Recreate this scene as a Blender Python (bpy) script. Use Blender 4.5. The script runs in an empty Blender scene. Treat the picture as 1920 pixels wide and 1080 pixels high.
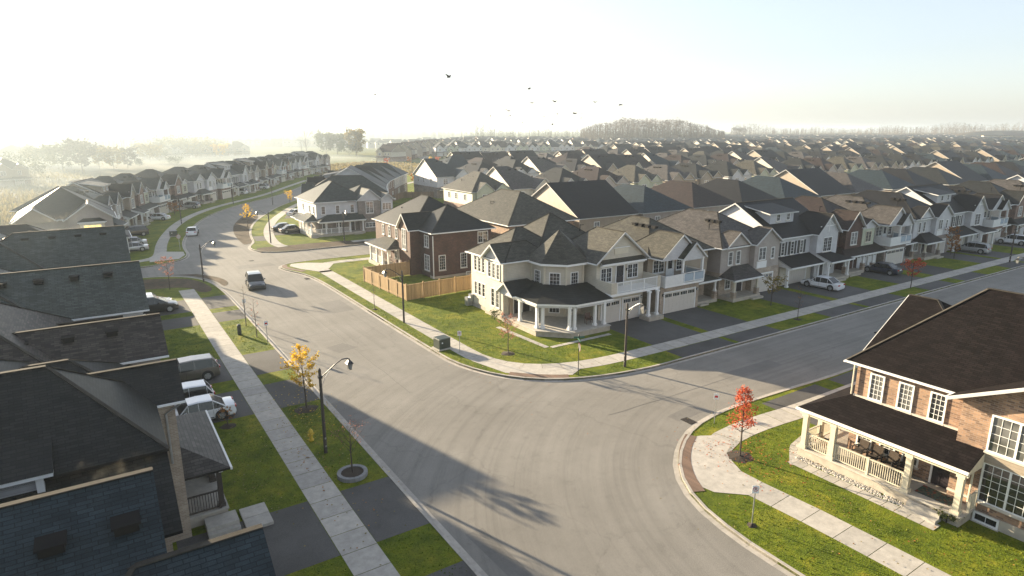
import bpy, bmesh, math, random
from mathutils import Vector, Matrix
R = math.radians
random.seed(7)
scene = bpy.context.scene
COL = scene.collection

# ---------------------------------------------------------------- camera
F = 1200.0; HY = 243.0; CAMH = 18.5
PITCH = math.atan((540 - HY) / F); YAW = math.atan((960 - 150) / math.hypot(F, 540 - HY))
cd = bpy.data.cameras.new('camera'); cam = bpy.data.objects.new('camera', cd); COL.objects.link(cam)
cd.sensor_width = 36.0; cd.lens = 36.0 * F / 1920.0
cd.clip_start = 0.5; cd.clip_end = 9000
cam.location = (0, 0, CAMH); cam.rotation_euler = (R(90) - PITCH, 0, -YAW)
scene.camera = cam
_cy, _sy, _cp, _sp = math.cos(YAW), math.sin(YAW), math.cos(PITCH), math.sin(PITCH)
def gp(px, py, z=0.0):
    """point of height z that the photograph shows at this pixel (used to survey the place)"""
    x = (px - 960) / F; y = (540 - py) / F
    f = (_sy * _cp, _cy * _cp, -_sp); r = (_cy, -_sy, 0); u = (_sy * _sp, _cy * _sp, _cp)
    d = [f[i] + x * r[i] + y * u[i] for i in range(3)]
    t = (z - CAMH) / d[2]
    return (d[0] * t, d[1] * t)
def pxof(X, Y, Z=0.0):
    f = (_sy * _cp, _cy * _cp, -_sp); r = (_cy, -_sy, 0); u = (_sy * _sp, _cy * _sp, _cp)
    v = (X, Y, Z - CAMH); a = [sum(v[i] * w[i] for i in range(3)) for w in (f, r, u)]
    if a[0] <= 0.1: return (9999, 9999)
    return (960 + F * a[1] / a[0], 540 - F * a[2] / a[0])

# ---------------------------------------------------------------- sky, sun, exposure
HAZE = 0.0003
SUN_EL = 12.4; SUN_AZ = -18.5            # azimuth from +Y, minus = towards -X
world = bpy.data.worlds.new('World'); scene.world = world; world.use_nodes = True
nt = world.node_tree; nt.nodes.clear()
out = nt.nodes.new('ShaderNodeOutputWorld'); bg = nt.nodes.new('ShaderNodeBackground')
sky = nt.nodes.new('ShaderNodeTexSky'); sky.sky_type = 'NISHITA'; sky.sun_disc = False
sky.sun_elevation = R(SUN_EL); sky.sun_rotation = R(SUN_AZ)
sky.air_density = 1.0; sky.dust_density = 1.0; sky.ozone_density = 2.0
bg.inputs['Strength'].default_value = 0.05
hs = nt.nodes.new('ShaderNodeHueSaturation'); hs.inputs['Saturation'].default_value = 0.55
nt.links.new(sky.outputs[0], hs.inputs['Color'])
veil = nt.nodes.new('ShaderNodeMix'); veil.data_type = 'RGBA'; veil.blend_type = 'ADD'; veil.inputs[0].default_value = 1.0   # thin high haze over the whole sky
veil.inputs[7].default_value = (0.76, 0.84, 1.0, 1); nt.links.new(hs.outputs[0], veil.inputs[6]); nt.links.new(veil.outputs[2], bg.inputs[0]); nt.links.new(bg.outputs[0], out.inputs[0])
sl = bpy.data.lights.new('sun', 'SUN'); sl.energy = 5.0; sl.angle = R(0.6); sl.color = (1.0, 0.83, 0.58)
sun = bpy.data.objects.new('sun', sl); COL.objects.link(sun)
_d = Vector((math.sin(R(SUN_AZ)) * math.cos(R(SUN_EL)), math.cos(R(SUN_AZ)) * math.cos(R(SUN_EL)), math.sin(R(SUN_EL))))
sun.rotation_euler = (-_d).to_track_quat('-Z', 'Y').to_euler(); sun.location = (-100, 300, 120)
scene.view_settings.view_transform = 'Standard'; scene.view_settings.look = 'None'
scene.view_settings.gamma = 1.0; scene.view_settings.exposure = 2.2
scene.render.engine = 'CYCLES'
scene.cycles.use_denoising = True
scene.cycles.max_bounces = 5; scene.cycles.volume_bounces = 0; scene.cycles.transparent_max_bounces = 6
scene.cycles.diffuse_bounces = 2; scene.cycles.glossy_bounces = 2
scene.cycles.sample_clamp_indirect = 4.0

# ---------------------------------------------------------------- materials
def newmat(name):
    m = bpy.data.materials.new(name); m.use_nodes = True
    n = m.node_tree; n.nodes.clear()
    o = n.nodes.new('ShaderNodeOutputMaterial'); b = n.nodes.new('ShaderNodeBsdfPrincipled')
    n.links.new(b.outputs[0], o.inputs[0])
    return m, n, b
def _group_uv():
    g = bpy.data.node_groups.new('wall_uv', 'ShaderNodeTree')
    g.interface.new_socket('Vector', in_out='OUTPUT', socket_type='NodeSocketVector')
    go = g.nodes.new('NodeGroupOutput'); tc = g.nodes.new('ShaderNodeTexCoord')
    so = g.nodes.new('ShaderNodeSeparateXYZ'); sn = g.nodes.new('ShaderNodeSeparateXYZ')
    g.links.new(tc.outputs['Object'], so.inputs[0]); g.links.new(tc.outputs['Normal'], sn.inputs[0])
    ax = g.nodes.new('ShaderNodeMath'); ax.operation = 'ABSOLUTE'; g.links.new(sn.outputs[0], ax.inputs[0])
    ay = g.nodes.new('ShaderNodeMath'); ay.operation = 'ABSOLUTE'; g.links.new(sn.outputs[1], ay.inputs[0])
    gt = g.nodes.new('ShaderNodeMath'); gt.operation = 'GREATER_THAN'
    g.links.new(ax.outputs[0], gt.inputs[0]); g.links.new(ay.outputs[0], gt.inputs[1])
    mx = g.nodes.new('ShaderNodeMix'); mx.data_type = 'FLOAT'
    g.links.new(gt.outputs[0], mx.inputs[0]); g.links.new(so.outputs[0], mx.inputs[2]); g.links.new(so.outputs[1], mx.inputs[3])
    co = g.nodes.new('ShaderNodeCombineXYZ'); g.links.new(mx.outputs[0], co.inputs[0]); g.links.new(so.outputs[2], co.inputs[1])
    g.links.new(co.outputs[0], go.inputs[0])
    return g
UVG = _group_uv()
def uvnode(n):
    a = n.nodes.new('ShaderNodeGroup'); a.node_tree = UVG; return a.outputs[0]
def rgb(c): return (c[0], c[1], c[2], 1.0)
def mul(c, k): return tuple(min(1, x * k) for x in c)
def noise(n, vec, scale, detail=3, rough=0.55):
    t = n.nodes.new('ShaderNodeTexNoise'); t.inputs['Scale'].default_value = scale
    t.inputs['Detail'].default_value = detail; t.inputs['Roughness'].default_value = rough
    if vec is not None: n.links.new(vec, t.inputs['Vector'])
    return t.outputs['Fac']
def ramp(n, fac, stops):
    r = n.nodes.new('ShaderNodeValToRGB'); e = r.color_ramp.elements
    e[0].position, e[0].color = stops[0][0], rgb(stops[0][1]); e[1].position, e[1].color = stops[-1][0], rgb(stops[-1][1])
    for p, c in stops[1:-1]:
        q = e.new(p); q.color = rgb(c)
    n.links.new(fac, r.inputs[0]); return r.outputs[0]
def mixc(n, fac, a, b, mode='MIX'):
    m = n.nodes.new('ShaderNodeMix'); m.data_type = 'RGBA'; m.blend_type = mode
    if isinstance(fac, (int, float)): m.inputs[0].default_value = fac
    else: n.links.new(fac, m.inputs[0])
    for i, v in ((6, a), (7, b)):
        if isinstance(v, tuple): m.inputs[i].default_value = rgb(v)
        else: n.links.new(v, m.inputs[i])
    return m.outputs[2]
def bump(n, b, h, strength, dist=0.02):
    u = n.nodes.new('ShaderNodeBump'); u.inputs['Strength'].default_value = strength; u.inputs['Distance'].default_value = dist
    n.links.new(h, u.inputs['Height']); n.links.new(u.outputs[0], b.inputs['Normal'])
def objc(n):
    return n.nodes.new('ShaderNodeTexCoord').outputs['Object']
def plain(name, c, rough=0.6, metal=0.0, var=0.0, scale=3.0, spec=None, coat=0.0):
    m, n, b = newmat(name)
    if var > 0:
        f = noise(n, objc(n), scale, 4)
        n.links.new(ramp(n, f, [(0.25, mul(c, 1 - var)), (0.75, mul(c, 1 + var))]), b.inputs['Base Color'])
    else: b.inputs['Base Color'].default_value = rgb(c)
    b.inputs['Roughness'].default_value = rough; b.inputs['Metallic'].default_value = metal
    if spec is not None: b.inputs['Specular IOR Level'].default_value = spec
    if coat: b.inputs['Coat Weight'].default_value = coat; b.inputs['Coat Roughness'].default_value = 0.05
    return m
def masonry(name, c1, c2, mortar, bw=0.24, bh=0.08, ms=0.012, rough=0.85, bmp=0.4, squash=1.0):
    m, n, b = newmat(name); uv = uvnode(n)
    t = n.nodes.new('ShaderNodeTexBrick'); n.links.new(uv, t.inputs['Vector'])
    t.inputs['Scale'].default_value = 1.0; t.inputs['Brick Width'].default_value = bw; t.inputs['Row Height'].default_value = bh
    t.inputs['Mortar Size'].default_value = ms; t.inputs['Bias'].default_value = 0.0
    t.inputs['Color1'].default_value = rgb(c1); t.inputs['Color2'].default_value = rgb(c2); t.inputs['Mortar'].default_value = rgb(mortar)
    f = noise(n, uv, 0.9, 5); w = ramp(n, f, [(0.3, (0.72, 0.72, 0.72)), (0.7, (1.2, 1.2, 1.2))])
    n.links.new(mixc(n, 1.0, t.outputs['Color'], w, 'MULTIPLY'), b.inputs['Base Color'])
    b.inputs['Roughness'].default_value = rough
    bump(n, b, t.outputs['Fac'], -bmp, 0.01)
    return m
def siding(name, c, pitch=0.16, rough=0.55):
    m, n, b = newmat(name); uv = uvnode(n)
    s = n.nodes.new('ShaderNodeSeparateXYZ'); n.links.new(uv, s.inputs[0])
    d = n.nodes.new('ShaderNodeMath'); d.operation = 'DIVIDE'; d.inputs[1].default_value = pitch; n.links.new(s.outputs[1], d.inputs[0])
    fr = n.nodes.new('ShaderNodeMath'); fr.operation = 'FRACT'; n.links.new(d.outputs[0], fr.inputs[0])
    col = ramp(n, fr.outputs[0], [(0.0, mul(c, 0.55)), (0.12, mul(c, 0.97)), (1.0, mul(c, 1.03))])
    f = noise(n, uv, 1.3, 4); w = ramp(n, f, [(0.3, (0.88, 0.88, 0.88)), (0.7, (1.06, 1.06, 1.06))])
    n.links.new(mixc(n, 1.0, col, w, 'MULTIPLY'), b.inputs['Base Color'])
    b.inputs['Roughness'].default_value = rough
    iv = n.nodes.new('ShaderNodeMath'); iv.operation = 'SUBTRACT'; iv.inputs[0].default_value = 1.0; n.links.new(fr.outputs[0], iv.inputs[1])
    bump(n, b, iv.outputs[0], 0.5, 0.015)
    return m
def shingle(name, c, var=0.3, rough=0.55, spec=0.22):
    m, n, b = newmat(name); uv = uvnode(n)
    mp = n.nodes.new('ShaderNodeMapping'); mp.inputs['Scale'].default_value = (1, 1.9, 1); n.links.new(uv, mp.inputs[0])
    t = n.nodes.new('ShaderNodeTexBrick'); n.links.new(mp.outputs[0], t.inputs['Vector'])
    t.inputs['Scale'].default_value = 1.0; t.inputs['Brick Width'].default_value = 0.38; t.inputs['Row Height'].default_value = 0.14
    t.inputs['Mortar Size'].default_value = 0.012; t.inputs['Bias'].default_value = -0.1; t.offset_frequency = 2; t.offset = 0.37
    t.inputs['Color1'].default_value = rgb(mul(c, 1 - var)); t.inputs['Color2'].default_value = rgb(mul(c, 1 + var))
    t.inputs['Mortar'].default_value = rgb(mul(c, 0.35))
    f2 = noise(n, mp.outputs[0], 1.6, 6, 0.6); w2 = ramp(n, f2, [(0.3, (0.75, 0.75, 0.75)), (0.7, (1.25, 1.25, 1.25))])
    f = noise(n, uv, 0.25, 3); w = ramp(n, f, [(0.3, (0.86, 0.86, 0.86)), (0.7, (1.12, 1.12, 1.12))])
    f3 = noise(n, uv, 40, 2); w3 = ramp(n, f3, [(0.35, (0.8, 0.8, 0.8)), (0.65, (1.2, 1.2, 1.2))])
    cc = mixc(n, 1.0, t.outputs['Color'], w, 'MULTIPLY'); cc = mixc(n, 1.0, cc, w2, 'MULTIPLY'); cc = mixc(n, 1.0, cc, w3, 'MULTIPLY')
    n.links.new(cc, b.inputs['Base Color'])
    b.inputs['Roughness'].default_value = rough; b.inputs['Specular IOR Level'].default_value = spec
    bump(n, b, t.outputs['Fac'], -0.5, 0.012)
    return m
M = {}
M['white'] = plain('white_trim', (0.74, 0.74, 0.72), 0.45, var=0.05)
M['rimwhite'] = plain('fascia_paint', (0.5, 0.5, 0.49), 0.5, var=0.05)
M['cream'] = plain('cream_trim', (0.56, 0.51, 0.40), 0.5, var=0.06)
M['offwhite'] = plain('off_white_panel', (0.66, 0.66, 0.64), 0.5, var=0.05)
M['darktrim'] = plain('dark_brown_paint', (0.045, 0.035, 0.03), 0.5, var=0.1)
M['black'] = plain('black_metal', (0.015, 0.015, 0.016), 0.4)
M['polebrown'] = plain('pole_concrete_brown', (0.05, 0.04, 0.034), 0.8, var=0.3, scale=8)
M['galv'] = plain('galvanised_steel', (0.45, 0.46, 0.47), 0.35, 0.7, var=0.1)
M['doordark'] = plain('dark_door_paint', (0.03, 0.025, 0.03), 0.35)
M['doorred'] = plain('brown_door_paint', (0.09, 0.045, 0.03), 0.4)
M['garage'] = plain('garage_door_paint', (0.55, 0.51, 0.45), 0.45, var=0.05)
M['garagew'] = plain('white_garage_paint', (0.72, 0.72, 0.72), 0.4, var=0.04)
M['vent'] = plain('roof_vent_metal', (0.012, 0.011, 0.011), 0.85, spec=0.15)
M['stonecap'] = plain('stone_sill', (0.5, 0.46, 0.4), 0.8, var=0.1)
M['shutter'] = plain('black_shutter', (0.02, 0.02, 0.022), 0.5)
M['bed'] = plain('dark_mulch', (0.035, 0.024, 0.016), 0.95, var=0.5, scale=20)
def glassmat(name, c, rough=0.04):
    m, n, b = newmat(name); f = noise(n, objc(n), 0.8, 2)
    n.links.new(ramp(n, f, [(0.35, mul(c, 0.5)), (0.65, mul(c, 1.8))]), b.inputs['Base Color'])
    b.inputs['Roughness'].default_value = rough; b.inputs['Specular IOR Level'].default_value = 0.9
    return m
M['glass'] = glassmat('window_glass', (0.022, 0.024, 0.028))
M['glasscurtain'] = glassmat('window_glass_with_curtain', (0.11, 0.11, 0.105))
M['carglass'] = plain('car_glass', (0.01, 0.012, 0.013), 0.06, spec=0.5)
M['railglass'] = plain('railing_glass', (0.35, 0.42, 0.48), 0.06, spec=0.9)
# walls
M['b_brown'] = masonry('dark_brown_brick', (0.115, 0.05, 0.033), (0.065, 0.03, 0.022), (0.08, 0.06, 0.05))
M['b_red'] = masonry('red_brown_brick', (0.24, 0.13, 0.095), (0.13, 0.075, 0.06), (0.26, 0.21, 0.17))
M['b_tan'] = masonry('tan_mixed_brick', (0.37, 0.225, 0.135), (0.13, 0.078, 0.054), (0.28, 0.215, 0.17), bw=0.3, bh=0.1)
M['b_grey'] = masonry('grey_brown_brick', (0.26, 0.21, 0.18), (0.14, 0.11, 0.10), (0.27, 0.24, 0.21))
M['b_beige'] = masonry('beige_brick', (0.40, 0.32, 0.24), (0.27, 0.21, 0.16), (0.38, 0.33, 0.27))
M['b_stone'] = masonry('buff_ledge_stone', (0.5, 0.4, 0.3), (0.3, 0.23, 0.18), (0.25, 0.2, 0.16), bw=0.45, bh=0.12, bmp=0.8)
M['s_cream'] = siding('cream_siding', (0.52, 0.475, 0.385))
M['s_grey'] = siding('grey_siding', (0.36, 0.36, 0.37))
M['s_taupe'] = siding('taupe_siding', (0.34, 0.30, 0.27))
M['s_beige'] = siding('beige_siding', (0.31, 0.255, 0.195))
M['s_white'] = siding('white_siding', (0.52, 0.52, 0.53))
M['s_sage'] = siding('sage_siding', (0.42, 0.44, 0.33))
M['s_light'] = siding('light_grey_siding', (0.50, 0.50, 0.51))
M['foundation'] = plain('foundation_concrete', (0.38, 0.34, 0.28), 0.9, var=0.2, scale=2)
# roofs
M['r_char'] = shingle('charcoal_shingle', (0.018, 0.019, 0.018))
M['r_black'] = shingle('black_shingle', (0.011, 0.0105, 0.011))
M['r_brown'] = shingle('brown_shingle', (0.03, 0.02, 0.0165))
M['r_dkbrown'] = shingle('dark_brown_shingle', (0.0115, 0.009, 0.009), rough=.9, spec=0.06)
M['cap'] = plain('shingle_ridge_cap', (0.05, 0.045, 0.038), 0.9, var=0.3, spec=0.1)
M['r_slate_hazed'] = shingle('haze_lightened_grey_green_shingle', (0.058, 0.068, 0.06))  # lighter grey-green shingle: haze over the left roofs painted into its colour
M['r_brown2'] = shingle('mottled_brown_shingle', (0.052, 0.043, 0.037), var=0.55)
M['r_grey'] = shingle('weathered_grey_shingle', (0.066, 0.06, 0.056))
M['r_blue'] = shingle('blue_grey_shingle', (0.019, 0.030, 0.037))
M['r_olive'] = shingle('olive_grey_shingle', (0.062, 0.058, 0.045))
M['r_slate'] = shingle('grey_green_shingle', (0.034, 0.041, 0.038))
# ground covers
def asphalt(name, c, patch=0.1, streak=True):
    m, n, b = newmat(name); o = objc(n)
    f1 = noise(n, o, 22, 5, 0.8); a = ramp(n, f1, [(0.3, mul(c, 0.7)), (0.7, mul(c, 1.3))])
    f2 = noise(n, o, 0.16, 6, 0.6); w = ramp(n, f2, [(0.32, (1 - patch, 1 - patch * 1.02, 1 - patch * 1.1)), (0.68, (1 + patch,) * 3)])
    f5 = noise(n, o, 1.1, 7, 0.75); w5 = ramp(n, f5, [(0.28, (0.8,) * 3), (0.45, (1.0,) * 3), (0.75, (1.06,) * 3)]); w = mixc(n, 1.0, w, w5, 'MULTIPLY')
    cc = mixc(n, 1.0, a, w, 'MULTIPLY')
    if streak:
        sp = n.nodes.new('ShaderNodeSeparateXYZ'); n.links.new(o, sp.inputs[0])
        def mr(src, lo, hi):
            r_ = n.nodes.new('ShaderNodeMapRange'); r_.interpolation_type = 'SMOOTHSTEP'; r_.inputs[1].default_value = lo; r_.inputs[2].default_value = hi; n.links.new(src, r_.inputs[0]); return r_.outputs[0]
        def streak(vec, sc):
            mp = n.nodes.new('ShaderNodeMapping'); mp.inputs['Scale'].default_value = sc; n.links.new(vec, mp.inputs[0])
            return ramp(n, noise(n, mp.outputs[0], 1.0, 7, 0.7), [(0.33, (0.84,) * 3), (0.5, (1.0,) * 3), (0.67, (1.07,) * 3)])
        sy_ = streak(o, (1.6, 0.035, 1)); sx_ = streak(o, (0.03, 1.6, 1))
        d_ = n.nodes.new('ShaderNodeVectorMath'); d_.operation = 'SUBTRACT'; d_.inputs[1].default_value = (36.0, 12.5, 0); n.links.new(o, d_.inputs[0])
        ln_ = n.nodes.new('ShaderNodeVectorMath'); ln_.operation = 'LENGTH'; n.links.new(d_.outputs[0], ln_.inputs[0])
        cb = n.nodes.new('ShaderNodeCombineXYZ'); n.links.new(ln_.outputs['Value'], cb.inputs[0]); m3 = n.nodes.new('ShaderNodeMath'); m3.operation = 'MULTIPLY'; m3.inputs[1].default_value = 0.03; n.links.new(sp.outputs[0], m3.inputs[0]); n.links.new(m3.outputs[0], cb.inputs[1])
        sc_ = streak(cb.outputs[0], (1.7, 1, 1))
        inner = mixc(n, mr(sp.outputs[1], 40, 54), sc_, sy_); inner = mixc(n, mr(sp.outputs[0], 33, 42), inner, sx_)
        cc = mixc(n, 1.0, cc, inner, 'MULTIPLY')
        v = n.nodes.new('ShaderNodeTexVoronoi'); v.feature = 'DISTANCE_TO_EDGE'; v.inputs['Scale'].default_value = 0.09
        dn = n.nodes.new('ShaderNodeTexNoise'); dn.inputs['Scale'].default_value = 0.7; dn.inputs['Detail'].default_value = 5; n.links.new(o, dn.inputs['Vector'])
        ad = n.nodes.new('ShaderNodeVectorMath'); ad.operation = 'MULTIPLY_ADD'; ad.inputs[1].default_value = (2.2, 2.2, 0)
        n.links.new(dn.outputs['Color'], ad.inputs[0]); n.links.new(o, ad.inputs[2]); n.links.new(ad.outputs[0], v.inputs['Vector'])
        cr = ramp(n, v.outputs['Distance'], [(0.0, (0.8,) * 3), (0.004, (1.0,) * 3)])
        cc = mixc(n, 0.8, cc, cr, 'MULTIPLY')
    n.links.new(cc, b.inputs['Base Color']); b.inputs['Roughness'].default_value = 0.82
    b.inputs['Specular IOR Level'].default_value = 0.3
    bump(n, b, f1, 0.5, 0.012)
    return m
M['road'] = asphalt('road_asphalt', (0.20, 0.188, 0.168), 0.13)
M['patch'] = asphalt('patched_asphalt', (0.16, 0.152, 0.14), 0.2, False)
M['tar'] = plain('joint_tar', (0.105, 0.098, 0.088), 0.7)
M['drive'] = asphalt('driveway_asphalt', (0.080, 0.077, 0.074), 0.3, False)
def concrete(name, c):
    m, n, b = newmat(name); o = objc(n)
    gi = n.nodes.new('ShaderNodeNewGeometry')
    w = ramp(n, gi.outputs['Random Per Island'], [(0.0, (0.86, 0.86, 0.86)), (1.0, (1.1, 1.09, 1.07))])
    f = noise(n, o, 2.5, 6, 0.65); a = ramp(n, f, [(0.3, mul(c, 0.8)), (0.7, mul(c, 1.14))])
    n.links.new(mixc(n, 1.0, a, w, 'MULTIPLY'), b.inputs['Base Color'])
    b.inputs['Roughness'].default_value = 0.85
    bump(n, b, noise(n, o, 45, 2), 0.3, 0.006)
    return m
M['walk'] = concrete('sidewalk_concrete', (0.40, 0.375, 0.335))
M['kerb'] = concrete('kerb_concrete', (0.38, 0.35, 0.31))
M['tactile'] = masonry('brown_tactile_paver', (0.20, 0.125, 0.085), (0.15, 0.095, 0.065), (0.09, 0.06, 0.045), bw=0.1, bh=0.1)
def grassmat(name, stops, scale=1.0, bs=1.0):
    m, n, b = newmat(name); o = objc(n)
    f = noise(n, o, 0.35 * scale, 8, 0.62)
    a = ramp(n, f, stops)
    f2 = noise(n, o, 14 * scale, 4, 0.7); w = ramp(n, f2, [(0.3, (0.62, 0.62, 0.6)), (0.7, (1.35, 1.35, 1.3))])
    f4 = noise(n, o, 1.7 * scale, 4, 0.6); w4 = ramp(n, f4, [(0.3, (0.66, 0.74, 0.7)), (0.55, (1.05, 1.03, 1.0)), (0.75, (1.5, 1.22, 1.3))])
    cc = mixc(n, 1.0, a, w, 'MULTIPLY'); cc = mixc(n, 1.0, cc, w4, 'MULTIPLY')
    n.links.new(cc, b.inputs['Base Color']); b.inputs['Roughness'].default_value = 0.9; b.inputs['Specular IOR Level'].default_value = 0.15
    bump(n, b, f2, bs, 0.10)
    return m
M['lawn'] = grassmat('lawn_grass', [(0.25, (0.055, 0.084, 0.004)), (0.5, (0.12, 0.155, 0.008)), (0.75, (0.23, 0.215, 0.022))])
M['field'] = grassmat('field_grass', [(0.25, (0.05, 0.075, 0.014)), (0.5, (0.10, 0.12, 0.022)), (0.75, (0.17, 0.155, 0.05))], 0.12, 0.5)
M['meadow'] = grassmat('dry_meadow', [(0.25, (0.07, 0.06, 0.03)), (0.5, (0.12, 0.10, 0.05)), (0.75, (0.10, 0.10, 0.035))], 0.3, 0.8)
M['dirt'] = grassmat('bare_soil', [(0.25, (0.05, 0.036, 0.024)), (0.5, (0.085, 0.062, 0.042)), (0.75, (0.13, 0.10, 0.07))], 0.8, 0.7)
def woodmat(name, c):
    m, n, b = newmat(name); uv = uvnode(n)
    s = n.nodes.new('ShaderNodeSeparateXYZ'); n.links.new(uv, s.inputs[0])
    d = n.nodes.new('ShaderNodeMath'); d.operation = 'DIVIDE'; d.inputs[1].default_value = 0.14; n.links.new(s.outputs[0], d.inputs[0])
    fl = n.nodes.new('ShaderNodeMath'); fl.operation = 'FLOOR'; n.links.new(d.outputs[0], fl.inputs[0])
    wn = n.nodes.new('ShaderNodeTexWhiteNoise'); wn.noise_dimensions = '1D'; n.links.new(fl.outputs[0], wn.inputs['W'])
    a = ramp(n, wn.outputs['Value'], [(0.0, mul(c, 0.75)), (1.0, mul(c, 1.2))])
    mp = n.nodes.new('ShaderNodeMapping'); mp.inputs['Scale'].default_value = (9, 0.6, 1); n.links.new(uv, mp.inputs[0])
    w = ramp(n, noise(n, mp.outputs[0], 2, 5), [(0.3, (0.8,) * 3), (0.7, (1.15,) * 3)])
    n.links.new(mixc(n, 1.0, a, w, 'MULTIPLY'), b.inputs['Base Color']); b.inputs['Roughness'].default_value = 0.8
    return m
M['cedar'] = woodmat('cedar_boards', (0.36, 0.235, 0.105))
M['greywood'] = woodmat('weathered_boards', (0.20, 0.14, 0.09))
def leafmat(name, stops, trans=0.0):
    m, n, b = newmat(name)
    gi = n.nodes.new('ShaderNodeNewGeometry')
    n.links.new(ramp(n, gi.outputs['Random Per Island'], stops), b.inputs['Base Color']); b.inputs['Roughness'].default_value = 0.75
    b.inputs['Specular IOR Level'].default_value = 0.2
    if trans:
        tr = n.nodes.new('ShaderNodeBsdfTranslucent'); mx = n.nodes.new('ShaderNodeMixShader'); mx.inputs[0].default_value = trans
        c2 = ramp(n, gi.outputs['Random Per Island'], stops); n.links.new(c2, tr.inputs[0])
        o = [x for x in n.nodes if x.type == 'OUTPUT_MATERIAL'][0]
        n.links.new(b.outputs[0], mx.inputs[1]); n.links.new(tr.outputs[0], mx.inputs[2]); n.links.new(mx.outputs[0], o.inputs[0])
    return m
M['l_red_paint'] = plain('red_paint', (0.35, 0.03, 0.03), 0.4)
def litmat():
    m, n, b = newmat('lit_window'); b.inputs['Base Color'].default_value = (0.3, 0.22, 0.08, 1); b.inputs['Roughness'].default_value = 0.2
    b.inputs['Emission Color'].default_value = (1.0, 0.72, 0.25, 1); b.inputs['Emission Strength'].default_value = 0.35; return m
M['lit'] = litmat()
M['l_yellow'] = leafmat('yellow_leaf', [(0.0, (0.42, 0.24, 0.02)), (0.5, (0.75, 0.48, 0.03)), (1.0, (0.8, 0.6, 0.10))], 0.4)
M['l_red'] = leafmat('red_leaf', [(0.0, (0.22, 0.03, 0.015)), (0.5, (0.50, 0.09, 0.04)), (1.0, (0.6, 0.18, 0.08))], 0.35)
M['l_orange'] = leafmat('orange_leaf', [(0.0, (0.20, 0.08, 0.02)), (1.0, (0.45, 0.2, 0.05))], 0.35)
M['l_pink'] = leafmat('faded_pink_leaf', [(0.0, (0.25, 0.10, 0.07)), (1.0, (0.5, 0.24, 0.17))], 0.35)
M['l_green'] = leafmat('green_leaf', [(0.0, (0.035, 0.05, 0.012)), (0.5, (0.06, 0.08, 0.02)), (1.0, (0.11, 0.11, 0.03))], 0.3)
M['l_autumn'] = leafmat('yellow_green_leaf', [(0.0, (0.10, 0.09, 0.02)), (0.5, (0.20, 0.16, 0.04)), (1.0, (0.3, 0.2, 0.05))], 0.3)
M['l_twig'] = leafmat('bare_twig', [(0.0, (0.06, 0.045, 0.035)), (1.0, (0.14, 0.11, 0.085))])
M['l_dry'] = leafmat('dry_grass_blade', [(0.0, (0.16, 0.13, 0.05)), (1.0, (0.32, 0.26, 0.12))], 0.3)
M['l_grass'] = leafmat('grass_blade', [(0.0, (0.04, 0.07, 0.005)), (0.6, (0.09, 0.14, 0.010)), (1.0, (0.18, 0.19, 0.02))], 0.35)
M['bark'] = plain('tree_bark', (0.055, 0.04, 0.03), 0.9, var=0.3, scale=12)
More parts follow.
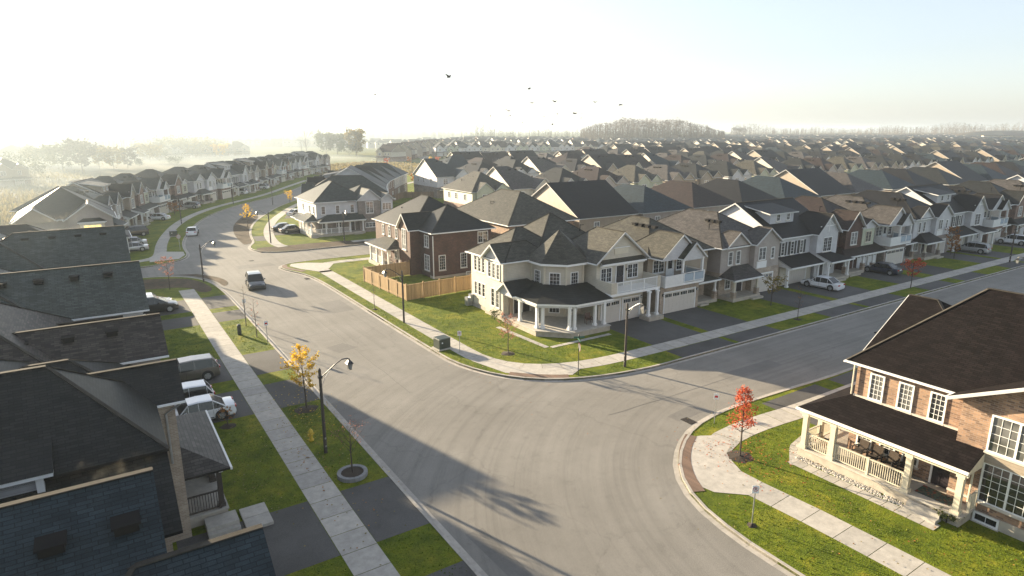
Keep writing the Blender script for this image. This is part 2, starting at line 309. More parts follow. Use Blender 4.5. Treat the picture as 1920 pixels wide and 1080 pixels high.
# ---------------------------------------------------------------- mesh helpers
class MB:
    def __init__(s): s.v = []; s.f = []; s.mi = []; s.mats = []
    def _m(s, m):
        m = M[m] if isinstance(m, str) else m
        if m not in s.mats: s.mats.append(m)
        return s.mats.index(m)
    def poly(s, pts, m):
        k = len(s.v); s.v += [tuple(p) for p in pts]; s.f.append(tuple(range(k, k + len(pts)))); s.mi.append(s._m(m))
    def mesh(s, vs, fs, m):
        k = len(s.v); s.v += [tuple(p) for p in vs]; i = s._m(m)
        for f in fs: s.f.append(tuple(k + a for a in f)); s.mi.append(i)
    def box(s, x0, x1, y0, y1, z0, z1, m):
        v = [(x0, y0, z0), (x1, y0, z0), (x1, y1, z0), (x0, y1, z0), (x0, y0, z1), (x1, y0, z1), (x1, y1, z1), (x0, y1, z1)]
        s.mesh(v, [(3, 2, 1, 0), (4, 5, 6, 7), (0, 1, 5, 4), (1, 2, 6, 5), (2, 3, 7, 6), (3, 0, 4, 7)], m)
    def bar(s, a, b, w, m, h=None):
        """square-section bar between two points"""
        a = Vector(a); b = Vector(b); d = (b - a).normalized(); up = Vector((0, 0, 1)) if abs(d.z) < 0.95 else Vector((1, 0, 0))
        r = d.cross(up).normalized() * (w / 2); u = r.cross(d).normalized() * ((h or w) / 2)
        v = [a - r - u, a + r - u, a + r + u, a - r + u, b - r - u, b + r - u, b + r + u, b - r + u]
        s.mesh(v, [(3, 2, 1, 0), (4, 5, 6, 7), (0, 1, 5, 4), (1, 2, 6, 5), (2, 3, 7, 6), (3, 0, 4, 7)], m)
    def tube(s, pts, rad, m, n=8, cap=True):
        pts = [Vector(p) for p in pts]
        rad = rad if isinstance(rad, (list, tuple)) else [rad] * len(pts)
        vs = []; fs = []
        for i, p in enumerate(pts):
            d = (pts[min(i + 1, len(pts) - 1)] - pts[max(i - 1, 0)]).normalized()
            up = Vector((0, 0, 1)) if abs(d.z) < 0.9 else Vector((1, 0, 0))
            r = d.cross(up).normalized(); u = r.cross(d).normalized()
            for k in range(n):
                a = 2 * math.pi * k / n; vs.append(p + (r * math.cos(a) + u * math.sin(a)) * rad[i])
        for i in range(len(pts) - 1):
            for k in range(n):
                fs.append((i * n + k, i * n + (k + 1) % n, (i + 1) * n + (k + 1) % n, (i + 1) * n + k))
        if cap: fs.append(tuple(range(n - 1, -1, -1))); fs.append(tuple((len(pts) - 1) * n + k for k in range(n)))
        s.mesh(vs, fs, m)
    def prism(s, poly, z0, z1, m, bottom=True):
        n = len(poly); vs = [(p[0], p[1], z0) for p in poly] + [(p[0], p[1], z1) for p in poly]
        fs = [(i, (i + 1) % n, n + (i + 1) % n, n + i) for i in range(n)] + [tuple(range(n, 2 * n))]
        if bottom: fs.append(tuple(range(n - 1, -1, -1)))
        s.mesh(vs, fs, m)
    def data(s, name, fix=True, smooth=False):
        me = bpy.data.meshes.new(name); me.from_pydata(s.v, [], s.f)
        for m in s.mats: me.materials.append(m)
        me.polygons.foreach_set('material_index', s.mi)
        if smooth: me.polygons.foreach_set('use_smooth', [True] * len(s.f))
        me.update()
        if smooth: me.set_sharp_from_angle(angle=R(32))
        if fix:
            bm = bmesh.new(); bm.from_mesh(me); bmesh.ops.recalc_face_normals(bm, faces=bm.faces); bm.to_mesh(me); bm.free()
        return me
    def build(s, name, parent=None, fix=True, smooth=False, loc=None):
        me = s.data(name, fix, smooth); o = bpy.data.objects.new(name, me); COL.objects.link(o)
        if parent: o.parent = parent
        if loc: o.location = loc
        return o
def link(name, me, parent=None, loc=(0, 0, 0), rz=0.0):
    o = bpy.data.objects.new(name, me); COL.objects.link(o); o.location = loc; o.rotation_euler = (0, 0, rz)
    if parent: o.parent = parent
    return o
def tag(o, label, cat, group=None):
    o['label'] = label; o['category'] = cat
    if group: o['group'] = group
    return o
def empty(name, label, cat, loc=(0, 0, 0), rz=0.0, group=None):
    o = bpy.data.objects.new(name, None); COL.objects.link(o); o.location = loc; o.rotation_euler = (0, 0, rz); o.empty_display_size = 0.5
    return tag(o, label, cat, group)
def struct(o, kind='structure'): o['kind'] = kind; return o
KIDS = {}
def copytree(o, loc, rz, label, parent=None):
    c = o.copy(); COL.objects.link(c)
    if parent: c.parent = parent
    else:
        c.location = loc; c.rotation_euler = (0, 0, rz); c['label'] = label
    for ch in KIDS.get(o.name, ()) : copytree(ch, None, None, None, c)
    return c
def index_kids():
    KIDS.clear()
    for o in bpy.data.objects:
        if o.parent: KIDS.setdefault(o.parent.name, []).append(o)
def offset(pts, d):
    """polyline moved d to its left"""
    out = []
    n = len(pts)
    for i in range(n):
        a = Vector(pts[max(i - 1, 0)]); b = Vector(pts[i]); c = Vector(pts[min(i + 1, n - 1)])
        n1 = (b - a); n2 = (c - b)
        n1 = Vector((-n1.y, n1.x)).normalized() if n1.length > 1e-6 else None
        n2 = Vector((-n2.y, n2.x)).normalized() if n2.length > 1e-6 else None
        if n1 is None: n1 = n2
        if n2 is None: n2 = n1
        m = (n1 + n2).normalized(); k = d / max(0.5, m.dot(n1))
        out.append((b.x + m.x * k, b.y + m.y * k))
    return out
def smooth_line(pts, it=2):
    for _ in range(it):
        q = [pts[0]]
        for a, b in zip(pts, pts[1:]):
            q.append((a[0] * .75 + b[0] * .25, a[1] * .75 + b[1] * .25)); q.append((a[0] * .25 + b[0] * .75, a[1] * .25 + b[1] * .75))
        q.append(pts[-1]); pts = q
    return pts
def resample(pts, step):
    out = [pts[0]]; acc = 0.0
    for a, b in zip(pts, pts[1:]):
        L = math.dist(a, b)
        while acc + L >= step:
            t = (step - acc) / L; a = (a[0] + (b[0] - a[0]) * t, a[1] + (b[1] - a[1]) * t); out.append(a); L = math.dist(a, b); acc = 0.0
        acc += L
    if math.dist(out[-1], pts[-1]) > step * 0.3: out.append(pts[-1])
    return out
def strip(mb, line, d0, d1, z, m, gap=0.0, z0=None):
    """band along a line between two left-offsets; slabs with gaps when gap>0; raised when z0 given"""
    A = offset(line, d0); B = offset(line, d1)
    for i in range(len(line) - 1):
        q = [A[i], A[i + 1], B[i + 1], B[i]]
        if gap:
            L = max(math.dist(A[i], A[i + 1]), 0.01); t = gap / L
            ax = lambda p, r: (p[0] + (r[0] - p[0]) * t, p[1] + (r[1] - p[1]) * t)
            q = [ax(A[i], A[i + 1]), A[i + 1], B[i + 1], ax(B[i], B[i + 1])]
        if z0 is None: mb.poly([(x, y, z) for x, y in q], m)
        else: mb.prism(q, z0, z, m, False)
# ---------------------------------------------------------------- ground
g = MB()
g.poly([(-3500, -60, 0), (5500, -60, 0), (5500, 5500, 0), (-3500, 5500, 0)], 'field')
struct(g.build('ground', fix=False))
curbC = [(-90, 91.6), (-20, 91.6), (2, 92.6), (5.5, 92.4), (8.5, 90.6), (10.5, 87.6), (11.3, 84), (11.7, 78), (11.75, 66), (11.75, -30)]
curbD = [(-90, 101), (-10, 101), (3, 99.9), (6.5, 100.3), (9, 101.8), (10.6, 104), (11.3, 107.5), (11.3, 112), (11.9, 119), (13.7, 128.5), (17.5, 144), (22.9, 158.5), (31.4, 173.7), (44.7, 190.8), (59.3, 219), (72, 243), (86, 268), (104, 290), (135, 318)]
curbE = [(150, 312), (118, 284), (98, 258), (84, 235), (70, 212), (57, 193), (49, 181), (39, 165), (32, 149.5), (27, 137), (24.3, 127), (22.8, 119), (21.9, 112), (20.6, 109.5), (20.1, 106.5), (20.6, 103.8), (22.2, 101.8), (25, 101.1), (30, 101), (430, 101)]
curbN = [(430, 92), (40, 92), (27, 92.2), (23, 92), (21, 91), (20.4, 89.4), (20.8, 87), (22, 84), (22.6, 80), (22.8, 74), (22.8, 46), (23.1, 43), (23.9, 40.6), (25.0, 38.6), (26.5, 37), (28.5, 35.7), (31, 34.8), (34, 34.2), (38, 33.9), (430, 33.9)]
curbS = [(430, 24.9), (50, 24.9), (38, 25.6), (33, 25.6), (29.8, 24.9), (27.3, 23.5), (25.4, 21.9), (24.0, 19.8), (23.3, 17.4), (23.0, 14), (23.0, -30)]
LN = {k: resample(smooth_line(v, 2), 1.5) for k, v in dict(C=curbC, D=curbD, E=curbE, N=curbN, S=curbS).items()}
# which side of each line is the block: computed as the sign of the left offset that leads inland
SIDE = dict(C=-1, D=1, E=1, N=1, S=1)
ZL = 0.12
blocks = MB()
polyC = LN['C'] + [(-90, -30)]
polyD = LN['D'] + [(60, 360), (-90, 300)]
polyE = [(150, 312)] + LN['E'][1:] + [(430, 335)]
polyN = LN['N']
polyS = LN['S'] + [(430, -30)]
rd = MB()
rd.poly([(-90, -30, .004), (430, -30, .004), (430, 104, .004), (-90, 104, .004)], 'road')
rd.poly([(8, 104, .004), (24, 104, .004), (34, 140, .004), (44, 165, .004), (62, 190, .004), (90, 235, .004), (124, 280, .004), (158, 308, .004), (140, 330, .004), (104, 300, .004), (80, 275, .004), (40, 200, .004), (14, 150, .004)], 'road')
struct(rd.build('road', fix=False))
for nm, pl in (('left', polyC), ('far_left', polyD), ('middle', polyE), ('corner', polyN), ('near_right', polyS)):
    b = MB(); b.prism([(x, y) for x, y in pl], 0, ZL, 'lawn', False); struct(b.build('lawn'))
for k in 'CDENS':
    b = MB(); s = SIDE[k]; ln = LN[k]
    vis = [p for p in ln]
    rs = vis
    strip(b, rs, s * 0.0, s * 0.16, 0.15, 'kerb', 0.012, 0.0)
    strip(b, rs, -s * 0.02, -s * 0.32, 0.012, 'kerb', 0.012)
    struct(b.build('kerb', fix=True))
ZW = ZL + 0.012
w = MB()
def walkline(pts, wd, it=2, step=1.6):
    ln = resample(smooth_line(pts, it), step); strip(w, ln, -wd / 2, wd / 2, ZW, 'walk', 0.03)
walkline([(8.05, -20), (8.05, 74), (8.0, 82.5)], 1.65, 0)
walkline([(-60, 97.6 + 8), (-6, 105.2), (1, 104.8), (4.5, 104.5), (7.2, 106.5), (7.9, 111), (8.6, 118), (10.4, 129), (13.9, 144.5), (19.6, 160.5), (28.2, 176), (41, 193), (55.5, 221), (68, 244)], 1.7)
w.poly([(5.8, 103.2, ZW + .004), (9.6, 103.6, ZW + .004), (10.8, 106.6, ZW + .004), (10.9, 109.5, ZW + .004), (8.0, 111.5, ZW + .004), (6.2, 107, ZW + .004)], 'walk')
walkline([(25, 105.6), (24.6, 108.5), (24.9, 113), (26.0, 120), (27.6, 127), (30.8, 137.5), (35.6, 149), (42, 163), (51, 178), (60, 192), (73, 212)], 1.7)
walkline([(36, 104.4), (60, 104.4), (200, 104.4)], 1.5, 0)
walkline([(24.95, 84), (24.95, 46), (25.1, 43), (26.2, 40.4), (28.2, 38.6), (31, 37.5), (35, 37.0), (60, 36.95), (250, 36.95)], 1.65)
walkline([(24.95, 83), (25.0, 86), (25.8, 88.2), (28, 89.0), (33, 88.6), (60, 88.6)], 1.6)
w.poly([(21.8, 89.5, ZW + .004), (22.6, 86.8, ZW + .004), (24.1, 84.0, ZW + .004), (26.0, 85.2, ZW + .004), (27.6, 88.2, ZW + .004), (24.5, 90.6, ZW + .004), (22.4, 91, ZW + .004)], 'walk')
w.poly([(24.3, 43.2, ZW + .004), (25.2, 39.4, ZW + .004), (27.0, 37.5, ZW + .004), (29.3, 36.2, ZW + .004), (31.3, 37.2, ZW + .004), (27.9, 38.7, ZW + .004), (26.2, 41, ZW + .004)], 'walk')
walkline([(27.6, -20), (27.6, 14), (27.3, 18), (27.2, 20.2), (28.2, 21.8), (30.2, 22.9), (34, 23.1), (38, 22.65), (60, 22.6), (230, 22.6)], 1.7)
w.poly([(25.2, 19.2, ZW + .004), (26.5, 18.0, ZW + .004), (27.9, 18.2, ZW + .004), (27.95, 20.1, ZW + .004), (28.8, 21.4, ZW + .004), (30.3, 22.15, ZW + .004), (30.6, 23.3, ZW + .004), (29.6, 23.9, ZW + .004), (28.6, 24.2, ZW + .004), (26.2, 22.4, ZW + .004), (24.9, 20.6, ZW + .004)], 'walk')
struct(w.build('sidewalk', fix=False))
for pts in ([(29.15, 24.25), (27.9, 23.55), (26.4, 22.35), (25.2, 20.9), (24.55, 19.6)], [(25.35, 39.1), (26.6, 37.7), (28.2, 36.5), (28.9, 36.15)], [(21.5, 90.7), (20.95, 89.4), (21.5, 87.5), (22.6, 85)]):
    t = MB(); ln = resample(smooth_line(pts, 2), 0.6); strip(t, ln, -0.34, 0.34, ZW + 0.012, 'tactile')
    struct(t.build('tactile_paving', fix=False))
# driveways
dv = MB(); ZD = ZL + 0.004
def dpoly(x0, x1, y0, y1): dv.poly([(x0, y0, ZD), (x1, y0, ZD), (x1, y1, ZD), (x0, y1, ZD)], 'drive')
for y0, y1 in ((14.5, 21.6), (24.9, 30.0), (42.3, 47.2), (49.5, 54.9), (66.2, 70.0), (71.8, 77.4)):
    dpoly(1.2, 7.2, y0, y1); dpoly(8.9, 11.6, y0, y1)
N_DR = [(39.6, 45.9), (46.9, 52.6), (58.8 + 2.4, 67.2), (68.4, 75.4), (81.6, 87.5), (90.5, 96.5), (104.3, 109.6), (110.9, 116.5), (123.3, 129), (134, 140), (146, 152), (157, 163)]
for i, (x0, x1) in enumerate(N_DR):
    dpoly(x0, x1, 37.8, 45.2 if i else 45.1); dpoly(x0 - 0.2, x1 + 0.2, 34.05, 36.1)
for x0, x1 in ((36.9, 43.2), (44.9, 51.0), (60, 66), (70, 76)):
    dpoly(x0, x1, 14, 21.7); dpoly(x0, x1, 23.5, 24.85)
dv.poly([(26.5, 118.2, ZD), (33, 117.4, ZD), (33, 126, ZD), (27.4, 125.2, ZD)], 'drive')
dv.poly([(22.5, 113.6, ZD), (25, 113.2, ZD), (25.8, 118.4, ZD), (23.0, 119, ZD)], 'drive')
dv.poly([(33.9, 140.3, ZD), (42, 138, ZD), (44, 144, ZD), (36.2, 147, ZD)], 'drive')
struct(dv.build('driveway', fix=False))
# far roads on the plain
fr = MB()
def road_px(pts, wd, z=0.010, m='road'):
    ln = resample(smooth_line([gp(*p) for p in pts], 2), 6); strip(fr, ln, -wd / 2, wd / 2, z, m)
ln = resample(smooth_line([(80, 246), (101, 259), (121, 270), (143, 292), (166, 335), (190, 392), (207, 446), (238, 525), (300, 640)], 2), 8); strip(fr, ln, -4.5, 4.5, 0.138, 'road')
ln = resample(smooth_line([(143, 300), (165, 296), (190, 305), (225, 330), (300, 360), (420, 395)], 2), 8); strip(fr, ln, -4.0, 4.0, 0.150, 'road')
ln = resample(smooth_line([(80, 197), (106, 222), (122, 238), (138, 262)], 2), 5); strip(fr, ln, -1.0, 1.0, 0.16, 'walk')
for yy in (143.5, 185, 257, 331): strip(fr, [(72 if yy < 180 else 120 + (yy - 185), yy), (430 if yy < 330 else 900, yy)], -4.2, 4.2, 0.131 if yy < 330 else 0.02, 'road')
struct(fr.build('distant_road', fix=False))
# repaired patches and tarred joints on the asphalt
pt = MB(); rp = random.Random(21)
for (x, y, a_, b_, r_) in ((12.6, 39.5, .8, 1.8, .1), (13.2, 21, .5, 2.4, .05), (20.6, 66, 1.1, 2.4, 0), (16.6, 52.5, .9, .9, .3), (42, 29.6, 3.2, .7, 0), (66, 27, 2.2, .9, 0), (31.4, 25.9 + .9, 1.2, .5, .1), (18, 93, 2.4, 1.2, 0), (14.2, 104, 1.0, 2.6, 0)):
    q = [(-a_, -b_), (a_, -b_), (a_, b_), (-a_, b_)]; pt.poly([(x + u * math.cos(r_) - v * math.sin(r_) + rp.uniform(-.12, .12), y + u * math.sin(r_) + v * math.cos(r_) + rp.uniform(-.12, .12), .008) for u, v in q], 'patch')
def seam(pts, wd=.035):
    ln = resample(smooth_line([(a + rp.uniform(-.06, .06), b + rp.uniform(-.06, .06)) for a, b in resample(pts, 1.3)], 1), .5); strip(pt, ln, -wd, wd, .0105, 'tar')
for pts in ([(17.3, 70), (17.5, 40)], [(17.2, 122), (17.3, 74)], [(27, 29.4), (60, 29.3)], [(60, 29.3), (140, 29.4)], [(12.4, 58), (15, 57.2), (18, 58)], [(24, 96.6), (60, 96.6)]): seam(pts, .018)
struct(pt.build('road_patch', fix=False))
# bare soil patches
so = MB()
def blob(pts, z, m, mb=so):
    q = smooth_line(pts + [pts[0]], 2)[:-1]; mb.poly([(x, y, z) for x, y in q], m)
blob([(29, 153.2), (26, 146), (23.2, 137), (21.6, 129), (20.6, 121), (20.2, 113.5), (20.2, 111.5), (21.8, 112.5), (22.6, 119), (24, 127), (26.8, 137.5), (31, 149)], 0.022, 'dirt')
blob([(20.8, 103), (25, 101.4), (34, 101.3), (55, 101.4), (60, 103.3), (44, 103.6), (36, 105.6), (30, 106.5), (24.5, 106.4), (20.8, 107)], ZL + 0.006, 'dirt')
blob([(-6, 87), (-4, 90.8), (4, 91.6), (8.6, 89.4), (10.2, 86), (10.9, 80.6), (9.2, 79.6), (8.6, 84), (4, 85.2)], ZL + 0.006, 'dirt')
blob([(10.4, 91.6), (12.6, 88), (13.1, 84), (12.1, 82), (11.9, 86), (9.6, 91.2), (7, 93)], 0.022, 'dirt')
struct(so.build('bare_soil', fix=False))
md = MB()
blob([(92, 232), (100, 245), (122, 256), (138, 272), (152, 300), (158, 320), (152, 350), (140, 372), (110, 350), (84, 300), (78, 262)], 0.17, 'meadow', md)
struct(md.build('dry_meadow', fix=False))
pl = MB(); blob([(-220, 190), (-30, 190), (10, 240), (60, 330), (90, 420), (0, 420), (-150, 330)], 0.14, 'meadow', pl); struct(pl.build('marsh_meadow', fix=False))
# ditches of grass tufts on the near lawns: countless blades, one object
def in_poly(x, y, P):
    c = False; j = len(P) - 1
    for i in range(len(P)):
        if (P[i][1] > y) != (P[j][1] > y) and x < (P[j][0] - P[i][0]) * (y - P[i][1]) / (P[j][1] - P[i][1]) + P[i][0]: c = not c
        j = i
    return c
lv = MB(); rl = random.Random(9)
def litter(cx, cy, sx, sy, n, mats, z=ZL):
    for _ in range(n):
        x = rl.gauss(cx, sx); y = rl.gauss(cy, sy); a = rl.uniform(0, 6.28); s_ = rl.uniform(.03, .06); zz = z + rl.uniform(.02, .07)
        lv.poly([(x + s_ * math.cos(a), y + s_ * math.sin(a), zz), (x - s_ * math.sin(a), y + s_ * math.cos(a), zz + .015), (x - s_ * math.cos(a), y - s_ * math.sin(a), zz), (x + s_ * math.sin(a), y - s_ * math.cos(a), zz + .02)], mats[rl.randrange(len(mats))])
litter(10.3, 41, 1.0, 3.0, 260, ('l_yellow', 'l_autumn')); litter(9.6, 35, .8, 6, 160, ('l_autumn', 'l_dry', 'l_orange')); litter(5.5, 36, 1.2, 4, 150, ('l_dry', 'l_autumn')); litter(30, 20.6, 1.6, 1.8, 260, ('l_red', 'l_orange')); litter(29, 14, 2.6, 5, 160, ('l_dry', 'l_orange')); litter(11.6, 38, .12, 9, 260, ('l_yellow', 'l_orange', 'l_dry'), .0); litter(23.2, 54, .4, 12, 200, ('l_dry', 'l_orange'), ZL); litter(30, 46, 3, 5, 200, ('l_dry', 'l_pink')); litter(8.1, 33, .4, 8, 60, ('l_orange', 'l_dry'))
struct(lv.build('fallen_leaves', fix=False), 'stuff')
def tufts(name, zones, dens, hgt, m, zb=ZL):
    vs = []; fs = []
    rnd = random.Random(len(zones) * 7 + 1)
    for Z in zones:
        xs = [p[0] for p in Z]; ys = [p[1] for p in Z]; A = (max(xs) - min(xs)) * (max(ys) - min(ys))
        for _ in range(int(A * dens)):
            x = rnd.uniform(min(xs), max(xs)); y = rnd.uniform(min(ys), max(ys))
            if not in_poly(x, y, Z): continue
            a = rnd.uniform(0, math.pi); h = hgt * rnd.uniform(.5, 1.3); wd = h * rnd.uniform(.35, .7); k = len(vs)
            dx, dy = math.cos(a) * wd, math.sin(a) * wd; lx, ly = rnd.uniform(-.5, .5) * h, rnd.uniform(-.5, .5) * h
            vs += [(x - dx, y - dy, zb), (x + dx, y + dy, zb), (x + lx, y + ly, zb + h)]; fs.append((k, k + 1, k + 2))
    me = bpy.data.meshes.new(name); me.from_pydata(vs, [], fs); me.materials.append(M[m]); me.update()
    o = bpy.data.objects.new(name, me); COL.objects.link(o); struct(o, 'stuff'); return o
tufts('grass', [
    [(28.6, 9), (28.6, 17.5), (28.3, 20), (29.0, 21.6), (31, 22.3), (36.6, 21.9), (36.6, 19.2), (30.4, 19.4), (30.4, 8)],
    [(23.3, 3), (26.6, 3), (26.6, 14), (26.3, 17.6), (24.2, 18.4), (23.4, 16)], [(30, 25), (28.9, 24.4), (31, 24.1), (36.6, 23.7), (36.6, 25.4)], [(30.4, 3), (33.5, 3), (33.4, 11), (30.5, 11)],
    [(26, 47), (26.2, 43), (27.8, 40.2), (31, 38.4), (36, 38), (39.4, 38), (39.4, 42), (31.5, 42.2), (31, 50), (32.4, 50.2), (32.4, 63), (27.7, 62.8), (26.9, 76), (26, 84)],
    [(23.05, 78), (24.0, 78), (24.0, 43), (25, 39), (24.2, 40.2), (23.1, 44)], [(31.8, 35.1), (39, 34.4), (39, 36), (33, 36.1)]], 42, 0.055, 'l_grass')
tufts('grass', [[(4.8, 30.2), (7.1, 30.2), (7.1, 42), (2, 42), (2, 38.2), (4.4, 38)], [(9, 30.2), (11.5, 30.2), (11.5, 42), (9, 42)], [(9, 16), (11.5, 16), (11.5, 24.6), (9, 24.6)], [(4, 22), (7.1, 22), (7.1, 24.6), (4, 24.6)], [(1.5, 55.2), (7.1, 55.2), (7.1, 65.8), (1.5, 65.8)], [(9, 55.2), (11.5, 55.2), (11.5, 65.8), (9, 65.8)]], 30, 0.055, 'l_grass')
# ---------------------------------------------------------------- windows, doors
CACHE = {}
def fxy(face, c, u, d):
    """plan point for distance d out of wall plane c at coordinate u along it"""
    return {'f': (u, c - d), 'b': (u, c + d), 'l': (c - d, u), 'r': (c + d, u)}[face]
FR = {'f': 0.0, 'b': math.pi, 'l': -math.pi / 2, 'r': math.pi / 2}
def win_mesh(w, h, cols, rows, near, lights=1, trim='white', glass='glass', arch=False):
    key = ('w', w, h, cols, rows, near, lights, trim, glass)
    if key in CACHE: return CACHE[key]
    f = MB(); t = 0.08; d = 0.07
    f.box(-w/2 - t, -w/2, -d, .06, -t, h + t, trim); f.box(w/2, w/2 + t, -d, .06, -t, h + t, trim)
    f.box(-w/2, w/2, -d, .06, h, h + t, trim); f.box(-w/2, w/2, -d, .06, -t, 0, trim)
    if near: f.box(-w/2 - t - .05, w/2 + t + .05, -d - .06, .05, -t - .09, -t - .002, 'stonecap')
    for i in range(1, lights):
        x = -w/2 + w * i / lights; f.box(x - .045, x + .045, -d + .01, .03, 0.001, h - .001, trim)
    lw = w / lights; mw = .011 if near else .022
    for L in range(lights):
        x0 = -w/2 + lw * L
        for i in range(1, cols): x = x0 + lw * i / cols; f.box(x - mw, x + mw, -.036, .028, 0.002, h - .002, trim)
    for j in range(1, rows): z = h * j / rows; f.box(-w/2 + .002, w/2 - .002, -.033, .027, z - mw, z + mw, trim)
    p = MB(); g_ = p if near else f
    g_.box(-w/2 + .001, w/2 - .001, -.02, .02, .001, h - .001, glass)
    r = (f.data('window', False), p.data('pane', False) if near else None); CACHE[key] = r; return r
def garage_mesh(w, h, m, glasses=4):
    key = ('g', w, h, m, glasses)
    if key in CACHE: return CACHE[key]
    f = MB(); f.box(-w/2, w/2, -.03, .05, 0, h, m)
    f.box(-w/2 - .12, -w/2 - .002, -.07, .05, 0, h + .12, 'white'); f.box(w/2 + .002, w/2 + .12, -.07, .05, 0, h + .12, 'white'); f.box(-w/2, w/2, -.07, .05, h + .002, h + .12, 'white')
    n = glasses * 2 if w > 3 else glasses
    for r in range(3):
        for i in range(n):
            x0 = -w/2 + w * i / n + .06; x1 = -w/2 + w * (i + 1) / n - .06
            f.box(x0, x1, -.045, -.031, h * r / 4 + .08, h * (r + 1) / 4 - .08, m)
    k = glasses
    for i in range(k):
        x0 = -w/2 + w * i / k + .10; x1 = -w/2 + w * (i + 1) / k - .10
        f.box(x0, x1, -.04, -.031, h * .79, h * .94, 'glass'); xm = (x0 + x1) / 2
        for t in (-.25, 0, .25): f.box(xm + (x1 - x0) * t - .012, xm + (x1 - x0) * t + .012, -.048, -.0405, h * .79, h * .94, 'white')
    CACHE[key] = f.data('garage_door', False); return CACHE[key]
def door_mesh(m, glass=True):
    key = ('d', m, glass)
    if key in CACHE: return CACHE[key]
    f = MB(); f.box(-.48, .48, -.03, .05, 0, 2.1, m)
    f.box(-.58, -.482, -.07, .05, 0, 2.2, 'white'); f.box(.482, .58, -.07, .05, 0, 2.2, 'white'); f.box(-.481, .481, -.07, .05, 2.102, 2.2, 'white')
    for x in (-.24, .24): f.box(x - .15, x + .15, -.045, -.031, .2, .85, m)
    if glass: f.box(-.3, .3, -.045, -.031, 1.0, 1.9, 'glass')
    f.box(.36, .42, -.09, -.031, .98, 1.04, 'galv')
    CACHE[key] = f.data('door', False); return CACHE[key]
def vent_mesh():
    if 'v' in CACHE: return CACHE['v']
    f = MB(); f.box(-.24, .24, -.24, .24, -.1, .12, 'vent'); f.box(-.29, .29, -.29, .29, .121, .17, 'vent')
    CACHE['v'] = f.data('roof_vent', False); return CACHE['v']
def pipe_mesh():
    if 'p' in CACHE: return CACHE['p']
    f = MB(); f.tube([(0, 0, -.2), (0, 0, .5)], .05, 'vent', 6); f.tube([(0, 0, .42), (.5, 0, .42)], .035, 'vent', 6)
    CACHE['p'] = f.data('vent_pipe', False); return CACHE['p']
def post_mesh(h, m='white', w=.22, base=0.0, basem=None):
    key = ('post', h, m, w, base, basem)
    if key in CACHE: return CACHE[key]
    f = MB(); b0 = base
    if base: f.box(-w * 1.1, w * 1.1, -w * 1.1, w * 1.1, 0, base, basem); f.box(-w * 1.25, w * 1.25, -w * 1.25, w * 1.25, base, base + .06, 'stonecap'); b0 = base + .06
    f.box(-w * .72, w * .72, -w * .72, w * .72, b0, b0 + .2, m); f.box(-w/2, w/2, -w/2, w/2, b0 + .2, h - .18, m); f.box(-w * .7, w * .7, -w * .7, w * .7, h - .18, h, m)
    CACHE[key] = f.data('porch_post', False); return CACHE[key]
def lamp_mesh():
    if 'wl' in CACHE: return CACHE['wl']
    f = MB(); f.box(-.07, .07, -.16, 0.03, 0, .26, 'black'); f.box(-.05, .05, -.15, -.161, .03, .2, 'offwhite')
    CACHE['wl'] = f.data('wall_lamp', False); return CACHE['wl']
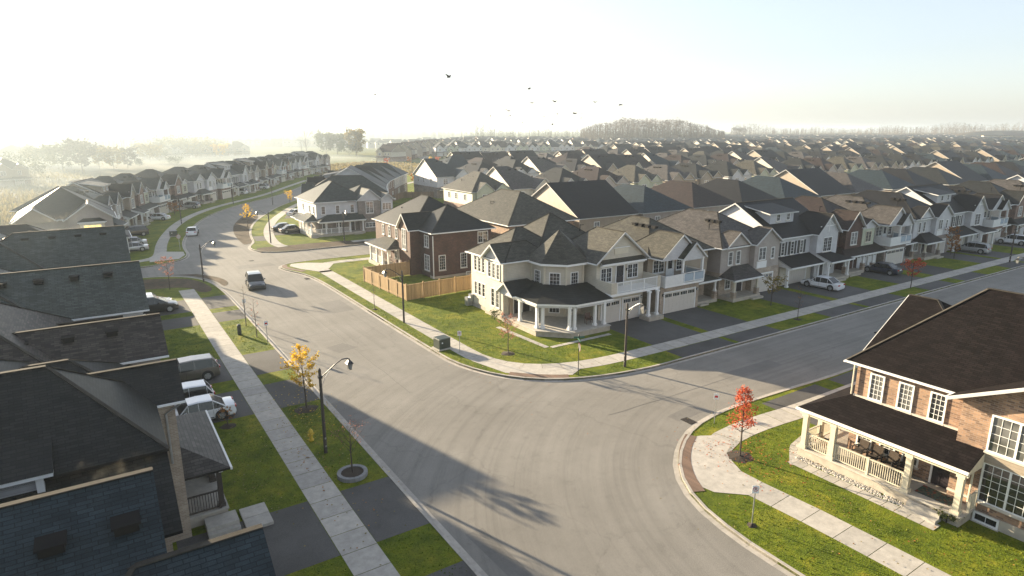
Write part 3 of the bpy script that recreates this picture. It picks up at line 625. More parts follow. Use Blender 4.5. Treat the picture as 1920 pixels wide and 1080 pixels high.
# ---------------------------------------------------------------- house
class House:
    def __init__(s, name, label, loc, rz=0.0, group=None, near=True, cat='house'):
        s.e = empty(name, label, cat, (loc[0], loc[1], loc[2] if len(loc) > 2 else ZL), rz, group); s.near = near
        s.wall = MB(); s.roof = MB(); s.gut = MB(); s.cap = MB(); s.rim = 'rimwhite'; s.boards = True
    def body(s, x0, x1, y0, y1, z0, z1, m): s.wall.box(x0, x1, y0, y1, z0, z1, m)
    def rf(s, faces, edges, m, t=0.11, part=None):
        """roof solid: top faces, the same dropped by t, white rim along edges"""
        mb = part or s.roof
        for f in faces:
            mb.poly(f, m); mb.poly([(x, y, z - t) for x, y, z in reversed(f)], 'offwhite')
        for a, b in edges: mb.poly([a, b, (b[0], b[1], b[2] - t), (a[0], a[1], a[2] - t)], s.rim)
    def hip(s, x0, x1, y0, y1, ze, p, axis='x', ends='hh', m='r_char', ov=0.4, gm=None, gutter=True, board=0.16, gwin=False):
        """footprint is the WALL rectangle; overhang added. gable triangles filled with gm"""
        X0, X1, Y0, Y1 = x0 - ov, x1 + ov, y0 - ov, y1 + ov
        if axis == 'y':
            T = lambda q: (q[1], q[0], q[2]); X0, X1, Y0, Y1 = Y0, Y1, X0, X1; wx0, wx1, wy0, wy1 = y0, y1, x0, x1
        else: T = lambda q: q; wx0, wx1, wy0, wy1 = x0, x1, y0, y1
        hw = (Y1 - Y0) / 2; yc = (Y0 + Y1) / 2; zr = ze + hw * p
        i0 = hw if ends[0] == 'h' else 0; i1 = hw if ends[1] == 'h' else 0
        L = X1 - X0
        if i0 + i1 > L: k = L / (i0 + i1); i0 *= k; i1 *= k
        a, b, c, d = (X0, Y0, ze), (X1, Y0, ze), (X1, Y1, ze), (X0, Y1, ze); r0, r1 = (X0 + i0, yc, zr), (X1 - i1, yc, zr)
        same = abs(r1[0] - r0[0]) < 1e-3
        faces = [[a, b, r1] if same else [a, b, r1, r0], [c, d, r0] if same else [c, d, r0, r1]]; edges = [(a, b), (c, d)]
        if i0: faces.append([d, a, r0]); edges.append((d, a))
        else: edges += [(a, r0), (r0, d)]
        if i1: faces.append([b, c, r1]); edges.append((b, c))
        else: edges += [(b, r1), (r1, c)]
        faces = [[T(q) for q in f] for f in faces]; edges = [(T(q), T(r)) for q, r in edges]
        s.rf(faces, edges, m)
        if s.near:
            for cnr, rr_, hh_ in ((a, r0, i0), (d, r0, i0), (b, r1, i1), (c, r1, i1)):
                if hh_: q, r = Vector(T(cnr)), Vector(T(rr_)); s.cap.bar(q + Vector((0, 0, .01)), r + Vector((0, 0, .01)), .15, 'cap', .03)
        if s.near and not same:
            q, r = Vector(T(r0)), Vector(T(r1)); s.cap.bar(q + Vector((0, 0, .012)), r + Vector((0, 0, .012)), .2, 'cap', .035)
        if gutter and s.near:
            o = .055
            def gb(q, r):
                q = Vector(T(q)); r = Vector(T(r)); s.gut.bar(q, r, .08, 'white', .09)
            gb((X0, Y0 - o, ze - .06), (X1, Y0 - o, ze - .06)); gb((X0, Y1 + o, ze - .06), (X1, Y1 + o, ze - .06))
            if i0: gb((X0 - o, Y0 - .1, ze - .081), (X0 - o, Y1 + .1, ze - .081))
            if i1: gb((X1 + o, Y0 - .1, ze - .081), (X1 + o, Y1 + .1, ze - .081))
        for e, wx, sg in ((0, wx0, 1), (1, wx1, -1)):
            if ends[e] == 'g':
                zt = ze + ov * p - .17; yy0, yy1 = wy0 + .02, wy1 - .02; top = ze + hw * p - .17
                tri = [(wx, yy0, zt - .3), (wx, yy1, zt - .3), (wx, yy1, zt), (wx, yc, top), (wx, yy0, zt)]
                tri2 = [(q[0] + sg * .15, q[1], q[2]) for q in tri]
                A = [T(q) for q in tri]; B = [T(q) for q in tri2]
                wp = wx - sg * .012
                vs = [T((wp, q[1], q[2])) for q in tri] + B
                s.wall.mesh(vs, [(0, 1, 2, 3, 4), (9, 8, 7, 6, 5)] + [(i, (i + 1) % 5, 5 + (i + 1) % 5, 5 + i) for i in range(5)], gm or 's_beige')
                if board and s.near and s.boards:   # barge boards
                    for q, r in (((wx - sg * (ov + .03), Y0, ze - .1), (wx - sg * (ov + .03), yc, zr - .1)), ((wx - sg * (ov + .03), Y1, ze - .1), (wx - sg * (ov + .03), yc, zr - .1))):
                        s.gut.bar(T(q), T(r), .04, 'rimwhite', .14)
        return zr
    def lean(s, face, c, u0, u1, depth, ze, p, ends='gg', m='r_char', ov=.3, ext=0.0):
        """lean-to roof on a wall: eave at depth (+ov) out, sloping up to the wall"""
        D = depth + ov; zw = ze + D * p; U0 = u0 - (ov if ends[0] == 'h' else ext); U1 = u1 + (ov if ends[1] == 'h' else ext)
        P = lambda u, d, z: fxy(face, c, u, d) + (z,)
        i0 = D if ends[0] == 'h' else 0; i1 = D if ends[1] == 'h' else 0
        a, b = P(U0, D, ze), P(U1, D, ze); r0, r1 = P(U0 + i0, 0, zw), P(U1 - i1, 0, zw)
        faces = [[a, b, r1, r0]]; edges = [(a, b)]
        if i0: w0 = P(U0, 0, ze); faces.append([w0, a, r0]); edges.append((w0, a))
        else: edges.append((a, r0)); s.roof.poly([a, r0, P(U0, 0, ze), ], 'white') if False else None
        if i1: w1 = P(U1, 0, ze); faces.append([b, w1, r1]); edges.append((b, w1))
        else: edges.append((b, r1))
        s.rf(faces, edges, m)
        for q, ii in ((U0 + .03, i0), (U1 - .03, i1)):     # closed cheek under an open end
            if not ii and depth > .5:
                s.roof.poly([P(q, D - .05, ze - .1), P(q, 0.0, zw - .17), P(q, 0.0, ze - .1)], 'offwhite')
        s.roof.mesh([P(u0, depth - .12, ze - .32), P(u1, depth - .12, ze - .26), P(u1, depth + .06, ze - .32), P(u0, depth + .06, ze - .32), P(u0, depth - .12, ze - .1), P(u1, depth - .12, ze - .1), P(u1, depth + .06, ze - .1), P(u0, depth + .06, ze - .1)],
                    [(3, 2, 1, 0), (4, 5, 6, 7), (0, 1, 5, 4), (1, 2, 6, 5), (2, 3, 7, 6), (3, 0, 4, 7)], 'white')
        if s.near: s.gut.bar(P(U0, D + .055, ze - .08), P(U1, D + .055, ze - .08), .09, 'white', .12)
    def win(s, face, c, u, z, w, h, cols=2, rows=3, lights=1, trim='white', glass='glass', shut=False, label=None):
        if s.near and glass == 'glass': s.wn = getattr(s, 'wn', 0) + 1; glass = 'glasscurtain' if (s.wn * 7 + int(w * 10)) % 5 in (0, 3) else 'glass'
        f, p = win_mesh(round(w, 2), round(h, 2), cols, rows, s.near, lights, trim, glass)
        x, y = fxy(face, c, u, 0.0); o = link('window', f, s.e, (x, y, z), FR[face])
        if p: link('pane', p, o)
        if shut:
            for sg in (-1, 1):
                k = ('sh', h)
                if k not in CACHE:
                    b = MB(); b.box(-.2, .2, -.05, .02, -.05, h + .05, 'shutter'); CACHE[k] = b.data('shutter', False)
                x, y = fxy(face, c, u + sg * (w / 2 + .32), 0.0); link('shutter', CACHE[k], s.e, (x, y, z), FR[face])
        return o
    def add(s, name, me, face, c, u, z, d=0.0):
        x, y = fxy(face, c, u, d); return link(name, me, s.e, (x, y, z), FR[face])
    def door(s, face, c, u, z, m='doordark', glass=True): return s.add('door', door_mesh(m, glass), face, c, u, z)
    def garage(s, face, c, u, w=2.5, h=2.15, m='garage', n=4): return s.add('garage_door', garage_mesh(w, h, m, n), face, c, u, 0.02)
    def post(s, x, y, z, h, m='white', w=.22, base=0.0, basem=None): return link('porch_post', post_mesh(round(h, 2), m, w, base, basem), s.e, (x, y, z))
    def vents(s, pts):
        for q in pts: link('roof_vent', vent_mesh(), s.e, q)
    def pipe(s, q, rz=0.0): link('vent_pipe', pipe_mesh(), s.e, q, rz)
    def part(s, name, fn, *a):
        b = MB(); fn(b, *a); return b.build(name, s.e)
    def rail(s, a, b, z, h=.95, m='white', step=.12, kind='bars', bm=None):
        mb = MB(); A = Vector((a[0], a[1], z)); B = Vector((b[0], b[1], z)); L = (B - A).length; U = Vector((0, 0, 1))
        mb.bar(A + U * h, B + U * h, .09, m, .06); mb.bar(A + U * .1, B + U * .1, .06, m, .06)
        n = max(1, round(L / 1.8))
        for i in range(n + 1): q = A.lerp(B, i / n); mb.bar(q, q + U * (h + .06), .11, m)
        if kind == 'bars':
            n = int(L / step)
            for i in range(1, n): q = A.lerp(B, i / n); mb.bar(q + U * .1, q + U * h, .032, bm or m)
        else:
            mb.bar(A + U * .52, B + U * .52, .02, 'railglass', .74)
        return mb.build('railing', s.e, fix=False)
    def finish(s):
        if s.wall.f: s.wall.build('wall', s.e)
        if s.roof.f: s.roof.build('roof', s.e, fix=False)
        if s.cap.f: s.cap.build('ridge_cap', s.e, fix=False)
        if s.gut.f: s.gut.build('gutter', s.e, fix=False)
        return s.e
def rz_point(e, x, y): return e
# ---- storey heights
ZE = 5.75       # eave above the lot
# ---------------------------------------------------------------- row house types (front faces -Y, origin front left corner of lot)
def t_balcony(h, W, D, pal):
    """garage below, balcony under a small front gable, low porch roof at the right"""
    br, sd, rf = pal; x1 = W * .62; z1 = 2.9
    h.body(0, x1, 0, 6, 0, z1, br); h.body(x1 - .3, W, 2.2, 6.2, 0, 2.95, br); h.body(0.02, W - .02, 6.0, D, 0, 2.95, br)
    h.body(.03, W - .03, 2.0, D - .02, 2.951, ZE + .08, sd)
    h.hip(0, W, 1.9, D, ZE, .62, 'y', 'hh', rf)
    zr = h.hip(.1, x1 - .3, 0.1, 6, ZE - .02, .8, 'y', 'gh', rf, .3, 's_white', board=.16)
    h.hip(x1 * .45, x1 - .05, -.45, 3.5, ZE - .12, .9, 'y', 'gh', rf, .25, 's_white')
    h.garage('f', 0, x1 / 2, min(4.6, x1 - 1.2), 2.15, 'garage', 4)
    h.win('f', 2.0, x1 * .28, 3.9, 1.5, 1.25, 2, 3, 2); h.win('f', 2.0, x1 * .82, 3.9, .8, 1.2, 2, 3)
    h.add('door', door_mesh('offwhite', True), 'f', 2.0, x1 * .58, 3.1)
    for x in (x1 * .47, x1 - .12): h.post(x, -.35, 3.0, ZE - 3.2, 'white', .2)
    b = MB(); b.box(-.02, x1 + .02, -.6, 1.98, z1 + .002, z1 + .22, 'white'); b.box(-.03, x1 * .45, -.62, -.5, z1 + .221, z1 + 1.2, 'offwhite'); b.box(-.04, .08, -.5, 1.97, z1 + .221, z1 + 1.2, 'offwhite')
    b.build('balcony', h.e)
    h.rail((x1 * .47, -.55), (x1, -.55), z1 + .22, 1.0, 'white', kind='glass'); h.rail((x1 - .02, -.5), (x1 - .02, 1.9), z1 + .22, 1.0, 'white', kind='glass')
    h.lean('f', 2.2, x1 + .15, W, 1.7, 2.55, .35, 'gh', rf)
    b = MB(); b.box(x1 + .02, W, .3, 2.19, 0, .35, 'foundation'); b.box(x1 + .3, x1 + 1.6, -.2, .29, 0, .18, 'foundation'); b.build('porch_floor', h.e)
    h.post(W - .2, .55, .35, 2.0, 'white', .18, .8, 'b_stone'); h.door('f', 2.2, x1 + .9, .36)
    h.vents([(W * .36, D * .32 + k * 1.0, ZE + .36 + .62 * (W * .36)) for k in range(4)])
    for u in (.35, x1 - .3): h.add('wall_lamp', lamp_mesh(), 'f', 0, u, 1.9)
def t_grey(h, W, D, pal):
    """plain hip house, two small front gables, small porch at the left, garage at the right"""
    br, sd, rf = pal
    h.body(0, W, 1.0, D, 0, 2.9, br); h.body(.03, W - .03, 1.03, D - .03, 2.901, ZE + .08, sd)
    h.body(W * .5, W + .02, 0.3, 1.2, 0, 2.92, br); h.body(W * .52, W - .1, 0.35, 1.2, 2.921, ZE + .05, sd)
    h.hip(0, W, 1.0, D, ZE, .6, 'y', 'hh', rf)
    h.hip(.5, W * .45, .7, 4, ZE + .02, .75, 'y', 'gh', rf, .25, sd); h.hip(W * .53, W - .1, .34, 4, ZE + .01, .7, 'y', 'gh', rf, .3, sd)
    h.win('f', 1.03, W * .17, 3.7, .6, 1.4, 1, 3); h.win('f', 1.03, W * .31, 3.7, .6, 1.4, 1, 3)
    h.win('f', .35, W * .66, 3.9, 1.1, 1.35, 2, 3, 2); h.win('f', .35, W * .86, 3.9, .5, 1.2, 1, 3)
    b = MB(); b.box(W * .57, W * .75, .25, .345, 2.93, 3.72, 'white'); b.build('panel', h.e)
    h.lean('f', 1.0, .1, W * .5, 1.9, 2.5, .45, 'hg', rf)
    b = MB(); b.box(.1, W * .5 - .03, -1.0, .99, 0, .4, 'foundation'); b.box(W * .3, W * .5 - .1, -1.5, -1.01, 0, .2, 'foundation'); b.build('porch_floor', h.e)
    h.post(.35, -.75, .4, 1.95, 'cream', .2, .7, br); h.post(W * .45, -.75, .4, 1.95, 'cream', .2, .7, br)
    h.door('f', 1.0, W * .36, .41); h.win('f', 1.0, W * .15, 1.0, .8, 1.3, 2, 3)
    h.garage('f', .3, W * .75, min(2.6, W * .4), 2.15, 'garage', 4)
    h.vents([(W * .33, D * .28 + k * .8, ZE + .36 + .6 * W * .33) for k in range(3)]); h.pipe((W * .2, D * .3, ZE + .5 + .6 * W * .2))
def t_dorm(h, W, D, pal):
    """long ridge along the street with siding gable ends, shed dormers, front gable over a panel bay"""
    br, sd, rf = pal
    h.body(0, W, 1.5, D, 0, 2.9, br); h.body(.03, W - .03, 1.53, D - .03, 2.901, ZE + .08, sd)
    h.hip(0, W, 1.5, D, ZE, .56, 'x', 'gg', rf, .35, sd)
    h.body(W * .6, W - .02, .6, 1.6, 0, ZE + .06, sd); h.hip(W * .6, W - .02, .6, 6, ZE + .02, .95, 'y', 'gh', rf, .35, sd)
    b = MB(); b.box(W * .6 + .4, W - .42, .56, .599, ZE + .9, ZE + 1.0, 'white'); b.bar((W * .8, .58, ZE + .2), (W * .8, .58, ZE + 2.0), .1, 'white'); b.bar((W * .7, .58, ZE + .95), (W * .8, .58, ZE + 1.7), .08, 'white'); b.bar((W * .9, .58, ZE + .95), (W * .8, .58, ZE + 1.7), .08, 'white'); b.build('gable_trim', h.e)
    h.win('f', .6, W * .8, 3.5, 1.7, 1.7, 2, 4, 2)
    for i in range(3): h.win('f', 1.53, W * (.1 + .17 * i), 3.6, .55, 1.5, 1, 4, shut=True)
    # shed dormer
    b = MB(); y0 = 3.6; zb = ZE + .56 * (y0 - 1.1); zt = zb + 1.25
    b.box(W * .1, W * .52, y0, 7.2, zb - .3, zt, sd); b.build('dormer', h.e)
    h.rf([[(W * .05, y0 - .35, zt + .02), (W * .57, y0 - .35, zt + .02), (W * .57, 8.4, zt + .95), (W * .05, 8.4, zt + .95)]], [((W * .05, y0 - .35, zt + .02), (W * .57, y0 - .35, zt + .02)), ((W * .05, 8.4, zt + .95), (W * .05, y0 - .35, zt + .02)), ((W * .57, y0 - .35, zt + .02), (W * .57, 8.4, zt + .95))], rf, .14)
    h.win('f', y0, W * .24, zb + .3, .6, .75, 2, 2); h.win('f', y0, W * .42, zb + .3, .6, .75, 2, 2)
    h.lean('f', 1.5, -.05, W * .6, 1.9, 2.5, .42, 'gg', rf); h.lean('f', .6, W * .6 + .02, W + .3, 1.9, 2.62, .35, 'gh', rf)
    h.garage('f', .9, W * .3, min(3.9, W * .45), 2.15, 'garage', 4); h.body(.1, W * .58, .9, 1.49, 0, 2.4, 's_cream')
    for x in (.1, W * .56): h.post(x, -.15, 0.05, 2.35, 'white', .24)
    b = MB(); b.box(W * .6 + .02, W + .25, -1.3, .59, 0, .4, 'foundation'); b.box(W * .65, W * .9, -1.8, -1.31, 0, .2, 'foundation'); b.build('porch_floor', h.e)
    for x in (W * .62, W + .1): h.post(x, -1.1, .4, 2.05, 'white', .24)
    h.door('f', .6, W * .72, .41); h.win('f', .6, W * .9, 1.2, .5, 1.1, 1, 3)
def t_brown(h, W, D, pal):
    """hip house with steep front gable of brick, sage bay, deep porch on stone piers, two garage doors"""
    br, sd, rf = pal
    h.body(0, W, 1.6, D, 0, ZE + .08, br); h.body(W * .18, W * .55, .8, 1.7, 0, ZE + .05, br)
    h.hip(0, W, 1.6, D, ZE, .62, 'y', 'hh', rf); h.hip(W * .18, W * .55, .8, 5.5, ZE + .02, 1.0, 'y', 'gh', rf, .35, br)
    h.win('f', .8, W * .365, 3.7, 1.3, 1.55, 2, 3, 2)
    b = MB(); b.box(W * .58, W * .86, .9, 1.59, 3.0, ZE - .1, 's_sage'); b.build('bay', h.e); h.win('f', .9, W * .72, 3.7, 1.25, 1.35, 2, 3, 2, trim='cream')
    h.hip(W * .56, W * .88, .9, 4.5, ZE + .03, .5, 'y', 'gh', rf, .3, 's_white')
    h.lean('f', 1.6, .1, W * .95, 2.0, 2.55, .42, 'hg', rf)
    h.garage('f', .7, W * .6, 2.2, 2.1, 'garagew', 3); h.garage('f', .7, W * .84, 1.9, 2.1, 'garagew', 3); h.body(W * .48, W * .97, .7, 1.59, 0, 2.45, br)
    b = MB(); b.box(.1, W * .46, -.6, 1.59, 0, .4, 'foundation'); b.box(.6, W * .3, -1.1, -.61, 0, .2, 'foundation'); b.build('porch_floor', h.e)
    for x in (.35, W * .44): h.post(x, -.35, .4, 2.0, 'white', .2, .85, 'b_stone')
    h.post(W * .72, -.1, 0.02, 2.35, 'white', .2, .9, 'b_stone'); h.door('f', .8, W * .36, .41, 'doorred'); h.pipe((W * .25, D * .35, ZE + .5 + .62 * W * .25))
def side_windows(h, face, c, ys, z2=3.8, z1=None, D=14):
    for y in ys: h.win(face, c, y, z2, .7, 1.2, 2, 3)
    if z1:
        for y in ys[::2]: h.win(face, c, y, z1, .7, 1.3, 2, 3)
# ---- plain houses for the fields of roofs (several builds, then copied)
def t_far(h, W, D, br, sd, rf, kind):
    h.body(0, W, 0, D, 0, 2.9, br); h.body(.03, W - .03, .03, D - .03, 2.901, ZE + .08, sd)
    if kind == 'hip': h.hip(0, W, 0, D, ZE, .62, 'y', 'hh', rf)
    elif kind == 'gx': h.hip(0, W, 0, D, ZE, .58, 'x', 'gg', rf, .35, 's_beige')
    elif kind == 'pyr': h.hip(0, W, 0, D, ZE, .7, 'y', 'hh', rf)
    else: h.hip(0, W, 0, D, ZE, .6, 'x', 'gh', rf, .35, 's_cream')
    if kind in ('hip', 'pyr'):
        h.hip(W * .08, W * .5, -.6, 4, ZE - .02, .8, 'y', 'gh', rf, .3, sd); h.body(W * .08, W * .5, -.6, .1, 0, ZE, sd)
        h.hip(W * .56, W * .92, -.3, 3, ZE + .01, .8, 'y', 'gh', rf, .25, sd)
        h.win('f', -.6, W * .29, 3.8, 1.4, 1.3, 2, 3, 2); h.win('f', .03, W * .74, 3.8, .9, 1.2, 2, 3)
    elif kind == 'gx':
        h.hip(W * .1, W * .46, -.5, 5, ZE - .02, .95, 'y', 'gh', rf, .3, sd); h.body(W * .1, W * .46, -.5, .1, 0, ZE, sd)
        h.win('f', -.5, W * .28, 3.7, 1.4, 1.4, 2, 3, 2); h.win('f', .03, W * .62, 3.8, .7, 1.2, 2, 3); h.win('f', .03, W * .83, 3.8, .7, 1.2, 2, 3)
    else:
        h.hip(W * .5, W * .95, -1.2, 5, ZE - .1, .85, 'y', 'gh', rf, .3, sd); h.body(W * .52, W * .93, -.9, .1, 0, ZE - .1, sd)
        h.win('f', .03, W * .25, 3.7, 1.2, 1.4, 2, 3, 2); h.win('f', -.9, W * .72, 3.7, 1.2, 1.4, 2, 3, 2)
    h.lean('f', 0, 0.1, W - .1, 1.5, 2.5, .4, 'hh', rf)
    h.garage('f', 0, W * .7, 2.4, 2.1, 'garage', 4)
    for y in (D * .25, D * .55, D * .8): h.win('l', .03, y, 3.9, .7, 1.15, 2, 3)
    h.win('b', D - .03, W * .25, 3.8, .9, 1.2, 2, 2, 2); h.win('b', D - .03, W * .7, 3.8, .9, 1.2, 2, 2, 2); h.win('b', D, W * .5, 1.0, 1.4, 1.3, 2, 2, 2)
    zz = ZE + .36
    if kind in ('hip', 'pyr'): h.vents([(W * .38, D * .45 + k, zz + .6 * W * .38) for k in (0, 1, 2)]); h.pipe((W * .2, D * .62, zz + .15 + .6 * W * .2))
    else: h.vents([(W * (.3 + .15 * k), D * .42, zz + .56 * D * .42) for k in (0, 1, 2)])
def win_at(h, x, y, z, rz, w, hh, cols, rows, lights=1, trim='white', glass='glass'):
    f, p = win_mesh(round(w, 2), round(hh, 2), cols, rows, True, lights, trim, glass)
    o = link('window', f, h.e, (x, y, z), rz); link('pane', p, o); return o
# ---------------------------------------------------------------- corner house with octagonal tower
h = House('corner_house', 'cream siding corner house with octagonal tower, wraparound white-columned porch and charcoal roof', (32, 44))
h.body(.95, 14.2, 7.3, 14.2, 0, ZE + .1, 's_cream'); h.body(6.0, 14.25, 5.0, 7.29, 0, ZE + .1, 's_cream')
h.body(8.0, 14.2, 2.1, 4.99, 2.96, ZE + .1, 's_cream'); h.body(7.4, 13.2, 1.0, 4.98, 0, 2.95, 's_cream'); h.body(13.21, 14.2, 2.6, 4.97, 0, 2.95, 's_cream')
h.body(.6, .94, 7.35, 10.7, 0, ZE + .1, 's_cream')
h.wall.box(.9, .949, 7.3, 14.25, 0, .35, 'foundation'); h.wall.box(.55, .6, 7.3, 10.75, 0, .35, 'foundation')
h.hip(.95, 8.5, 7.3, 14.2, ZE + .15, .7, 'x', 'hh', 'r_olive'); h.hip(4.6, 14.2, 7.3, 16.0, ZE + .16, .72, 'y', 'hh', 'r_olive')
h.hip(.6, 6, 7.5, 10.6, ZE + .12, .8, 'x', 'gh', 'r_olive', .45, 's_light')
h.hip(8.0, 14.2, 2.1, 9, ZE + .12, .8, 'y', 'gh', 'r_olive', .45, 's_cream')
h.lean('f', 2.1, 8.2, 14.0, .35, ZE + .02, .55, 'gg', 'r_olive', .25)
b = MB(); b.box(10.2, 12, 2.03, 2.09, ZE + .75, ZE + 1.35, 'cream'); b.box(10.0, 12.2, 1.98, 2.08, ZE + 1.36, ZE + 1.42, 'white'); b.build('gable_vent', h.e)
C8 = (6.45, 6.15)
oc = [(C8[0] + 2.76 * math.cos(R(22.5 + 45 * k)), C8[1] + 2.76 * math.sin(R(22.5 + 45 * k))) for k in range(8)]
t = MB(); t.prism(oc, 0, ZE + .1, 's_cream')
for x, y in oc: t.box(x - .1, x + .1, y - .1, y + .1, .4, ZE + .1, 'cream')
t.build('tower', h.e)
t = MB(); ap = (C8[0] + .05, C8[1] + .05, 8.75); ec = [(C8[0] + 3.4 * math.cos(R(22.5 + 45 * k)), C8[1] + 3.4 * math.sin(R(22.5 + 45 * k))) for k in range(8)]
for k in range(8):
    a, c = ec[k], ec[(k + 1) % 8]; t.poly([(a[0], a[1], ZE + .1), (c[0], c[1], ZE + .1), ap], 'r_olive')
    t.poly([(a[0], a[1], ZE - .1), (c[0], c[1], ZE - .1), (c[0], c[1], ZE + .1), (a[0], a[1], ZE + .1)], 'white'); t.poly([(a[0], a[1], ZE - .1), (c[0], c[1], ZE - .1), (C8[0], C8[1], ZE - .1)], 'offwhite')
t.build('tower_roof', h.e, fix=False)
ra = 2.76 * math.cos(R(22.5))
for ang, z, hh, ww in ((180, 3.55, 1.35, .8), (225, 3.45, 1.4, .95), (270, 3.45, 1.4, .8), (225, .95, 1.9, .95), (270, .95, 1.9, .8)):
    x = C8[0] + ra * math.cos(R(ang)); y = C8[1] + ra * math.sin(R(ang)); win_at(h, x, y, z, R(ang + 90), ww, hh, 3, 4)
for c, ys in ((.95, (11.6, 12.4, 13.2)), (.6, (8.2, 9.0, 9.8))):
    for y in ys: h.win('l', c, y, 4.05, .5, 1.45, 1, 4)
for y in (11.6, 12.4, 13.2): h.win('l', .95, y, 1.5, .5, 1.3, 1, 3)
for y in (8.3, 9.2): h.win('l', .6, y, 1.15, .55, 1.75, 1, 4)
b = MB(); b.box(.88, .949, 11.2, 13.6, .45, 1.15, 'cream'); b.build('panel', h.e)
b = MB(); b.box(.5, .949, 13.7, 14.15, .5, 1.3, 'galv'); b.box(.3, .9, 14.0, 14.6, 0, .0 + .9, 'galv'); b.build('gas_meter', h.e)
h.win('f', 2.1, 9.2, 3.85, 1.3, 1.35, 2, 3, 2); h.win('f', 2.1, 12.7, 3.95, 1.3, 1.3, 2, 3, 2); h.add('door', door_mesh('doordark'), 'f', 2.1, 11.0, 3.2); h.add('wall_lamp', lamp_mesh(), 'f', 2.1, 11.9, 4.7)
h.garage('f', 1.0, 8.95, 2.3, 2.2, 'garage', 2); h.garage('f', 1.0, 11.65, 2.2, 2.2, 'garage', 2)
for x in (7.6, 12.95): h.add('wall_lamp', lamp_mesh(), 'f', 1.0, x, 2.0)
b = MB(); b.box(7.9, 14.35, -.2, 2.09, 2.96, 3.22, 'white'); b.box(7.9, 8.6, -.22, .1, 3.221, 4.3, 's_cream'); b.box(7.88, 8.02, .101, 2.08, 3.221, 4.3, 's_cream'); b.box(14.0, 14.38, -.23, .2, 3.221, 4.35, 's_cream'); b.box(14.2, 14.36, .201, 2.08, 3.221, 4.3, 's_cream'); b.build('balcony', h.e)
h.rail((8.65, -.12), (13.98, -.12), 3.22, 1.02, 'white', .11)
deck = [(.42, 7.28), (.42, 1.5), (2.8, -.75), (7.3, -.85), (7.39, 3.5), (4.6, 4.2), (4.0, 7.28)]
b = MB(); b.prism(deck, 0, .45, 'foundation'); b.prism([(x * 1.0, y) for x, y in ((.34, 7.27), (.34, 1.46), (2.76, -.84), (7.36, -.94), (7.38, 3.4), (4.7, 4.1), (3.9, 7.2))], .452, .54, 'walk'); b.build('porch_floor', h.e)
b = MB(); b.box(12.4, 14.4, -.9, .5, 0, .4, 'foundation'); b.build('post_plinth', h.e)
E_ = [(.6, 8.1), (.7, 1.8), (3.5, -.45), (7.9, -.55)]; T_ = [(3.9, 8.1), (3.9, 4.9), (5.3, 3.55), (8.2, 3.55)]
p_ = MB(); A = [(x, y, 2.95) for x, y in E_]; B = [(x, y, 3.75) for x, y in T_]
for i in range(3):
    p_.poly([A[i], A[i + 1], B[i + 1], B[i]], 'r_char'); q = [(x, y, z - .17) for x, y, z in (A[i], A[i + 1], B[i + 1], B[i])]; p_.poly(q[::-1], 'offwhite')
    p_.poly([A[i], A[i + 1], q[1], q[0]], 'white')
p_.poly([A[3], B[3], (8.2, .2, 2.95)], 'white')
p_.build('porch_roof', h.e, fix=False)
b = MB()
for i in range(3):
    a = Vector(A[i]); c = Vector(A[i + 1]); b.bar(a + Vector((.12, .12, -.28)), c + Vector((.12, .12, -.28)), .12, 'rimwhite', .18)
b.build('porch_beam', h.e, fix=False)
h.hip(.55, 4.2, 5.5, 7.9, 2.96, .75, 'x', 'gh', 'r_char', .3, 's_light')
for x, y in ((.95, 4.9), (1.0, 2.15), (1.35, 1.75), (3.15, .05), (3.6, -.12), (6.0, -.15), (7.0, -.3), (12.75, -.35), (13.9, -.35)):
    h.post(x, y, .54 if x < 9 else .4, 2.18 if x < 9 else 2.56, 'white', .24)
for x in (2.3, 3.25): h.add('door', door_mesh('doordark'), 'f', 7.3, x, .55)
h.body(1.2, 1.6, 7.1, 7.29, .54, 2.9, 's_beige')
h.pipe((11.6, 9.2, 8.0)); h.finish()
ch = empty('porch_chair', 'dark brown wooden armchair on the deck of the cream corner house', 'chair', (32 + 5.9, 44.6, ZL + .54), R(-20))
def chair_parts(e, m1, m2):
    s_ = MB(); s_.box(-.27, .27, -.27, .25, .40, .45, m2); s_.build('seat', e)
    b_ = MB(); b_.mesh([(-.27, .22, .44), (.27, .22, .44), (.27, .27, .44), (-.27, .27, .44), (-.27, .36, 1.0), (.27, .36, 1.0), (.27, .40, .98), (-.27, .40, .98)], [(3, 2, 1, 0), (4, 5, 6, 7), (0, 1, 5, 4), (1, 2, 6, 5), (2, 3, 7, 6), (3, 0, 4, 7)], m2); b_.build('backrest', e)
    for sx in (-.29, .29):
        for sy in (-.24, .24):
            l_ = MB(); l_.bar((sx, sy, 0), (sx, sy, .64 if sy < 0 else .62), .045, m1); l_.build('leg', e)
        a_ = MB(); a_.bar((sx, -.28, .65), (sx, .3, .65), .06, m1, .03); a_.build('armrest', e)
chair_parts(ch, 'doorred', 'doorred')

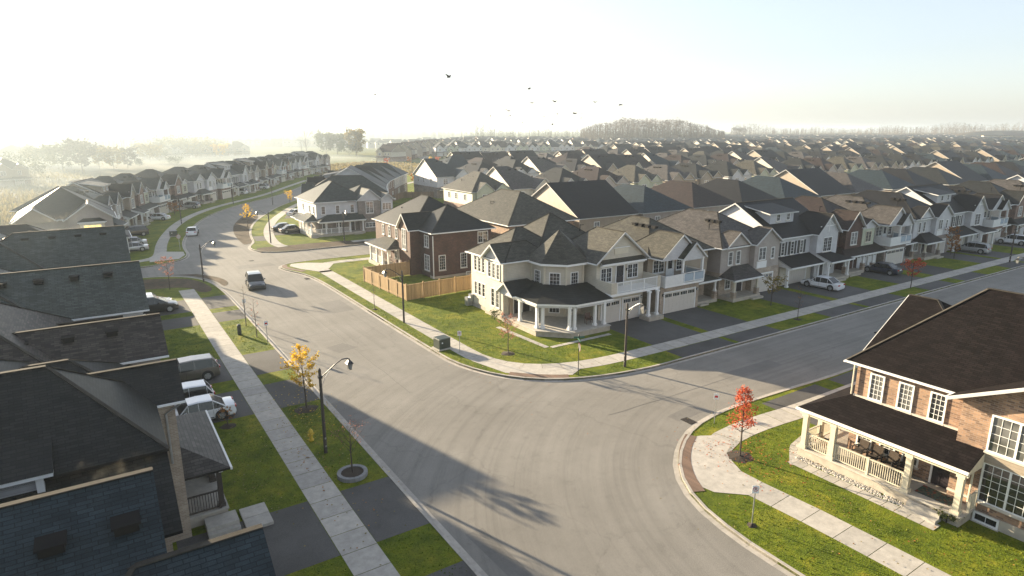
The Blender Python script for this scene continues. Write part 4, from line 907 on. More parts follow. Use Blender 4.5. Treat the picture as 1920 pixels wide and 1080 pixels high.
# ---------------------------------------------------------------- dark brick house with fenced yard
h = House('brick_house', 'dark brown brick house with charcoal hip roof behind the cedar fence', (34, 71.4))
h.body(1, 9.5, 0, 8, 0, ZE + .1, 'b_brown'); h.body(0, 10, 3.7, 16.6, 0, ZE + .1, 'b_brown'); h.body(-.5, 0, 3.6, 7.2, 0, ZE + .1, 'b_brown')
h.wall.box(.95, 9.55, -.05, 1, 0, .3, 'foundation')
h.hip(1, 9.5, 0, 8.2, ZE + .15, .62, 'y', 'hh', 'r_char'); h.hip(.1, 10, 4.2, 16.6, ZE + .16, .66, 'y', 'hh', 'r_char'); h.hip(-.5, 5, 3.7, 7.1, ZE + .12, 1.0, 'x', 'gh', 'r_char', .3, 'b_brown')
h.win('f', 0, 8.2, 4.1, 1.4, 1.35, 2, 3, 2); h.win('f', 0, 2.2, 1.1, .8, 1.8, 3, 5); h.win('f', 0, 5.3, 1.1, .8, 1.8, 3, 5); h.win('f', 0, 6.2, .06, 1.0, .3, 2, 1)
h.win('l', 1, 1.8, 3.9, 1.1, 1.4, 2, 3, 2); h.win('l', 1, 1.8, .9, 1.3, 1.9, 2, 4, 2); h.win('l', -.5, 5.4, 3.2, 1.1, 2.6, 2, 4, 2); h.win('l', -.5, 5.4, .3, 1.0, .6, 2, 1)
for y in (9.0, 11.4, 13.6): h.win('l', 0, y, 4.1, .6, 1.3, 1, 3)
for y in (9.4, 11.8): h.win('l', 0, y, 1.3, .7, 1.6, 2, 4)
h.lean('l', 0, 7.4, 14.6, 2.0, 2.95, .42, 'hh', 'r_olive')
b = MB(); b.box(-2.0, -.01, 7.6, 14.8, 0, .5, 'foundation'); b.build('porch_floor', h.e)
for y in (7.9, 9.9, 12.0, 14.3): h.post(-1.75, y, .5, 2.2, 'white', .24)
h.rail((-1.75, 9.9), (-1.75, 14.3), .5, .95, 'white'); h.rail((-1.6, 14.5), (-.1, 14.5), .5, .95, 'white'); h.door('l', -.02, 7.9, .5, 'offwhite')
b = MB(); b.tube([(.93, -.1, .1), (.93, -.1, 5.5)], .06, 'white', 6); b.build('downspout', h.e)
h.pipe((2.4, 12.5, ZE + 1.6), R(0)); h.finish()

# ---------------------------------------------------------------- brick house with long porch, near right
h = House('brick_house', 'tan brick house with long covered porch and brown roof beside the tactile corner', (33, 4))
# local: x-33, y-4.  west wall of the long side at 1.5, wing at 0.8
h.body(1.5, 9.6, 7.5, 13.5, 0, ZE + .25, 'b_tan'); h.body(.8, 12, -4, 8.0, 0, ZE + .25, 'b_tan'); h.body(5.6, 14.8, 9, 14.9, 0, 5.1, 'b_tan')
h.wall.box(.74, 1, -4, 8.05, 0, .55, 'foundation')
h.hip(1.5, 9.6, 3, 13.5, ZE + .18, .98, 'y', 'hh', 'r_dkbrown', .45); h.hip(.8, 8, -1.6, 8.0, ZE + .16, .5, 'x', 'gh', 'r_dkbrown', .5, 'b_tan', board=.2); h.hip(5.6, 14.8, 9, 14.9, 5.1, .6, 'y', 'hg', 'r_dkbrown', gm='b_tan')
for y in (12.35, 10.85, 9.3): h.win('l', 1.5, y, 4.05, .62, 1.35, 3, 5)
for y in (12.6, 11.35, 10.15): h.win('l', 1.5, y, .85 + .35, .68, 1.65, 3, 5)
h.win('f', 0, 0, 0, .1, .1) if False else None
h.win('l', .8, 5.6, 3.75, 2.1, 1.7, 3, 4, 2); h.win('l', .8, 5.6, 1.15, 2.1, 1.9, 3, 5, 2); h.win('l', .8, 1.5, 3.75, 2.1, 1.7, 3, 4, 2); h.win('l', .8, 1.5, 1.15, 2.1, 1.9, 3, 5, 2)
b = MB(); b.box(.72, .799, 4.4, 6.8, 3.1, 3.66, 's_beige'); b.box(.70, .799, .3, 2.7, 3.1, 3.66, 's_beige'); b.build('panel', h.e)
h.win('l', .74, 6.2, .12, .9, .32, 2, 1)
b = MB(); b.box(1.38, 1.499, 7.9, 13.5, 3.86, 3.98, 'stonecap'); b.box(.7, .799, -3.9, 8.0, 1.0, 1.1, 'stonecap'); b.build('stone_band', h.e)
# porch wraps the north-west corner
b = MB(); b.box(-.55, 1.49, 6.8, 15.2, 0, .5, 'foundation'); b.box(1.5, 5.9, 13.51, 15.2, 0, .5, 'foundation'); b.box(-.65, 1.48, 6.7, 15.3, .501, .6, 'walk'); b.box(1.48, 5.9, 13.51, 15.3, .501, .6, 'walk'); b.build('porch_floor', h.e)
b = MB(); b.box(-.95, -.66, 7.5, 9.0, 0, .4, 'walk'); b.box(-1.3, -.951, 7.5, 9.0, 0, .2, 'walk'); b.build('porch_steps', h.e)
D_ = 2.15; zl, zh = 3.0, 3.95; x0, x1 = -.75, 1.5; yN = 15.4; yS = 6.7
p_ = MB(); W1 = [(x0, yS, zl), (x0, yN, zl), (x1, 13.5, zh), (x1, yS, zh)]; W2 = [(x0, yN, zl), (6.0, yN, zl), (6.0, 13.5, zh), (x1, 13.5, zh)]
for q in (W1, W2):
    p_.poly(q, 'r_dkbrown'); p_.poly([(x, y, z - .16) for x, y, z in reversed(q)], 'cream')
for a, c in ((W1[0], W1[1]), (W2[0], W2[1])): p_.poly([a, c, (c[0], c[1], c[2] - .16), (a[0], a[1], a[2] - .16)], 'cream')
p_.poly([W1[0], W1[3], (x1, yS, zl - .16), (x0, yS, zl - .16)], 'cream'); p_.build('porch_roof', h.e, fix=False)
b = MB(); b.box(-.62, -.44, 6.75, 15.3, zl - .36, zl - .13, 'cream'); b.box(-.43, 5.9, 15.0, 15.18, zl - .36, zl - .13, 'cream'); b.bar((x0 - .05, yS, zl - .07), (x0 - .05, yN + .05, zl - .07), .1, 'white', .12); b.build('porch_beam', h.e)
for x, y in ((-.45, 14.95), (-.45, 13.3), (1.2, 15.0), (-.45, 9.35), (-.45, 7.05)): h.post(x, y, .6, 2.1, 'cream', .27)
h.rail((-.45, 14.8), (-.45, 13.45), .6, .92, 'cream', .11); h.rail((-.45, 13.1), (-.45, 9.5), .6, .92, 'cream', .11); h.rail((-.3, 15.0), (1.05, 15.0), .6, .92, 'cream', .11); h.rail((1.4, 15.0), (3.3, 15.0), .6, .92, 'cream', .11)
h.rail((.1, 6.75), (.7, 6.75), .6, .92, 'cream', .11)
h.door('l', 1.5, 8.55, .62, 'doordark'); h.add('door', door_mesh('doordark'), 'l', 1.5, 7.9 - .35, .62) if False else h.win('l', 1.5, 7.75, .75, .3, 1.9, 1, 3)
b = MB(); b.tube([(.6, 7.0, .3), (.6, 7.0, 2.5), (1.0, 7.0, 2.9), (1.2, 7.4, 2.95)], .05, 'cream', 6); b.build('downspout', h.e)
b = MB(); b.tube([(1.36, 13.6, 3.95), (1.36, 13.6, 5.8)], .05, 'cream', 6); b.build('downspout', h.e)
b = MB(); b.tube([(.5, 7.3, 0.0), (.5, 7.3, .45)], .09, 'white', 8); b.build('vent_pipe', h.e)
b = MB(); b.tube([(1.46, 9.45, 2.45), (1.40, 9.45, 2.45)], .17, 'black', 16); b.tube([(1.41, 9.45, 2.45), (1.385, 9.45, 2.45)], .14, 'offwhite', 16)
b.bar((1.375, 9.45, 2.45), (1.375, 9.45, 2.55), .02, 'black'); b.bar((1.375, 9.45, 2.45), (1.375, 9.38, 2.42), .02, 'black'); b.build('wall_clock', h.e)
h.finish()
c0 = empty('porch_chair', 'dark patio armchair nearest the porch corner of the tan brick house', 'chair', (33 + .95, 4 + 12.5, ZL + .6), R(-90 - 8), 'patio chairs in a row on the brick porch')
chair_parts(c0, 'black', 'bed'); index_kids()
for y, l in ((11.7, 'second dark patio armchair from the porch corner of the tan brick house'), (10.9, 'third dark patio armchair from the porch corner of the tan brick house'), (10.1, 'dark patio armchair nearest the front door of the tan brick house')):
    copytree(c0, (33 + .95, 4 + y, ZL + .6), R(-90 + random.uniform(-12, 12)), l)

def matpat():
    m, n, bb = newmat('patterned_mat'); o = objc(n); v = n.nodes.new('ShaderNodeTexVoronoi'); v.inputs['Scale'].default_value = 5; n.links.new(o, v.inputs['Vector'])
    n.links.new(ramp(n, v.outputs['Distance'], [(0.1, (.25, .12, .05)), (.35, (.03, .03, .035)), (.6, (.05, .1, .07)), (.9, (.2, .03, .02))]), bb.inputs['Base Color']); bb.inputs['Roughness'].default_value = .95; return m
M['matpat'] = matpat()
b = MB(); b.box(-.5, .5, -.8, .8, 0, .015, 'matpat'); tag(b.build('door_mat', loc=(33.45, 12.3, ZL + .602)), 'dark patterned rug before the front door of the tan brick house', 'rug')
# bicycle leaning inside the porch rail
bk = empty('bicycle', 'bicycle with red frame leaning in the corner of the brick porch', 'bicycle', (32.9, 18.05, ZL + .6), R(85))
for x in (-.5, .5):
    w_ = MB(); w_.tube([(x + .33 * math.cos(a * math.pi / 10), 0, .34 + .33 * math.sin(a * math.pi / 10)) for a in range(21)], .022, 'black', 6, False); w_.build('wheel', bk)
w_ = MB()
for a, c in (((-.5, 0, .34), (-.1, 0, .3)), ((-.1, 0, .3), (-.2, 0, .8)), ((-.1, 0, .3), (.33, 0, .8)), ((-.2, 0, .72), (.33, 0, .78)), ((.5, 0, .34), (.32, 0, .95)), ((-.5, 0, .34), (-.18, 0, .72))): w_.tube([a, c], .02, 'l_red_paint', 6)
w_.build('frame', bk); w_ = MB(); w_.box(-.32, -.08, -.06, .06, .82, .88, 'black'); w_.build('saddle', bk); w_ = MB(); w_.tube([(.3, -.28, .98), (.32, 0, .95), (.3, .28, .98)], .018, 'black', 6); w_.build('handlebar', bk)
# white stones and paved path by the porch
st = MB(); rs_ = random.Random(3)
for _ in range(900):
    x = rs_.uniform(31.98, 32.38); y = rs_.uniform(12.7, 19.1); r = rs_.uniform(.03, .065)
    vs = [(x + r * math.cos(a * 1.257 + .3) * rs_.uniform(.8, 1.2), y + r * math.sin(a * 1.257 + .3) * rs_.uniform(.8, 1.2), ZL + .01) for a in range(5)] + [(x, y, ZL + .03 + r)]
    st.mesh(vs, [(a, (a + 1) % 5, 5) for a in range(5)], 'stonecap')
struct(st.build('decorative_stones', fix=False), 'stuff')
pa = MB()
strip(pa, resample([(31.55, 11.3), (31.55, 19.0)], .62), -.36, .36, ZL + .02, 'walk', .025); strip(pa, resample([(31.3, 18.4), (33.2, 19.7), (35.5, 20.2)], .62), -.45, .45, ZL + .016, 'walk', .025)
strip(pa, resample([(38.6, 42.3), (31.6, 42.3)], .62), -.2, .25, ZL + .02, 'walk', .03); strip(pa, resample([(31.45, 42.4), (31.0, 50.0)], .62), -.25, .25, ZL + .02, 'walk', .03)
strip(pa, resample([(4.7, 28.9), (4.7, 31.0)], 1.0), -.6, .6, ZL + .15, 'walk', .03, ZL)
strip(pa, resample([(31.5, 111.0), (33.2, 112.9)], .8), -.5, .5, ZL + .02, 'walk', .03)
struct(pa.build('paved_path', fix=False))

# ---------------------------------------------------------------- pale house across the side street
h = House('siding_house', 'pale grey siding and brick house with white porch across the side street', (33, 113.6))
h.body(0, 8, 0, 12, 0, 2.95, 'b_grey'); h.body(.03, 8, .03, 11.97, 2.951, ZE + .1, 's_light'); h.body(7.6, 11.8, -.6, 10, 0, ZE + .1, 'b_grey'); h.body(11.7, 14.5, .0, 10, 0, 2.95, 'b_grey'); h.body(11.7, 14.45, 0.02, 10, 2.951, ZE + .1, 's_white'); h.body(12.0, 14.3, -.5, .1, 2.9, ZE - .05, 's_white')
h.hip(0, 9.5, 0, 11.6, ZE + .15, .62, 'y', 'hh', 'r_slate'); h.hip(6, 14.5, 0, 9, ZE + .14, .5, 'x', 'hh', 'r_slate'); h.hip(7.6, 11.8, -.6, 5, ZE + .12, .8, 'y', 'gh', 'r_slate', .4, 's_light'); h.hip(12, 14.3, -.5, 4, ZE - .02, .8, 'y', 'gh', 'r_slate', .4, 's_light')
for x in (1.3, 3.9, 6.6): h.win('f', .03, x, 3.75, .62, 1.35, 1, 3, glass='glasscurtain')
h.win('f', -.6, 9.7, 3.5, 1.3, 2.0, 2, 4, 2); h.win('f', -.5, 13.1, 3.9, 1.6, 1.2, 2, 3, 3); h.win('f', -.6, 9.7, .9, 1.8, .75, 2, 2, 3); h.win('f', 0, 13.4, 1.2, .9, 1.3, 2, 3, 2)
h.lean('f', 0, 0, 8.3, 2.0, 2.65, .42, 'hg', 'r_slate'); h.lean('l', 0, 0, 5.5, 2.0, 2.65, .42, 'hg', 'r_slate'); h.lean('l', 0, 7, 10.5, 1.5, 2.5, .3, 'gg', 'r_slate')
b = MB(); b.box(-1.7, 8.2, -1.9, -.01, 0, .45, 'foundation'); b.box(-1.7, -.01, 0, 5, 0, .45, 'foundation'); b.box(6, 7.6, -2.4, -1.91, 0, .25, 'foundation'); b.build('porch_floor', h.e)
for x in (-1.5, 1.1, 3.4, 5.5, 7.9): h.post(x, -1.7, .45, 2.0, 'white', .2)
for y in (.6, 2.8, 4.8): h.post(-1.5, y, .45, 2.0, 'white', .2)
h.rail((-1.5, -1.7), (5.5, -1.7), .45, .9, 'white', .14); h.rail((-1.5, -1.6), (-1.5, 4.8), .45, .9, 'white', .14); h.door('f', 0, 6.4, .46)
for x in (1.4, 4): h.win('f', 0, x, 1.2, .8, 1.4, 2, 3)
side_windows(h, 'l', .03, (1.5, 4, 8), 3.8, 1.2); side_windows(h, 'r', 14.5, (2.5, 6), 3.8, 1.2)
h.garage('l', 0, 8.9, 3.0, 2.1); h.finish()
# ---------------------------------------------------------------- street rows
PALS = {
 'balc_tan': ('b_beige', 's_beige', 'r_olive'), 'grey1': ('b_beige', 's_taupe', 'r_grey'), 'dorm1': ('b_grey', 's_light', 'r_black'), 'brown1': ('b_brown', 's_sage', 'r_brown'),
 'balc_gr': ('b_grey', 's_taupe', 'r_grey'), 'grey2': ('b_grey', 's_light', 'r_black'), 'dorm2': ('b_beige', 's_light', 'r_black'), 'balc_rd': ('b_red', 's_taupe', 'r_black'),
 'br2': ('b_red', 's_beige', 'r_char'), 'sl': ('b_grey', 's_light', 'r_slate'), 'sl2': ('b_red', 's_taupe', 'r_slate'), 'ol': ('b_beige', 's_cream', 'r_olive')}
N1 = [(47.0, 9.2, t_balcony, 'balc_tan', 'beige siding house with white balcony over garage, right beside the cream tower house', 14),
      (57.2, 9.6, t_grey, 'grey1', 'taupe hip-roofed house with two small gables, second to the right of the tower house', 15),
      (68.0, 11.2, t_dorm, 'dorm1', 'black-roofed house with shed dormers and black shutters behind the white sedan', 14),
      (79.6, 10.4, t_brown, 'brown1', 'brown-roofed brick house with steep gable and sage green bay', 15),
      (90.2, 9.0, t_balcony, 'balc_gr', 'grey-roofed house with glazed white balcony beside the brown-roofed brick house', 15),
      (99.6, 9.8, t_grey, 'grey2', 'light grey siding house with dark roof behind the yellow-brown sapling', 16),
      (110.3, 11.0, t_dorm, 'dorm2', 'black-roofed dormer house behind the silver wagon', 14),
      (122.2, 9.0, t_balcony, 'balc_rd', 'red brick house with balcony near the right edge of the street row', 15),
      (132.6, 10, t_brown, 'br2', 'charcoal-roofed brick house, ninth to the right of the tower house', 15),
      (143.6, 10, t_grey, 'grey1', 'grey hip house, tenth to the right of the tower house', 15),
      (154.6, 11, t_dorm, 'dorm1', 'dark dormer house, eleventh to the right of the tower house', 15),
      (166.6, 9.2, t_balcony, 'balc_gr', 'balcony house, twelfth to the right of the tower house', 15)]
GN = 'houses along the north side of the right-hand street'
for x, W, fn, pal, lab, D in N1:
    h = House('row_house', lab, (x, 44.3), 0, GN); fn(h, W, D, PALS[pal])
    side_windows(h, 'l', 0, (6.5,), 3.6); side_windows(h, 'r', W, (9,), 3.6); h.finish()
# left row near the camera: custom roofs, fronts face +X
GL = 'houses along the left side of the left-hand street'
def left(lab, y, W, roof, br, sd, spec, win_s=True):
    h = House('row_house', lab, (1.9, y), R(90), GL); spec(h, W, roof, br, sd); return h.finish()
def LF(h, W, roof, br, sd, g0, g1, pg, x_front, mainp=.65, zoff=0.0, back=12, setb=3.2, ze=ZE):
    """main hip set back plus a gabled front block g0..g1 whose face stands x_front ahead"""
    h.body(0, W, setb, setb + back, 0, ze + .1, sd); h.hip(0, W, setb, setb + back, ze + .15 + zoff, mainp, 'y' if W < back else 'x', 'hh', roof)
    h.body(g0, g1, -x_front, setb + .5, 0, 2.9, br); h.body(g0 + .03, g1 - .03, -x_front + .03, setb + .5, 2.901, ze + .1, sd)
    h.hip(g0, g1, -x_front, setb + 6, ze + .13, pg, 'y', 'gh', roof, .35, sd)
    zr = ze + .13 + ((g1 - g0) / 2 + .35) * pg
    h.win('f', -x_front + .03, (g0 + g1) / 2, ze - 2.1, 1.6, 1.3, 2, 3, 2); h.garage('f', -x_front, (g0 + g1) / 2, min(4, g1 - g0 - 1), 2.15)
    return zr
# nearest: blue-grey shingles
h = House('row_house', 'blue-grey shingled house in the lower left corner with two dark roof vents', (1.9, 15.5), R(90), GL); h.rim = 'vent'; h.boards = False
h.body(0, 7, 1.9, 13, 0, ZE + .1, 's_grey'); h.hip(0, 7, 1.9, 15, ZE + .15, .83, 'y', 'gh', 'r_blue', .45, 's_grey')
h.body(-1.3, 4.3, -.5, 2.5, 0, ZE - .2, 's_grey'); h.hip(-1.3, 4.3, -.5, 5, ZE - .1, .62, 'y', 'gh', 'r_blue', .4, 's_grey')
h.garage('f', -.5, 1.5, 4.0); h.win('f', 1.9, 5.8, 3.6, 1.2, 1.3, 2, 3, 2)
for vy in (2.25, 3.85): o_ = link('roof_vent', vent_mesh(), h.e, (2.35, vy, 8.35)); o_.scale = (1.15, 1.15, 1)
b = MB()
for k in range(8): b.bar((7.4, 2.0 + k * .6, ZE + .1), (7.62, 2.0 + k * .6, ZE + .1), .05, 'white')
b.build('gutter_hangers', h.e); h.finish()
# second: large dark hip with porch
ZL2 = 6.75
h = House('row_house', 'dark-roofed house with covered porch on brown posts beside the nearest left lawn', (1.9, 25.4), R(90), GL); h.rim = 'vent'; h.boards = False
# local x = world y - 25.4 ; local y = 1.9 - world x
h.body(.2, 6.2, 1.1, 9, 0, ZL2 + .1, 'b_beige'); h.hip(.1, 6.2, 1.1, 9, ZL2 + .13, .83, 'y', 'hh', 'r_char', .4, gutter=False)
h.rf([[(-2.9, 14, 4.95), (-2.9, .75, 4.95), (.35, .75, ZL2 + .14), (.35, 14, ZL2 + .14)]], [((-2.9, 14, 4.95), (-2.9, .75, 4.95)), ((-2.9, .75, 4.95), (.35, .75, ZL2 + .14))], 'r_char'); h.body(-2.5, .19, 1.1, 14, 0, 4.9, 'b_beige'); h.body(4.6, 7.6, .02, 1.3, 0, ZL2 + .1, 'b_beige'); h.hip(4.7, 7.5, .05, 6, ZL2 + .14, .70, 'y', 'gh', 'r_char', .45, 'b_beige')
h.body(7.59, 11.8, 1.12, 9, 0, ZL2 - .5, 'b_beige'); h.hip(6.6, 11.8, 1.15, 8, ZL2 - .5, .6, 'y', 'hh', 'r_char', .4)
h.body(1.8, 11.6, 9.01, 16, 0, ZL2 + .1, 'b_beige'); h.hip(1.6, 11.6, 4.8, 16, ZL2 + .3, .66, 'y', 'hh', 'r_char', .4)
h.lean('f', 1.1, 5.2, 12.1, 2.7, 2.85, .42, 'hh', 'r_grey', .35)
b = MB(); b.box(5.3, 11.9, -1.7, 1.09, 0, .5, 'foundation'); b.box(5.25, 11.95, -1.75, 1.08, .501, .58, 'walk'); b.build('porch_floor', h.e)
b = MB(); b.box(4.2, 5.2, -2.0, -.6, 0, .38, 'walk'); b.box(3.9, 4.19, -2.0, -.6, 0, .2, 'walk'); b.build('porch_steps', h.e)
for x in (5.6, 8.3, 8.9, 11.6): h.post(x, -1.5, .58, 2.05, 'darktrim', .22)
h.rail((5.4, -1.4), (5.4, .9), .58, .95, 'darktrim', .12); h.rail((11.7, -1.4), (11.7, .9), .58, .95, 'white', .12); h.rail((9.0, -1.5), (11.5, -1.5), .58, .95, 'darktrim', .12)
b = MB(); b.tube([(4.53, .4, 3.9), (4.53, .4, 6.3), (4.4, -.2, 6.7)], .05, 'galv', 6); b.build('downspout', h.e)
b = MB(); b.box(-.3, 1.6, 4.6, 8, 4, ZL2 + .25, 's_grey'); b.box(-.42, -.2, 4.5, 4.72, 4, ZL2 + .2, 'white'); b.box(-.6, 1.9, 4.2, 8.4, ZL2 + .251, ZL2 + .38, 'white'); b.build('side_bay', h.e)
b = MB(); b.mesh([(-.62, 4.18, ZL2 + .385), (-.62, 8.4, ZL2 + .385), (1.9, 8.4, ZL2 + 1.6), (1.9, 4.18, ZL2 + 1.6), (1.9, 4.18, ZL2 + .385), (1.9, 8.4, ZL2 + .385)], [(0, 1, 2, 3), (0, 3, 4), (1, 5, 2)], 'r_char'); b.build('bay_roof', h.e); h.win('f', 4.6, .6, ZL2 - 1.6, .7, 1.0, 2, 2); h.win('l', -.3, 6.0, ZL2 - 1.7, .9, 1.1, 2, 2)
h.door('f', 1.1, 6.2, .6); h.win('f', 1.1, 8.6, 1.4, 1.2, 1.5, 2, 3, 2); h.garage('f', 1.1, 2.6, 2.8); h.finish()
h = House('row_house', 'brown-black roofed house beside the parked grey SUV on the left', (1.9, 35.6), R(90), GL); h.rim = 'vent'; h.boards = False
LF(h, 11.0, 'r_brown2', 'b_beige', 's_taupe', 1.3, 5.7, .64, .1, .72, 0, 12, 4.2, ZL2); h.win('l', 1.3, 1.6, 3.6, .6, 1.2, 2, 3); h.hip(6.4, 10.8, 1.6, 7, ZE + .1, .6, 'y', 'gh', 'r_brown', .4, 's_taupe'); h.body(6.4, 10.8, 1.6, 4.5, 0, ZE, 's_taupe'); h.garage('f', 1.6, 8.6, 3.6); h.vents([(2.7, 1.9 + k * 1.9, 8.0) for k in range(3)]); h.finish()
h = House('row_house', 'grey-green shingled house with a row of dark vents beside the shaded left lawn', (1.9, 46.6), R(90), GL); h.rim = 'vent'; h.boards = False
LF(h, 12.4, 'r_slate_hazed', 'b_grey', 's_white', .5, 8.6, .56, .0, .66, 0, 12, 5.4, 6.85); h.win('l', .5, 2.2, 1.0, .6, 1.2, 2, 3); h.vents([(3.4, 1.6 + k * 1.9, 8.9) for k in range(5)])
h.body(8.6, 12.2, 1.5, 5.5, 0, ZE, 's_white'); h.hip(8.6, 12.2, 1.5, 6, ZE + .1, .7, 'y', 'gh', 'r_slate', .35, 's_white'); h.door('f', 1.5, 10.4, .1)
b = MB(); b.box(.38, .5, -.1, .05, 0, 6.6, 'white'); b.build('corner_board', h.e); h.finish()
h = House('row_house', 'grey-green roofed house behind the black minivan, vents along its ridge', (1.9, 64.4), R(90), GL); h.rim = 'vent'; h.boards = False
LF(h, 11, 'r_slate_hazed', 'b_grey', 's_white', .6, 8.8, .62, .0, .7, 0, 12, 6.0, 6.85); h.win('l', .6, 2.2, 3.6, .6, 1.2, 2, 3); h.vents([(4.0, 1.4 + k * 1.9, 9.15) for k in range(4)]); h.body(8.8, 10.9, -.2, 3, 0, 2.9, 'b_grey'); h.lean('f', 1.0, 8.7, 11, 1.2, 2.9, .4, 'gh', 'r_slate'); h.finish()
h = House('row_house', 'dark hip-roofed house set back at the corner of the left side street', (-1.2, 76.4), R(90), GL)
h.body(0, 9.4, 0, 12, 0, ZE + .1, 'b_grey'); h.hip(0, 9.4, 0, 12, ZE + .15, .62, 'y', 'hh', 'r_char'); h.win('f', 0, 3, 3.6, 1.4, 1.3, 2, 3, 2); h.win('f', 0, 7, 3.6, 1.4, 1.3, 2, 3, 2); h.door('f', 0, 5, .1); h.finish()
h = House('row_house', 'taupe siding house with wide gable and lit bay window facing the left side street', (-9.4, 110.6), 0, GL)
h.body(0, 11.6, 1.5, 13, 0, ZE + .1, 's_taupe'); h.hip(0, 11.6, 1.5, 15, ZE + .15, .66, 'y', 'hh', 'r_char'); h.body(6.2, 11.7, 0, 2, 0, ZE + .05, 's_taupe'); h.hip(6.2, 11.7, 0, 8, ZE + .1, .72, 'y', 'gh', 'r_char', .5, 's_taupe'); h.hip(.2, 4.6, .9, 6, ZE + .1, .72, 'y', 'gh', 'r_char', .4, 's_beige')
b = MB(); b.box(7.6, 10.6, -.5, -.001, 2.9, 5.6, 'cream'); b.build('bay', h.e); h.lean('f', 0, 7.5, 10.7, .6, 5.5, .6, 'hh', 'r_char', .2); h.win('f', -.5, 9.1, 3.7, 2.1, 1.3, 2, 3, 3, glass='lit'); h.lean('r', 11.7, 2, 9, 1.8, 2.6, .4, 'hh', 'r_char'); h.post(13.2, 2.3, 0, 2.5, 'white', .2); h.post(13.2, 8.6, 0, 2.5, 'white', .2); h.door('r', 11.6, 5, .1); h.finish()
# far left row following the bend
line = resample(smooth_line(offset(curbD[7:], 10.6), 2), 0.5)
cum = 0; i0 = 0
kinds = [(t_grey, 'sl2', 10.2), (t_dorm, 'br2', 11.0), (t_brown, 'sl2', 10.2), (t_balcony, 'sl', 9.6), (t_brown, 'br2', 10.4), (t_grey, 'sl', 10.2), (t_balcony, 'sl2', 9.4), (t_dorm, 'sl', 11.2)]
ordn = ['first', 'second', 'third', 'fourth', 'fifth', 'sixth', 'seventh', 'eighth', 'ninth', 'tenth', 'eleventh', 'twelfth', 'thirteenth', 'fourteenth', 'fifteenth', 'sixteenth', 'seventeenth', 'eighteenth', 'nineteenth', 'twentieth']
feat = {t_grey: 'two small gables', t_dorm: 'shed dormers', t_brown: 'steep gable and deep porch', t_balcony: 'balcony over the garage'}
wallw = {'sl2': 'red brick', 'br2': 'red brick', 'sl': 'grey brick'}
pos = 14.0; k = 0
while True:
    i = int(pos / .5)
    fn, pal, W = kinds[k % len(kinds)]
    j = i + int(W / .5)
    if j + 4 >= len(line) or k >= 17: break
    a, c = line[i], line[j]; th = math.atan2(c[1] - a[1], c[0] - a[0])
    h = House('row_house', wallw[pal] + ' house with ' + feat[fn] + ', ' + ordn[k] + ' beyond the left side street', (a[0], a[1]), th, 'houses on the outer side of the bending street', near=k < 9)
    fn(h, W, 13.5, PALS[pal]); h.finish(); pos += W + .9; k += 1
    if k in (5, 10): pos += 1.5
# inner side of the bend
line = resample(smooth_line(offset(curbE[3:12], 9.5), 2), 0.5)[::-1]
pos = 16.0
for k in range(6):
    fn, pal, W = ((t_grey, 'sl', 10), (t_dorm, 'grey2', 11), (t_grey, 'sl', 10), (t_brown, 'br2', 10.2), (t_grey, 'sl', 10), (t_grey, 'sl', 10))[k]
    i = int(pos / .5); j = i + int(W / .5)
    if j + 1 >= len(line): break
    a, c = line[i], line[j]; th = math.atan2(a[1] - c[1], a[0] - c[0])
    h = House('row_house', ordn[k] + ' house inside the bend behind the pale porch house, ' + feat[fn], (c[0], c[1]), th, 'houses on the inner side of the bend')
    fn(h, W, 17, PALS[pal]); side_windows(h, 'b', 17, (), 3.8)
    for u in (2, 5, 8): h.win('b', 17 - .03, u, 3.8, .8, 1.3, 2, 3)
    for u in (3.5,): h.win('b', 17, u, .9, 1.8, 1.6, 2, 3, 2)
    h.finish(); pos += W + .8
# ---------------------------------------------------------------- fields of roofs: twelve builds, then copies
TY = [('gx', 'b_beige', 's_beige', 'r_black', 'black', 'gabled'), ('hip', 'b_grey', 's_taupe', 'r_blue', 'blue-grey', 'hipped'), ('hip', 'b_brown', 's_taupe', 'r_brown', 'brown', 'hipped'), ('pyr', 'b_grey', 's_light', 'r_char', 'charcoal', 'steep hipped'),
      ('gh', 'b_beige', 's_cream', 'r_grey', 'weathered grey', 'half-gabled'), ('hip', 'b_beige', 's_beige', 'r_grey', 'weathered grey', 'hipped'), ('gx', 'b_red', 's_cream', 'r_brown', 'brown', 'gabled'), ('hip', 'b_beige', 's_white', 'r_black', 'black', 'hipped'),
      ('pyr', 'b_red', 's_sage', 'r_olive', 'olive-grey', 'steep hipped'), ('gh', 'b_grey', 's_white', 'r_blue', 'blue-grey', 'half-gabled'), ('hip', 'b_tan', 's_beige', 'r_char', 'charcoal', 'hipped'), ('gh', 'b_brown', 's_taupe', 'r_brown', 'dark brown', 'half-gabled')]
WD = [(11.2, 15.5), (10.8, 16), (11, 16), (10.2, 13.5), (10.8, 14.5), (10.6, 15), (11.2, 14), (10.6, 15.5), (10, 13), (10.6, 15), (10.6, 16), (10.8, 15)]
templ = {}
GF = 'houses filling the plain to the right'
nrow = 0
rows = [ # y of front wall, facing, x start, x end, forced types
 (88.0, 'n', 59.2, 290, [0, 1, 2, 7, 1, 0, 5, 1, 7, 10]), (117.5, 's', 65.8, 350, [8, 4, 3, 2, 8, 5, 10, 3]), (146.0 + 13, 's', 79.9, 440, None), (194, 'n', 92, 480, None), (206, 's', 113, 520, [0, 6, 0, 0, 6, 0]),
 (236, 'n', 158, 560, None), (266, 's', 205, 620, None), (296, 'n', 240, 690, None), (330, 's', 300, 760, None), (362, 'n', 350, 820, None)]
rowname = ['first', 'second', 'third', 'fourth', 'fifth', 'sixth', 'seventh', 'eighth', 'ninth', 'tenth', 'eleventh', 'twelfth', 'thirteenth', 'fourteenth']
